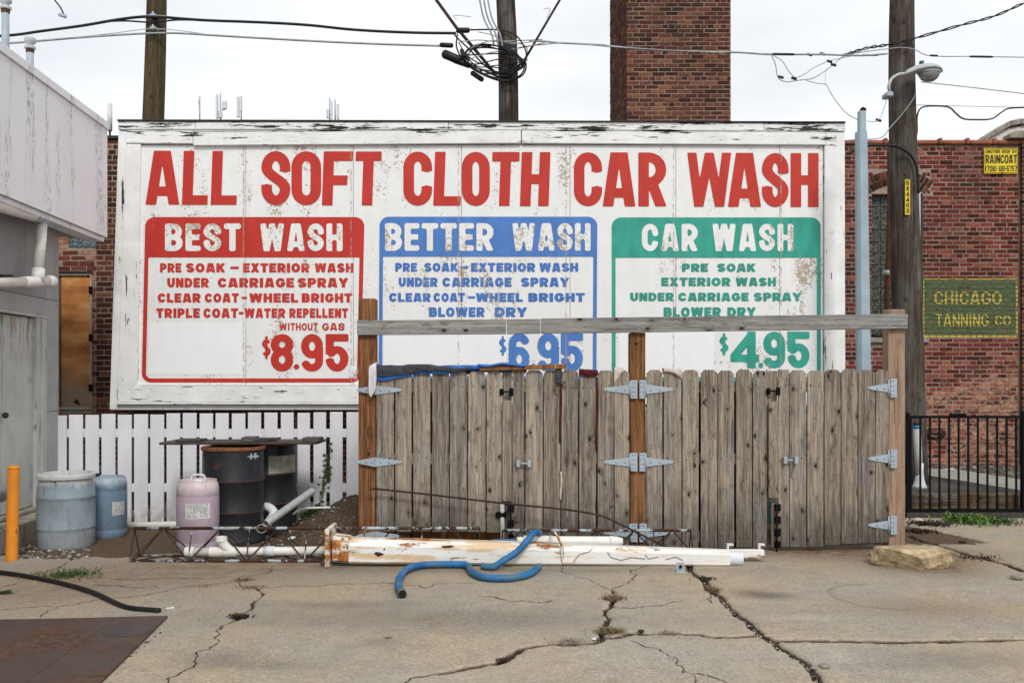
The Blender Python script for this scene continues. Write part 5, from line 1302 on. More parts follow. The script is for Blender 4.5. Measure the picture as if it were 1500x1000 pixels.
# ------------------------------------------------------------------ SCRAP PILE: masts, steel pole, pipes, hose
def mast(x0, x1, d, ybot, h, wd, label, seg, taper=0, tops=True, bot2=None):
    zb = Zp(ybot, d); t = thing('lattice_mast', (X((x0+x1)/2, d), d, zb-.01), label, 'lattice mast', 'fallen lattice masts')
    xa, xb = X(x0, d), X(x1, d)
    front = lambda x: (x, d, zb+.01); back = lambda x: (x, d+wd, zb+.015); topc = lambda x: (x, d+wd/2, zb+h-taper*(x-xa)/(xb-xa))
    obj('chord', MB().tube([front(xa), front((xa+xb)/2), front(xb)], .0135, 10), M['rusty_mast'], t)
    obj('chord', MB().tube([back(xa), back(xb)], .010, 8), M['rusty_mast'], t)
    obj('chord', MB().tube([topc(xa), topc((xa+xb)/2), topc(xb)], .0135, 10), M['rusty_mast'], t)
    for a, b in ((front(xa), back(xa)), (front(xa), topc(xa)), (back(xa), topc(xa)), (front(xb), topc(xb)), (back(xb), topc(xb))): obj('brace', MB().tube([a, b], .0062, 6, caps=False), M['rust_dark'], t)
    n = max(2, int((xb-xa)/seg))
    for k in range(1, n, 1): obj('brace', MB().tube([topc(xa+(xb-xa)*k/n), front(xa+(xb-xa)*k/n)], .0055, 6, caps=False), M['rusty_mast'], t)
    for k in range(n):
        u = xa+(xb-xa)*k/n; v = xa+(xb-xa)*(k+1)/n; m_ = (u+v)/2
        for a, b in ((front(u), topc(m_)), (topc(m_), front(v)), (back(u), topc(m_)), (topc(m_), back(v)), (front(u), back(m_)), (back(m_), front(v))):
            obj('brace', MB().tube([a, b], .0056, 5, caps=False), M['rust_dark'], t)
    return t
mast(190, 702, 7.55, 823, .262, .20, 'long rusty triangular lattice mast lying in front of the drums', .46)
mast(736, 1015, 7.75, 811, .185, .16, 'rusty lattice mast section lying behind the white steel pole, ending under the middle post', .28)
# tapered square steel pole with flange
sp_d = 7.38
sp = thing('steel_pole', (X(780, sp_d), sp_d, 0), 'fallen white steel pole, long and square, with peeling paint and a rusty flange', 'steel pole')
def frus(xa, xb, ta, ba, tb_, bb, d, dep_a, dep_b):
    ch_ = .25
    def sec(x, t, b, dep):
        z1, z0 = Zp(t, d), Zp(b, d); c = (z1-z0)*ch_; X0 = X(x, d)
        return [(X0, d, z0+c*.4), (X0, d, z1-c), (X0, d+c, z1), (X0, d+dep-c, z1), (X0, d+dep, z1-c), (X0, d+dep, z0+c*.4), (X0, d+dep-c*.4, z0), (X0, d+c*.4, z0)]
    a, b = sec(xa, ta, ba, dep_a), sec(xb, tb_, bb, dep_b); m = MB()
    m.add(a+b, [(0, 7, 6, 5, 4, 3, 2, 1)[::-1], tuple(range(8, 16))[::-1]] + [((i+1) % 8, i, i+8, (i+1) % 8+8) for i in range(8)]); return m
obj('shaft', frus(510, 825, 790, 826, 798.5, 828, sp_d, .21, .18), M['steel_white'], sp, bev=.004)
obj('shaft', frus(825.5, 1070, 799.5, 827.5, 807, 829, sp_d+.005, .17, .13), M['steel_white'], sp, bev=.004)
obj('sleeve', frus(486, 509.5, 786, 823, 789, 825, sp_d-.008, .24, .23), M['steel_rusty'], sp, bev=.004)
obj('flange', MB().box(X(477.5, sp_d), X(484, sp_d), sp_d-.06, sp_d+.27, Zp(832, sp_d-.06), Zp(773, sp_d)), M['steel_rusty'], sp, bev=.006)
for a, b in ((-.04, 780), (-.04, 822), (.24, 782)): obj('flange_bolt', MB().tube([(X(472, sp_d), sp_d+a, Zp(b, sp_d)), (X(487, sp_d), sp_d+a, Zp(b, sp_d))], .010, 6), M['rust'], sp)
obj('end_tube', MB().tube([(X(1068, sp_d), sp_d+.07, Zp(819.5, sp_d)), (X(1090, sp_d), sp_d+.07, Zp(820.5, sp_d))], .058, 18, caps=False).tube([(X(1090, sp_d), sp_d+.07, Zp(820.5, sp_d)), (X(1068, sp_d), sp_d+.07, Zp(819.5, sp_d))], .050, 18, caps=True), M['plastic_white'], sp, sharp=60)
obj('band', MB().tube(cat_rom([(X(811, sp_d), sp_d+.18, Zp(781, sp_d)), (X(815, sp_d), sp_d+.02, Zp(783, sp_d)), (X(822, sp_d), sp_d-.012, Zp(797, sp_d)), (X(823, sp_d), sp_d-.008, Zp(815, sp_d)), (X(826, sp_d), sp_d-.008, Zp(825, sp_d))], 4), .010, 6), M['steel_rusty'], sp)
ru = MB()
rgd = random.Random(4)
for (a, b, w, h) in ((555, 811, 9, 4), (656, 800, 11, 2.5), (563, 804, 2, 2)):
    pts = [(X(a+w*math.cos(k)*rgd.uniform(.5, 1), sp_d-.002), Zp(b+h*math.sin(k)*rgd.uniform(.5, 1), sp_d-.002)) for k in [i*math.pi/6 for i in range(11, -1, -1)]]
    ru.add([(x, sp_d-.0025, z) for x, z in pts[::-1]], [tuple(range(12))])
obj('rust_spot', ru, M['rust_dark'], sp)
cr_ = MB()
for ln in ([(840, 823), (848, 812), (862, 808), (868, 803)], [(890, 808), (895, 816), (910, 820), (925, 816), (945, 818)], [(945, 812), (950, 818), (965, 815)], [(975, 819), (990, 815), (1000, 820)]):
    pts = [P(a, b, sp_d-.001) for a, b in ln]; cr_.tube(pts, .0022, 4)
obj('paint_cracks', cr_, M['rust_dark'], sp, kind='stuff')
# props beneath the pole
obj('support_channel', MB().box(X(470, 7.45), X(690, 7.45), 7.42, 7.56, .0, .022), plain('green_rusty_steel', (.045, .13, .09), .6, var=.5, sc=12, dirt=(.08, .04, .02)), None, 'flat green rusty channel under the left half of the white pole', 'steel channel', bev=.004)
# rail with hooks
rl = thing('hook_rail', (X(1075, 7.6), 7.6, .06), 'short white rail with two upright hooks at the right end of the scrap', 'rail')
obj('rail', MB().box(X(1036, 7.6), X(1119, 7.6), 7.58, 7.64, Zp(817, 7.6), Zp(804.5, 7.6)), M['steel_white'], rl, bev=.004)
for a in (1065, 1111): obj('hook', MB().box(X(a, 7.6), X(a+2.5, 7.6), 7.59, 7.63, Zp(804.4, 7.6), Zp(796, 7.6)).box(X(a+2.6, 7.6), X(a+9, 7.6), 7.59, 7.63, Zp(798.5, 7.6), Zp(796, 7.6)), M['steel_white'], rl)
obj('block', MB().box(X(1060, 7.62), X(1075, 7.62), 7.59, 7.64, 0, Zp(817.2, 7.6)), M['rust_dark'], rl)
# white pipe with tee
wp = thing('pvc_pipe', (X(370, 7.62), 7.62, .05), 'long white pipe with an upright open branch, lying inside the left mast', 'pipe')
dp = 7.63; zc = lambda y: Zp(y, dp)
obj('pipe', MB().tube([(X(283, dp), dp, zc(808)), (X(478, dp), dp, zc(806))], .036, 20), M['pvc'], wp)
obj('cap', MB().tube([(X(271, dp), dp, zc(808)), (X(272, dp), dp, zc(808)), (X(285, dp), dp, zc(808))], [.036, .044, .044], 20), M['pvc'], wp)
obj('tee', MB().tube([(X(308, dp), dp, zc(808)), (X(347, dp), dp, zc(807.5))], .0435, 20).tube(cat_rom([(X(337, dp), dp, zc(806)), (X(330, dp), dp-.01, zc(799)), (X(325.5, dp), dp-.02, zc(789))], 3), .040, 18, caps=False), M['pvc'], wp, sharp=60)
obj('collar', MB().lathe([(.040, -.02), (.048, -.018), (.048, .018), (.036, .018), (.034, -.03), (.001, -.032)], (X(325.5, dp), dp-.02, zc(788)), 22), M['pvc'], wp, sharp=50)
obj('coupling', MB().tube([(X(387, dp), dp, zc(806.8)), (X(402, dp), dp, zc(806.7))], .042, 20), M['plastic_white'], wp)
# short pipe on the steel pole
w2 = thing('pvc_cylinder', (X(838, 7.6), 7.6, .17), 'short thick white pipe with a plug, resting behind the white pole', 'pipe')
dq = 7.64
obj('tube', MB().tube([(X(770, dq), dq, Zp(792.5, dq)), (X(912-9, dq), dq, Zp(793, dq)), (X(912, dq), dq, Zp(793, dq))], [.045, .045, .030], 20), M['pvc'], w2, sharp=40)
obj('coupling', MB().tube([(X(767, dq), dq, Zp(792.5, dq)), (X(810, dq), dq, Zp(792.8, dq))], .050, 20), M['pvc'], w2)
obj('coupling', MB().tube([(X(893, dq), dq, Zp(793, dq)), (X(898, dq), dq, Zp(793, dq))], .049, 20), M['pvc'], w2)
obj('plug', MB().tube([(X(757, dq), dq, Zp(792.5, dq)), (X(767, dq), dq, Zp(792.5, dq))], .038, 10), M['pvc'], w2)
# blue hose, in the loops the photo shows
def ghose(pts, r, mat, label, name='hose', extra=None):
    q_ = cat_rom(pts, 26 if mat == 'hose_blue' else 8); rb = [r*(1+(.045 if i % 2 else -.03)*(1 if mnoise.noise(Vector((i*.02, float(pts[0][0]), 0))) > -.08 else .2)) for i in range(len(q_))] if mat == 'hose_blue' else r
    m = MB(); m.tube(q_, rb, 14, caps=True); o = obj(name, m, M[mat], None, label, 'hose'); return o
hr = .0265
ghose([P(722, 794, 7.72), P(735, 793.5, 7.66), P(757, 793, 7.62)], .026, 'hose_blue', 'short stub of blue hose plugged into the thick white pipe')
h1_ = [P(788, 779, 7.56), P(781, 781, 7.42), P(772, 792, 7.34), P(757, 808, 7.30), P(740, 819, 7.26), (X(722, 7.22), 7.22, .03), (X(706, 7.26), 7.26, .03)]
ghose(h1_, hr, 'hose_blue', 'blue hose length arching over the white pole and down to the concrete')
def GH(px, py): return G(px, py, .03)
h2_ = [GH(790, 829), GH(775, 840), GH(745, 846), GH(710, 845), GH(692, 838), GH(684, 828), GH(662, 826), GH(620, 827), GH(597, 833), GH(586, 845), GH(584, 858), GH(589, 869)]
ho = ghose(h2_, hr, 'hose_blue', 'blue hose length snaking across the concrete with its open end towards the viewer')
obj('hose_mouth', MB().tube([Vector(h2_[-1])+Vector((-.001, .01, 0)), Vector(h2_[-1])+Vector((.005, -.014, -.003))], .022, 12), M['ink'], ho)
obj('hose_cuff', MB().tube([Vector(h2_[-1])+Vector((-.006, .02, 0)), Vector(h2_[-1])+Vector((.003, -.010, -.002))], .031, 16, caps=False), M['weed_dry'], ho)
ghose([P(790, 779.5, 7.6), P(793, 784, 7.75), P(797, 790, 7.8)], hr*.9, 'hose_blue', 'blue hose tail dropping behind the white pole')
# rusty rod
rod = cat_rom([P(545, 715, 7.98), P(630, 724, 7.96), P(740, 737, 7.92), P(830, 746, 7.9), P(880, 755, 7.85), P(910, 768, 7.8), P(950, 788, 7.72), P(985, 804, 7.65)], 5)
obj('rusty_rod', MB().tube(rod, .0085, 8), M['rust_dark'], None, 'long thin rusty rod leaning across the gates, bent down at its right end', 'rod')
obj('rod_tip', MB().tube([P(542, 715, 7.98), P(548, 715.5, 7.98)], .014, 8), M['rust'], None, 'small rusty nut on the left tip of the leaning rod', 'nut')
obj('wire_scrap', MB().tube(cat_rom([P(696, 760, 7.9), P(690, 775, 7.8), P(697, 790, 7.75)], 4), .003, 5), M['rust_dark'], None, 'thin bent wire sticking up behind the pole', 'wire')
# angle bracket
bk = thing('angle_bracket', G(997, 838), 'small galvanised angle bracket on the concrete under the white pole', 'bracket')
q = G(997, 838)
obj('plate', MB().box(q[0]-.032, q[0]+.032, q[1]-.04, q[1]+.01, .0, .006), M['galv'], bk)
obj('upright', MB().box(q[0]-.030, q[0]+.030, q[1]+.0105, q[1]+.0165, .0, .075), M['galv'], bk)
obj('bolt', MB().tube([(q[0], q[1]-.01, .045), (q[0], q[1]+.02, .045)], .012, 8), M['black_iron'], bk)

# ------------------------------------------------------------------ left foreground: bollard, hose, steel plate
bo = thing('bollard', G(18, 821), 'slim orange painted bollard at the left edge beside the old door', 'bollard')
bp = G(17, 820)
obj('tube', MB().tube([(bp[0], bp[1], 0), (bp[0]+.018, bp[1], .76)], .0475, 20), M['bollard'], bo, sharp=50)
obj('cap', MB().lathe([(.049, 0), (.049, .012), (.03, .024), (.004, .028)], (bp[0]+.018, bp[1], .758), 20), M['bollard'], bo)
hz = [GH(-30, 832), GH(20, 838), GH(60, 845), GH(105, 855), GH(140, 866), GH(165, 878), GH(190, 887), GH(234, 891)]
hz = [(a, b, .018) for a, b, c in hz]
ghose(hz, .017, 'black', 'black rubber hose lying on the concrete above the steel plate')
pl = [G(-60, 912), G(246, 905), G(150, 1000), G(100, 1060), G(-150, 1060)]
plt = thing('steel_plate', G(100, 960), 'rusty brown steel plate lying on the concrete in the lower left corner', 'steel plate')
seam = (G(172, 907), G(70, 983))
def lerp(a, b, t): return tuple(x+(y-x)*t for x, y in zip(a, b))
s_end = G(-40, 1060)
obj('plate', MB().plan([(p[0], p[1]) for p in (s_end, G(100, 1060), G(150, 1000), G(246, 905), G(173, 906.8))], .004, .018), M['plate'], plt, bev=.003)
obj('plate', MB().plan([(p[0], p[1]) for p in (G(-150, 1060), (s_end[0]-.004, s_end[1]), (lambda p: (p[0]-.004, p[1]))(G(173, 906.8)), G(-60, 912))], .004, .017), M['plate'], plt, bev=.003)
wet = MB(); c_ = G(186, 923, .018)
pts = [(c_[0]+.15*math.cos(a)*(1+.06*math.sin(3*a)), c_[1]+.13*math.sin(a)*(1+.05*math.cos(2*a)), .0192) for a in [k*math.pi/18 for k in range(36)]]
wet.add(pts, [tuple(range(36))])
M['puddle'] = plain('puddle', (.040, .030, .028), .4, var=.4)
obj('puddle', wet, M['puddle'], plt)

# rock
bmx = bmesh.new(); bmesh.ops.create_icosphere(bmx, subdivisions=5, radius=1)
rk = G(1351, 836); rm = MB(); vv = []
rr_ = random.Random(5)
cuts = [(Vector((0, .1, 1)), .42), (Vector((.15, -.25, 1)), .50), (Vector((-.55, -.75, -.35)), .52), (Vector((.30, -.90, -.10)), .66), (Vector((.05, -.75, .65)), .62), (Vector((.75, -.6, -.1)), .78), (Vector((-.95, -.1, .2)), .80), (Vector((.9, .1, .35)), .84), (Vector((-.2, -.8, -.6)), .72), (Vector((.5, -.8, -.5)), .74), (Vector((-.8, -.45, -.4)), .76)]
cuts = [(a.normalized(), b) for a, b in cuts]
for v in bmx.verts:
    c = v.co*1.0
    for a, b in cuts:
        d_ = c.dot(a)
        if d_ > b: c = c - a*(d_-b)
    c.z = max(-.5, c.z)
    s_ = 1 + .05*mnoise.noise(c*2.2+Vector((5, 1, 2))) + .035*mnoise.noise(c*5) + .018*mnoise.noise(c*11) + .012*mnoise.noise(c*25)
    vv.append((rk[0] + c.x*.335*s_, rk[1]+.17 + c.y*.22*s_, .080 + c.z*.165*s_))
rm.add(vv, [tuple(v.index for v in f.verts) for f in bmx.faces]); bmx.free()
obj('rock', rm, M['rock'], None, 'large flat yellowish rock lying in front of the right gate post', 'rock')
obj('flat_stone', MB().plan([(G(a, b)[0], G(a, b)[1]) for a, b in ((1272, 813), (1300, 818), (1305, 812), (1285, 808))], .0, .03), M['stone'], None, 'thin flat stone half under the right gate', 'stone', bev=.005)

# ------------------------------------------------------------------ left white building
ux, uy = -.0667/math.hypot(.0667, 1), 1/math.hypot(.0667, 1); nx2, ny2 = uy, -ux
WO = (X(86, 9.5), 9.5)
def LBp(u, n): return (WO[0]+ux*u+nx2*n, WO[1]+uy*u+ny2*n)
def u_at(px, n):
    p = (px-CX)/F; ox, oy = WO[0]+nx2*n, WO[1]+ny2*n; return (p*oy-ox)/(ux-p*uy)
def LB(px, py, n):
    u = u_at(px, n); x, y = LBp(u, n); return (x, y, Zp(py, y))
def lbox(u0, u1, n0, n1, z0, z1): return MB().plan([LBp(u0, n0), LBp(u0, n1), LBp(u1, n1), LBp(u1, n0)][::1], z0, z1)
lb = thing('workshop_building', (WO[0], WO[1], 0), 'grey metal clad building at the left with a tall white fascia', 'building')
NF = .30; uf = .5
ztf, zbf = 4.27, 3.04
us = [uf, u_at(76, NF), u_at(20, NF)-.6, u_at(20, NF)-1.8, -5.5]
for k in range(4): obj('fascia_panel', lbox(us[k+1]+.0025, us[k]-.0025, NF-.02, NF, zbf, ztf-.06), M['fascia'], lb, bev=.002)
obj('fascia_end', lbox(uf, uf+.02, -5, NF, zbf, ztf-.06), M['fascia'], lb)
obj('roof_cap', lbox(-5.5, uf+.03, NF-.10, NF+.02, ztf-.058, ztf+.02), M['fascia'], lb, bev=.004)
obj('roof', lbox(-5.5, uf+.0, -5, NF-.11, ztf-.12, ztf-.06), M['fascia'], lb)
obj('soffit', lbox(-5.5, uf-.01, -.3, NF-.022, zbf-.0, zbf+.03), M['siding'], lb)
obj('soffit_trim', lbox(-5.5, uf, .10, NF-.03, zbf-.05, zbf-.002), M['fascia'], lb)
# wall with door opening
ud1, ud0 = u_at(67, 0), -5.5
zd = Zp(463, LBp(u_at(40, 0), 0)[1]); 
obj('wall_core', lbox(-5.5, -.02, -.3, -.07, 0, 3.04), M['siding_dark'], lb)
obj('end_wall', lbox(-.02, .0, -5, -.0, 0, 3.04), M['siding'], lb)
cuts = [0, u_at(80, 0), ud1+.02]
for a, b in ((u_at(80, 0), -.003), (ud1+.01, u_at(80, 0)-.004)):
    for z0_, z1_ in ((.0, 1.17), (1.175, 2.30), (2.305, 3.03)): obj('siding_panel', lbox(a, b, -.065, 0, z0_, z1_), M['siding'], lb, bev=.003)
for a, b in ((u_at(37, 0), ud1+.006), (u_at(-10, 0), u_at(37, 0)-.004), (u_at(-70, 0)-.5, u_at(-10, 0)-.004)):
    obj('siding_panel', lbox(a, b, -.065, -.0, zd+.20, 3.03), M['siding_dark'], lb, bev=.003)
obj('header_panel', lbox(-5, ud1+.006, -.065, .006, zd+.03, zd+.195), M['siding'], lb, bev=.003)
dr = obj('door_frame', lbox(u_at(52, 0), ud1, -.065, .012, .2, zd).plan([LBp(-5, -.065), LBp(-5, .02), LBp(ud1+.01, .02), LBp(ud1+.01, -.065)], zd+.001, zd+.028), M['old_frame'], lb, bev=.004)
obj('frame_strip', lbox(u_at(60, .012), u_at(63, .012), .0125, .022, .2, zd), M['old_frame'], dr)
do = obj('door', lbox(u_at(5, -.02), u_at(51, -.02), -.06, -.025, .27, zd-.01), M['old_door'], lb, bev=.003)
do2 = obj('door', lbox(u_at(-80, -.02), u_at(4, -.02), -.06, -.027, .27, zd-.01), M['old_door'], lb, bev=.003)
kn = LB(8, 608, .0)
obj('knob', MB().tube([LB(8, 608, -.03), LB(8, 608, .02)], .012, 8).tube([LB(8, 608, .02), LB(8, 608, .035), LB(8, 608, .055)], [.018, .028, .018], 12), M['rust_dark'], do)
obj('step', lbox(-5, ud1+.12, -.1, .22, 0, .22), M['stone'], lb, bev=.012)
obj('step_edge', lbox(-5, ud1+.14, -.06, .04, .221, .262), M['stone'], lb, bev=.008)
# pipes on the wall
pp = thing('drain_pipe', LB(57, 415, .2), 'white plastic drain pipe running under the fascia and down the grey wall', 'pipe')
ppm = cat_rom([LB(-60, 284, .2), LB(0, 301, .2), LB(50, 315, .2)], 2)
obj('pipe', MB().tube(ppm, .06, 18), M['pvc'], pp)
obj('elbow', MB().tube(cat_rom([LB(48, 314, .2), LB(60, 318, .2), LB(63, 326, .2)], 4), .064, 18), M['galv'], pp)
obj('pipe', MB().tube([LB(61.5, 324, .2), LB(56, 398, .2)], .049, 18), M['pvc'], pp)
obj('tee', MB().tube([LB(56.5, 394, .2), LB(55, 412, .2)], .058, 18).tube([LB(34, 413, .2), LB(70, 412, .2)], .050, 18), M['pvc'], pp)
obj('pipe', MB().tube([LB(-60, 415, .2), LB(35, 413, .2)], .042, 18), M['pvc'], pp)
obj('end_cap', MB().tube([LB(68, 412, .2), LB(76, 412, .2), LB(79, 412, .2)], [.058, .058, .04], 12), M['pvc'], pp)
obj('clamp', MB().tube([LB(-2, 409, .15), LB(15, 409, .15)], .045, 10), M['black'], pp)
obj('wall_pipe', MB().tube([LB(-40, 725, .25), LB(2, 723, .25)], .07, 14), M['galv'], None, 'stub of thick grey pipe at the left edge beside the bollard', 'pipe')
# roof vents
def vent(px, ytop, ybot, label, n):
    u = u_at(px, n); x, y = LBp(u, n); s = y/F; zt = Zp(ytop, y)
    t = thing('vent_pipe', (x, y, ztf-.06), label, 'vent pipe', 'roof vent pipes'); zb = ztf-.06
    obj('pipe', MB().tube([(x, y, zb), (x, y, zt-.10)], .032, 14), M['galv'], t)
    obj('rust_band', MB().tube([(x, y, zt-.13), (x, y, zt-.10)], .037, 14), M['rust'], t)
    obj('cowl', MB().lathe([(.03, -.10), (.05, -.095), (.05, -.075), (.03, -.065), (.03, -.05), (.052, -.035), (.052, 0), (.045, .008), (.005, .01)], (x, y, zt), 20), M['lamp_grey'], t, sharp=60)
vent(8, -2, 60, 'taller roof vent pipe at the very top left corner', .05)
vent(44, 57, 88, 'shorter roof vent pipe with a white cowl behind the fascia top', .05)

# ------------------------------------------------------------------ utility poles
def pole(name, pts, rs, mat, label, d):
    t = thing(name, (X(pts[0][0], d), d, 0), label, 'utility pole')
    P3 = [(X(a, d), d, Zp(b, d) if b is not None else 0) for a, b in pts]
    m = MB(); n = 8; q = cat_rom(P3, 6); rr = np.interp(np.linspace(0, 1, len(q)), np.linspace(0, 1, len(rs)), rs)
    m.tube(q, [float(r_) for r_ in rr], 22); obj('trunk', m, M[mat], t); return t
D1 = 11.1
zt0 = lambda: None
p1 = pole('utility_pole', [(202, None), (224.5, 175), (231, -60)], [.155, .125, .11], 'pole_green', 'brown wooden utility pole behind the left part of the sign', D1)
p2 = pole('utility_pole', [(738, None), (745, 175), (738, -60)], [.14, .12, .11], 'pole_wood', 'grey wooden utility pole rising behind the middle of the sign', D1)
D3 = 11.7
p3 = pole('utility_pole', [(1336, None), (1322, 175), (1321.5, -60)], [.20, .165, .14], 'pole_wood', 'thick wooden utility pole on the right, holding the street lamp', D3)
# tag with numbers on the right pole
tg = obj('number_tag', MB().box(X(1325.7, D3-.19), X(1333, D3-.19), D3-.192, D3-.189, Zp(314.5, D3-.19), Zp(263, D3-.19)), M['yellow'], p3)
for k, c in enumerate('514403'):
    m = MB(); y0_, y1_ = 265+k*8.1, 265+k*8.1+6.6
    word(m, c, X(1327.2, D3-.19), X(1331.6, D3-.19), Zp(y1_, D3-.19), Zp(y0_, D3-.19), D3-.1935, stem=.32, bar=.2)
    obj('digit', m, M['ink'], tg)
# conduits on right pole
obj('rusty_conduit', MB().tube(cat_rom([P(1304, 215, 12.3), P(1304, 300, 12.3), P(1300, 420, 12.3), P(1297, 545, 12.3), P(1296, 700, 12.3)], 4), .038, 14), M['rust'], None, 'rust brown conduit rising just left of the thick right pole', 'conduit')
obj('conduit_clamp', MB().tube([P(1298.8, 396, 12.3), P(1298.6, 403, 12.3)], .045, 14), M['lamp_grey'], None, 'pale sleeve round the rust brown conduit', 'sleeve')
obj('grey_conduit', MB().tube([P(1345.5, 283, 11.65), P(1345.5, 380, 11.65), P(1341, 700, 11.65)], [.024, .022, .014], 12), M['lamp_grey'], None, 'pale grey cable guard on the right side of the thick pole', 'conduit')
# blue-grey steel post
sb = thing('steel_post', (X(1269, 9.8), 9.8, 0), 'light blue grey square steel post with a narrower top, right of the sign', 'steel post')
def sqtube(x0, x1, x2, x3, yb, yt, d, dep):
    m = MB(); c = .25
    def sec(xa, xb, z):
        X0, X1 = X(xa, d), X(xb, d); w = X1-X0; k = w*c
        return [(X0, d+k, z), (X0+k*.8, d, z), (X1-k*.8, d, z), (X1, d+k, z), (X1, d+w-k, z), (X1-k, d+w, z), (X0+k, d+w, z), (X0, d+w-k, z)]
    zb = 0 if yb is None else Zp(yb, d)
    a, b = sec(x0, x1, zb), sec(x2, x3, Zp(yt, d)); m.add(a+b, [tuple(range(7, -1, -1)), tuple(range(8, 16))]+[(i, (i+1) % 8, (i+1) % 8+8, i+8) for i in range(8)]); return m
obj('lower_shaft', sqtube(1260.5, 1281.5, 1256.5, 1272, None, 192, 9.8, .15), M['blue_pole'], sb)
obj('upper_shaft', sqtube(1258.8, 1270, 1258.8, 1269.5, 191.9, 162, 9.82, .1), M['blue_pole'], sb)
obj('cap', MB().lathe([(.036, 0), (.03, .02), (.012, .035), (.002, .04)], (X(1264.2, 9.86), 9.86, Zp(162, 9.86)), 12), M['rust_dark'], sb)
# street lamp
DL = 11.35
sl_ = thing('street_lamp', P(1304, 137, DL), 'white cobra head street lamp mounted on the thick right pole', 'street lamp')
arm = cat_rom([P(1303.5, 138, DL+.05), P(1302, 127, DL), P(1306, 116, DL), P(1316, 109.5, DL), P(1327, 108, DL)], 6)
obj('arm', MB().tube(arm, .019, 12), M['lamp_grey'], sl_)
obj('clamp', MB().box(X(1299, DL), X(1309, DL), DL+.0, DL+.16, Zp(141, DL), Zp(134, DL)), M['galv'], sl_, bev=.01)
hd = MB(); secs = [(1324, 108.5, 3.2, 4), (1330, 106.5, 6.5, 7), (1340, 103, 8, 12), (1352, 101, 8.5, 15), (1364, 100.5, 8, 15), (1373, 101.5, 6, 12), (1378.5, 103.5, 2.6, 6), (1380, 104.5, .8, 2)]
n = 20; vs2 = []
for a, b, hh, ww in secs:
    for k in range(n):
        th = 2*math.pi*k/n; cz_ = math.sin(th); cz_ = cz_ if cz_ > 0 else cz_*.35
        vs2.append((X(a, DL), DL+math.cos(th)*ww*DL/F, Zp(b-cz_*hh+1.5, DL)))
hd.add(vs2, [(i*n+k, i*n+(k+1) % n, (i+1)*n+(k+1) % n, (i+1)*n+k)[::-1] for i in range(len(secs)-1) for k in range(n)] + [tuple(range(n)), tuple(range((len(secs)-1)*n, len(secs)*n))[::-1]], True)
obj('housing', hd, M['lamp_grey'], sl_)
obj('lens_rim', MB().lathe([(.135, .0), (.14, .008), (.135, .016)], (X(1361, DL), DL, Zp(107.8, DL)), 26, caps=False, sy=.9), M['galv'], sl_)
obj('glass_bowl', MB().lathe([(.004, -.105), (.05, -.10), (.09, -.075), (.12, -.035), (.13, .0), (.12, .004)], (X(1361, DL), DL, Zp(107.5, DL)), 26, sy=.9), M['lamp_glass'], sl_)
obj('reflector', MB().lathe([(.03, -.05), (.07, -.03), (.10, .0)], (X(1361, DL), DL, Zp(107, DL)), 20, sy=.9), M['lamp_grey'], sl_)
obj('photocell', MB().lathe([(.028, 0), (.028, .045), (.02, .05), (.002, .05)], (X(1350, DL), DL, Zp(95.5, DL)), 14), M['green_cap'], sl_)

# ------------------------------------------------------------------ cables
def cable(pts, r, mat, label, d=D1, name='cable', twist=False, cat='cable', sides=6):
    q = [P(a, b, d if len(t_) == 0 else t_[0]) for a, b, *t_ in pts]
    q = cat_rom(q, 8); m = MB()
    if twist:
        for ph in (0, math.pi):
            m.tube([Vector(p)+Vector((0, math.cos(i*.8+ph), math.sin(i*.8+ph)))*r*1.1 for i, p in enumerate(q)], r*.8, sides)
    else: m.tube(q, r, sides)
    return obj(name, m, M[mat], None, label, cat, 'overhead cables')
F1 = D1-.17
cable([(-60, 56), (15, 52), (60, 46), (120, 38), (180, 28), (224, 25), (300, 30), (380, 33), (450, 37), (520, 44), (600, 48), (668, 49)], .016, 'black', 'thick black overhead cable, upper of the two left of the middle pole', F1)
cable([(150, 32), (185, 31), (224, 33), (262, 29.5), (320, 31)], .010, 'black', 'slack black strand beside the left pole under the thick cable', F1)
cable([(150, 31), (190, 25), (224, 22.5), (262, 26), (300, 30)], .005, 'galv', 'thin steel strand arching over the left pole clamp', F1)
cable([(-60, 67), (20, 63), (60, 60), (120, 55), (180, 51), (224, 49), (262, 49), (320, 52.5), (380, 56), (470, 61), (560, 65), (645, 67.5)], .012, 'cable_grey', 'grey overhead cable, lower of the two left of the middle pole', F1)
cable([(120, 54), (165, 49), (200, 44.5), (224, 42.5), (262, 45), (310, 51.5)], .005, 'galv', 'thin grey strand arching at the left pole above the grey cable', F1)
for py in (21, 40):
    b_ = thing('cable_clamp', P(224, py, F1), 'steel cable clamp bolted to the left pole, %s one' % ('upper' if py == 21 else 'lower'), 'clamp', 'cable clamps on the left pole')
    obj('bracket', MB().box(X(220, F1), X(229, F1), F1-.02, F1+.08, Zp(py+3, F1), Zp(py, F1)), M['galv'], b_, bev=.004)
    obj('bolt', MB().tube([P(224, py-3.5, F1), P(224, py+4, F1)], .012, 8), M['galv'], b_)
def splice(a0, b0, a1, b1, r, label, d=F1, mat='black'):
    obj('splice_sleeve', MB().tube([P(a0, b0, d), P(a0+(a1-a0)*.1, b0+(b1-b0)*.1, d), P(a0+(a1-a0)*.9, b0+(b1-b0)*.9, d), P(a1, b1, d)], [r*.6, r, r, r*.6], 10), M[mat], None, label, 'cable splice', 'cable splices')
splice(668, 45, 688, 44.5, .032, 'black splice sleeve on the upper cable left of the middle pole')
splice(644, 66, 664, 67, .028, 'black splice sleeve ending the lower grey cable')
splice(648, 78, 676, 90, .052, 'largest black splice box hanging left of the middle pole')
splice(690, 106, 708, 118, .030, 'black splice sleeve lowest under the cable coils')
splice(676, 72, 681, 90, .026, 'short upright black splice sleeve among the coils')
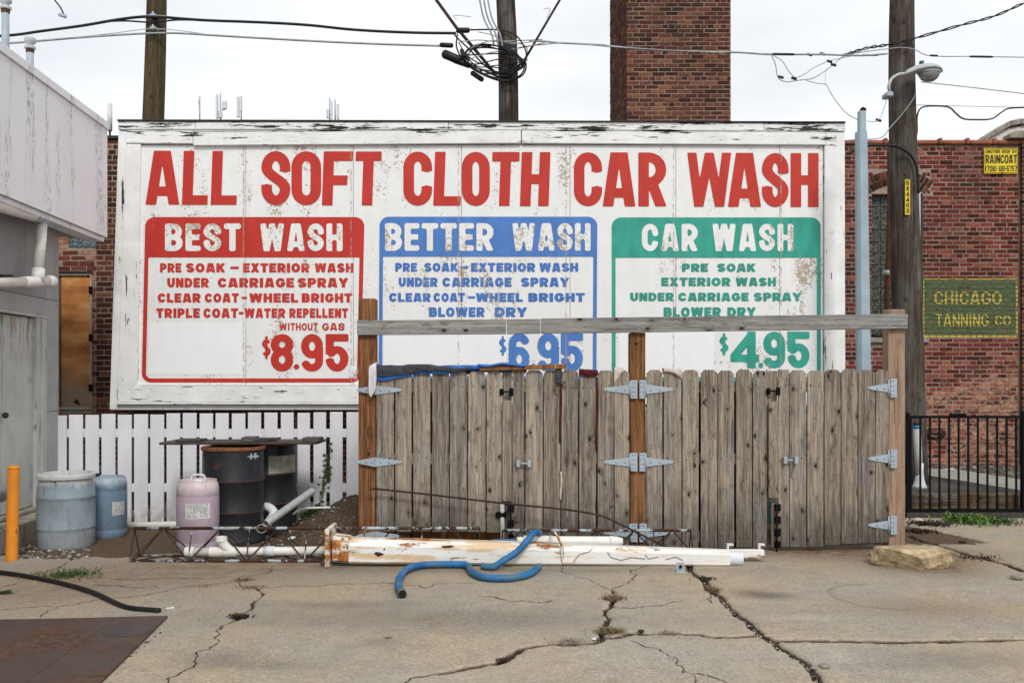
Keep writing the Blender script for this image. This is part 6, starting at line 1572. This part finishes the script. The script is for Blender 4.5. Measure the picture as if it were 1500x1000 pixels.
splice(664, 88, 690, 97, .034, 'long black splice sleeve under the largest splice box')
FC = F1-.02
coil = [
 ([(664, 49), (672, 58), (690, 75), (715, 100), (745, 108), (765, 98), (771, 80), (764, 62), (752, 50), (730, 44), (688, 44)], 'black', .0095),
 ([(670, 50), (669, 70), (680, 90), (700, 106), (735, 119), (760, 112), (768, 98), (758, 92), (735, 106)], 'black', .009),
 ([(676, 82), (700, 80), (735, 79), (760, 84), (768, 95), (755, 103), (730, 100), (700, 92), (682, 80)], 'black', .008),
 ([(676, 88), (700, 100), (725, 108), (750, 102), (768, 90), (770, 102), (762, 113), (740, 118), (715, 112), (690, 98)], 'black', .010),
 ([(680, 92), (700, 94), (725, 88), (750, 86), (766, 92)], 'black', .007),
 ([(672, 62), (684, 84), (702, 98), (728, 96), (752, 94)], 'black', .007),
 ([(682, 78), (695, 68), (720, 60), (745, 62), (770, 68), (772, 90)], 'cable_grey', .006),
 ([(675, 61), (700, 59), (728, 61), (755, 60), (795, 58)], 'cable_grey', .006),
 ([(690, 86), (715, 78), (742, 74), (775, 68), (800, 62)], 'cable_grey', .006),
 ([(700, 47), (722, 52), (742, 64), (765, 63), (792, 60)], 'cable_grey', .005)]
for q_ in range(6):
    rq = random.Random(40+q_); pts = []
    for k in range(9):
        a = k/8*math.pi*1.75 + q_*.7; pts.append((724+44*math.cos(a)*rq.uniform(.8, 1.05), 88+24*math.sin(a)*rq.uniform(.7, 1.1)+6*math.cos(a)))
    coil.append((pts, 'black', .0075))
cnames = ['outermost black loop', 'deep sagging black loop', 'flat black loop', 'lowest black loop', 'short black strand', 'diagonal black strand', 'grey loop bending down at the right', 'straight grey strand', 'rising grey strand', 'thin grey strand near the top', 'wide black loop tilted left', 'wide black loop tilted right', 'inner black loop round the pole', 'loose inner black loop', 'small black loop at the right', 'ragged black loop at the left']
for i, ((pts, mt, r), nm) in enumerate(zip(coil, cnames)):
    dd = [(a, b, FC - .05*math.sin(k*1.3+i)) for k, (a, b) in enumerate(pts)]
    cable(dd, r, mt, nm + ' in the cable tangle on the middle pole', name='coiled_cable')
for k, (a, b, c) in enumerate(((700, -15, 740), (706, -15, 745), (712, -15, 748))):
    cable([(a, b), (a+8, 25), (a+20, 50), (a+24, 68)], .010, 'cable_grey', ['leftmost', 'middle', 'rightmost'][k] + ' of three grey cables coming down beside the middle pole', F1-.03*k)
obj('crossarm_brace', MB().tube([P(628, -15, F1), P(668, 40, F1), P(727, 110, F1)], .020, 6), M['rust_dark'], None, 'brown brace slanting down to the middle pole from the upper left', 'brace')
obj('crossarm_brace', MB().tube([P(829, -15, F1), P(766, 92, F1)], .015, 6), M['rust_dark'], None, 'brown brace slanting down to the middle pole from the upper right', 'brace')
cable([(690, 25), (681, 24), (665, 23), (669, 29)], .003, 'rust_dark', 'tiny rusty wire on the upper left brace', F1, name='wire')
cable([(796, 14), (806, 13), (801, 27)], .003, 'rust_dark', 'tiny rusty wire on the upper right brace', F1, name='wire')
cable([(775, 60), (800, 61), (820, 63), (880, 66), (895, 68), (950, 73), (1020, 76), (1080, 77), (1130, 80), (1200, 80), (1258, 81.6), (1300, 79)], .011, 'cable_grey', 'grey cable crossing in front of the brick chimney', F1)
cable([(760, 70), (790, 66), (830, 63.5), (900, 69), (980, 74), (1060, 77.5)], .007, 'cable_grey', 'thinner strand lashed to the cable crossing the chimney', F1-.01)
cable([(1120, 78.5), (1160, 80), (1230, 80), (1290, 73), (1320, 70), (1340, 73), (1363, 82), (1430, 83), (1520, 84.5)], .006, 'cable_grey', 'straight grey cable passing behind the street lamp to the right edge', D3-.2)
splice(1130, 79.5, 1165, 80, .014, 'slim black splice on the cable right of the chimney', F1)
splice(1420, 83, 1455, 83.6, .013, 'slim black splice on the cable at the right edge', D3-.2)
splice(1362, 81.5, 1374, 82, .012, 'small black splice right of the thick pole', D3-.2)
splice(1262, 81, 1287, 81, .012, 'small black splice left of the thick pole', D3-.2)
cable([(1530, -4), (1500, 5), (1456, 24), (1408, 37), (1341, 56), (1299, 66), (1273, 70), (1248, 77), (1235, 82)], .011, 'black', 'twisted black service cable rising to the upper right corner', D3-.2, twist=True)
cable([(1273, 70), (1248, 80), (1235, 83), (1222, 94), (1206, 106), (1190, 115), (1168, 118), (1155, 120), (1145, 118), (1139, 112), (1136, 95), (1130, 81)], .006, 'cable_grey', 'drooping grey drip loop, lower of the two right of the chimney', D3-.25)
cable([(1257, 80), (1230, 86), (1213, 90), (1193, 99), (1178, 109), (1165, 113.6), (1155, 104), (1146, 90), (1133, 81.5)], .005, 'cable_grey', 'drooping grey drip loop, upper of the two right of the chimney', D3-.26)
cable([(1181, 118), (1196, 122), (1209.6, 124), (1216, 135), (1226, 150), (1240, 166), (1257.6, 176.6)], .0045, 'cable_grey', 'thin wire drooping to the top of the blue grey post', 10.6)
cable([(1209, 123), (1209, 110), (1212, 100)], .002, 'cable_grey', 'hair thin wire rising from the drooping drip wire', 10.9)
cable([(1270, 177.5), (1280, 178.5), (1287, 176), (1293, 165), (1297.5, 150), (1299, 143)], .0045, 'cable_grey', 'thin wire from the blue grey post up to the lamp bracket', 11.2)
for i, (a, b, nm) in enumerate(((1144, 113, 'leftmost'), (1163, 115, 'second'), (1186, 80, 'third'), (1215, 90, 'fourth'), (1221, 95, 'fifth'), (1287, 176, 'lowest'), (1205, 79, 'sixth'))):
    splice(a-4, b-1, a+4, b+1.5, .016, nm + ' small black connector on the drooping service wires', D3-.25)
cable([(1341, 137), (1336, 148), (1325, 163), (1305, 186), (1290, 202), (1262, 204), (1238, 206)], .006, 'cable_grey', 'grey wire slanting across the thick pole to the sign corner', D3-.22)
cable([(1350, 120), (1357, 121), (1430, 129), (1530, 141)], .006, 'cable_grey', 'thin wire from behind the lamp to the right edge', D3)
cable([(1341, 155), (1353, 154), (1430, 156), (1530, 158)], .004, 'galv', 'thin steel messenger wire above the black sagging cable', D3)
cable([(1290, 214), (1320, 212), (1336, 208), (1343, 196), (1343.5, 170), (1350, 158), (1365, 155.5), (1389, 157), (1400, 166), (1411, 174), (1430, 175.5), (1453, 174), (1468, 164), (1481.5, 158.5), (1530, 157)], .010, 'black', 'black cable sagging in a flat loop right of the thick pole', D3-.05)
cable([(1240, 226), (1257, 218), (1273, 213), (1300, 213), (1315, 215), (1334, 227), (1343, 247), (1345.5, 283)], .018, 'black', 'thick black cable curving over the pole into the grey cable guard', D3-.22)
cable([(1238, 211), (1273, 211), (1310, 212)], .010, 'black', 'black cable running along the wall coping behind the blue grey post', D3-.2)
cable([(1330, 206), (1341, 212), (1349, 222)], .006, 'cable_grey', 'short grey wire at the coping beside the thick pole', D3)
cable([(70, -20), (80, 0), (87, 9), (92, 18), (94, 24)], .009, 'black', 'loose cable end hanging from the top left of the sky', 10.5)
splice(86, 21, 97, 25, .022, 'metal fitting on the loose hanging cable end', 10.5, 'galv')

# ------------------------------------------------------------------ distant antennas on a hidden block
FB = 60.0
zf = Zp(182, FB)
blk = thing('distant_building', (X(400, FB), FB, 0), 'far building whose roof antennas show above the sign', 'building')
obj('walls', MB().box(X(270, FB), X(520, FB), FB, FB+12, -.05, zf), M['brick_dark'], blk)
for i in range(5):
    for j in range(4): obj('window', MB().box(X(270, FB)+1+i*2.1, X(270, FB)+2.2+i*2.1, FB-.03, FB-.002, 2+j*4, 3.8+j*4), M['dark_glass'], blk)
def ant(px, y0, y1, w, label, extra):
    t = thing('cell_antenna', (X(px, FB+1), FB+1, zf), label, 'antenna', 'mobile phone antennas on the far roof')
    obj('mast', MB().tube([(X(px, FB+1), FB+1, zf), P(px, y0, FB+1)], .05, 8), M['galv'], t)
    for dx, a, b, ww in extra: 
        obj('panel', MB().box(X(px+dx-ww/2, FB+.8), X(px+dx+ww/2, FB+.8), FB+.7, FB+.9, Zp(b, FB+.8), Zp(a, FB+.8)), M['plastic_white'], t, bev=.02)
        obj('bracket', MB().box(X(min(px, px+dx), FB+.95), X(max(px, px+dx), FB+.95)+.02, FB+.92, FB+.96, Zp((a+b)/2+1, FB), Zp((a+b)/2, FB)), M['galv'], t)
ant(292.5, 141, 175, 1, 'thin whip antenna, leftmost above the sign', [(-1.5, 147, 152, 1)])
ant(323, 137, 175, 1, 'cluster with a tall panel and a drum box above the sign', [(-5, 139, 174, 3), (0, 162, 173, 5), (6, 149, 160, 6)])
ant(353.5, 141, 175, 1, 'single panel antenna right of the cluster above the sign', [(-4.5, 142, 172, 3.5)])
ant(483, 144, 177, 1, 'thin antenna pair left of two, above the lettering SOFT', [(3, 148, 175, 1.6), (-3.5, 160, 173, 2.5)])
ant(491, 146, 177, 1, 'white panel antenna right of two, above the lettering SOFT', [(4, 153, 175, 3)])

# ------------------------------------------------------------------ yellow roof sign
ys2 = D_RW-.03
yg = thing('metal_sign', (X(1466, ys2), ys2, Zp(255, ys2)), 'small yellow metal roofing sign on the brick wall at the upper right', 'sign')
obj('plate', MB().box(X(1441.5, ys2), X(1491, ys2), ys2, ys2+.012, Zp(254.5, ys2), Zp(217, ys2)), M['yellow'], yg, bev=.002)
bd = MB(); a0, a1, b0, b1 = X(1442.5, ys2), X(1490, ys2), Zp(253.5, ys2), Zp(218, ys2); tk = .006; yy = ys2-.003
for r_ in ((a0, a1, b1-tk, b1), (a0, a1, b0, b0+tk), (a0, a0+tk, b0+tk, b1-tk), (a1-tk, a1, b0+tk, b1-tk)): bd.add([(r_[0], yy, r_[2]), (r_[1], yy, r_[2]), (r_[1], yy, r_[3]), (r_[0], yy, r_[3])], [(0, 1, 2, 3)])
obj('border', bd, M['ink'], yg)
for w_, a, b, c, d, st_ in (('ANOTHER', 1444.5, 1465, 219.5, 224.5, .26), ('ROOF', 1468, 1480, 219.5, 224.5, .26), ('BY', 1483, 1489, 219.5, 224.5, .26), ('RAINCOAT', 1444, 1489.5, 227, 239.5, .30), ('(708)', 1443.5, 1459.5, 243, 251.5, .26), ('681-5757', 1463, 1489.5, 243, 251.5, .26)):
    m = MB(); word(m, w_, X(a, ys2), X(b, ys2), Zp(d, ys2), Zp(c, ys2), yy, stem=st_, bar=.16); obj('lettering', m, M['ink'], yg)

# ------------------------------------------------------------------ iron fence and what is behind it
DI = D_IRON
fi = thing('iron_fence', (X(1420, DI), DI, 0), 'black iron fence of thin upright bars right of the gates', 'fence')
ip0, ip1 = 1327, 1760
obj('top_rail', MB().box(X(ip0, DI), X(ip1, DI), DI-.018, DI+.018, Zp(612.5, DI), Zp(608.5, DI)), M['black_iron'], fi)
obj('bottom_rail', MB().box(X(ip0, DI), X(ip1, DI), DI-.018, DI+.018, Zp(750, DI), Zp(745, DI)), M['black_iron'], fi)
k = 0
px = 1334
while px < ip1:
    if abs(px-1498) > 4 : obj('bar', MB().box(X(px-1.15, DI), X(px+1.15, DI), DI-.009, DI+.009, Zp(744.9, DI), Zp(612.6, DI)), M['black_iron'], fi)
    px += 14.05
obj('post', MB().box(X(1496, DI), X(1501, DI), DI-.025, DI+.025, 0, Zp(602, DI)), M['black_iron'], fi)
obj('post', MB().box(X(1700, DI), X(1705, DI), DI-.025, DI+.025, 0, Zp(602, DI)), M['black_iron'], fi)
obj('mid_post', MB().box(X(1328, DI), X(1331.5, DI), DI-.02, DI+.02, 0, Zp(604, DI)), M['black_iron'], fi)
obj('kerb', MB().box(X(1327, DI), 9.5, DI-.04, DI+.08, -.05, .035), plain('kerb_dark', (.07, .06, .05), .9, var=.4, sc=20), fi)
pr_ = obj('rail_sleeve', MB().box(X(1392, DI), X(1414, DI), DI-.03, DI+.03, Zp(608.3, DI), Zp(605.5, DI)), M['black_iron'], fi)
gpv = thing('marker_pipe', (X(1346, 11.2), 11.2, TZ), 'upright grey pipe with a bright blue band behind the iron fence', 'pipe')
z_b = TZ-.02
obj('pipe', MB().tube([(X(1347, 11.2), 11.2, z_b), P(1343.5, 626, 11.2)], .045, 16), M['pvc_grey'], gpv)
obj('blue_band', MB().tube([P(1343.5, 627, 11.2), P(1343.5, 622.5, 11.2)], .048, 16), plain('blue_tape', (.02, .25, .55), .5), gpv)
obj('cap', MB().tube([P(1343.5, 622.4, 11.2), P(1343.4, 619, 11.2)], .049, 16), M['black'], gpv)
obj('bag', MB().lathe([(.09, 0), (.075, .03), (.055, .10), (.045, .2), (.046, .3)], (X(1347, 11.2), 11.2, z_b), 14), M['plastic_white'], gpv)
wv = thing('wall_valve', P(1370, 635, D_RW-.05), 'rusty pipe stub and valve on the brick wall behind the iron fence', 'valve')
obj('pipe', MB().tube([P(1362, 634, D_RW-.08), P(1382, 635.5, D_RW-.08)], .022, 10).tube([P(1382, 635, D_RW), P(1382, 635, D_RW-.12)], .04, 12).tube([P(1358, 638, D_RW-.12), P(1362, 630, D_RW-.02)], .035, 10), M['rust_dark'], wv)
n_ = NT('white_smear', .9); M['smear'] = n_.col((.50, .42, .40))

# ------------------------------------------------------------------ weeds
def tuft(px, py, w, h, n, mat, label, zb=0.0, flat=.4, leaf=.006, z_at=None):
    c = G(px, py, zb); m = MB(); rr = random.Random(int(px*7+py)); s = c[1]/F
    for _ in range(n):
        x = c[0]+rr.gauss(0, w*s*.38); y = c[1]+rr.gauss(0, w*s*.25*1.2); a = rr.random()*6.28; L = h*s*rr.uniform(.4, 1.1); ln = rr.uniform(.2, 1)/flat*.4
        dx, dy = math.cos(a), math.sin(a); ww = leaf*rr.uniform(.4, 1); z0 = zb if z_at is None else z_at(x, y)
        px_, py_ = -dy*ww, dx*ww
        p = [(x-px_, y-py_, z0), (x+px_, y+py_, z0), (x+dx*L*ln*.5+px_*.8, y+dy*L*ln*.5+py_*.8, z0+L*.65), (x+dx*L*ln*.5-px_*.8, y+dy*L*ln*.5-py_*.8, z0+L*.65), (x+dx*L*ln*1.2, y+dy*L*ln*1.2, z0+L*rr.uniform(.6, 1.0))]
        m.add(p, [(0, 1, 2, 3), (3, 2, 4)])
    return obj('weed_tuft', m, M[mat], None, label, 'weeds', kind='stuff')
tuft(100, 843, 55, 7, 700, 'weed_green', 'dark green weed mat growing in the crack above the black hose', leaf=.004, flat=.25)
tuft(138, 846, 22, 3, 160, 'weed_dry', 'thin dry weed trail right of the green weed mat', leaf=.003, flat=.2)
tuft(8, 869, 14, 6, 160, 'weed_green', 'small weed at the left edge above the steel plate', leaf=.004, flat=.3)
tuft(900, 878, 22, 9, 260, 'weed_dry', 'dry brown grass tuft in the crack below the white pole', leaf=.003, flat=.25)
tuft(893, 926, 26, 9, 360, 'weed_dry', 'largest dry grass tuft where two foreground cracks meet', leaf=.003, flat=.25)
tuft(835, 941, 36, 4, 200, 'weed_dry', 'low dry grass along the crack left of the largest tuft', leaf=.003, flat=.2)
tuft(352, 904, 18, 5, 150, 'rust_dark', 'clump of dead brown leaves on the left diagonal crack', leaf=.010, flat=.2)
tuft(357, 850, 20, 6, 170, 'weed_dry', 'dry grass in the crack below the lattice mast', leaf=.003, flat=.25)
tuft(368, 861, 22, 4, 150, 'weed_dry', 'flattened dry grass just under the grass by the mast', leaf=.003, flat=.2)
tuft(300, 859, 22, 2.5, 110, 'weed_dry', 'short dry grass lying in the long left crack', leaf=.003, flat=.2)
tuft(1044, 866, 12, 11, 190, 'weed_dry', 'upright pale dry grass in the diagonal joint right of the bracket', leaf=.0022, flat=.6)
tuft(1035, 848, 20, 3, 120, 'rust_dark', 'dark dead leaves at the top of the diagonal joint', leaf=.008, flat=.2)
tuft(737, 966, 10, 3, 70, 'rust_dark', 'dead leaves in the foreground crack', leaf=.008, flat=.2)
tuft(980, 927, 24, 3, 110, 'weed_dry', 'short dry grass right of the largest tuft', leaf=.003, flat=.2)
tuft(568, 934, 7, 2.5, 40, 'weed_dry', 'tiny clump of dry grass alone on the bare concrete', leaf=.003, flat=.2)
tuft(1420, 764, 46, 12, 420, 'leaf_bright', 'bright green leafy weeds at the foot of the iron fence', leaf=.016, flat=.35)
tuft(1455, 764, 55, 6, 420, 'weed_green', 'low dark weeds along the foot of the iron fence at the right', leaf=.010, flat=.3)
tuft(1360, 768, 40, 5, 380, 'rust_dark', 'dead leaves and twigs between the right post and the iron fence', leaf=.010, flat=.25)
tuft(1345, 779, 30, 5, 280, 'rust_dark', 'brown leaf litter at the foot of the tan gate post', leaf=.010, flat=.25)
tuft(1432, 817, 40, 3, 190, 'rust_dark', 'line of dark twigs along the slab edge right of the rock', leaf=.007, flat=.2)
tuft(455, 772, 26, 12, 260, 'weed_green', 'green weeds on the lower slope of the soil heap', leaf=.005, flat=.4, z_at=mound_z)
tuft(300, 800, 50, 14, 200, 'weed_dry', 'dry grass stalks around the foot of the pink drum', leaf=.002, flat=.5)
tuft(30, 796, 60, 8, 330, 'weed_dry', 'dry stalks on the gravel behind the orange bollard', leaf=.0025, flat=.4)
# climbing vine on the picket fence
vn = thing('vine', (X(478, 9.45), 9.45, .25), 'thin ivy shoot climbing the white picket fence', 'vine')
st_ = cat_rom([P(466, 742, 9.45), P(474, 722, 9.44), P(475, 700, 9.43), P(481, 684, 9.43), P(482, 655, 9.43)], 4)
obj('stem', MB().tube(st_, .004, 5), M['rust_dark'], vn)
for i in range(46):
    p = st_[random.randrange(len(st_))]; a = random.random()*6.28; q = Vector((random.gauss(0, .025), -.01-random.random()*.03, random.gauss(0, .02))) + Vector(p); s = random.uniform(.012, .026)
    m = MB(); m.add([q+Vector((math.cos(a+k)*s*w, -.006*w*math.sin(k), math.sin(a+k)*s*w)) for k, w in ((0, 1.2), (1.2, .7), (2.4, .8), (3.9, .8), (5.1, .7))], [(0, 1, 2, 3, 4)]); obj('leaf', m, M['weed_green'], vn)
for (px, py, r_, l_, m_) in ((246, 892, 3.0, 'left of two white pebbles near the hose end', 'plastic_white'), (252, 891.5, 3.4, 'right of two white pebbles near the hose end', 'plastic_white'), (1124, 933, 5, 'pale stone where the joints meet', 'stone'), (870, 937, 4, 'white stone in the crack by the largest dry tuft', 'plastic_white'), (939, 926, 5, 'black stone chip in the crack right of the largest dry tuft', 'ink'), (1208, 978, 9, 'grey broken concrete lump at the bottom of the diagonal joint', 'stone'), (1192, 980, 5, 'smaller grey lump left of the broken concrete lump', 'stone'), (1490, 848, 9, 'flat concrete chip at the right edge', 'stone'), (1410, 795, 5, 'dark flat chip right of the gate post, on the concrete', 'rust_dark')):
    c = G(px, py); s = c[1]/F*r_; bmx = bmesh.new(); bmesh.ops.create_icosphere(bmx, subdivisions=2, radius=1)
    m = MB(); m.add([(c[0]+v.co.x*s*(1+.4*mnoise.noise(v.co*1.5+Vector((px, 0, 0)))), c[1]+v.co.y*s*(1+.3*mnoise.noise(v.co*2)), .003+s*.3+v.co.z*s*.45) for v in bmx.verts], [tuple(v.index for v in f.verts) for f in bmx.faces]); bmx.free()
    obj('stone', m, M[m_], None, l_, 'stone')
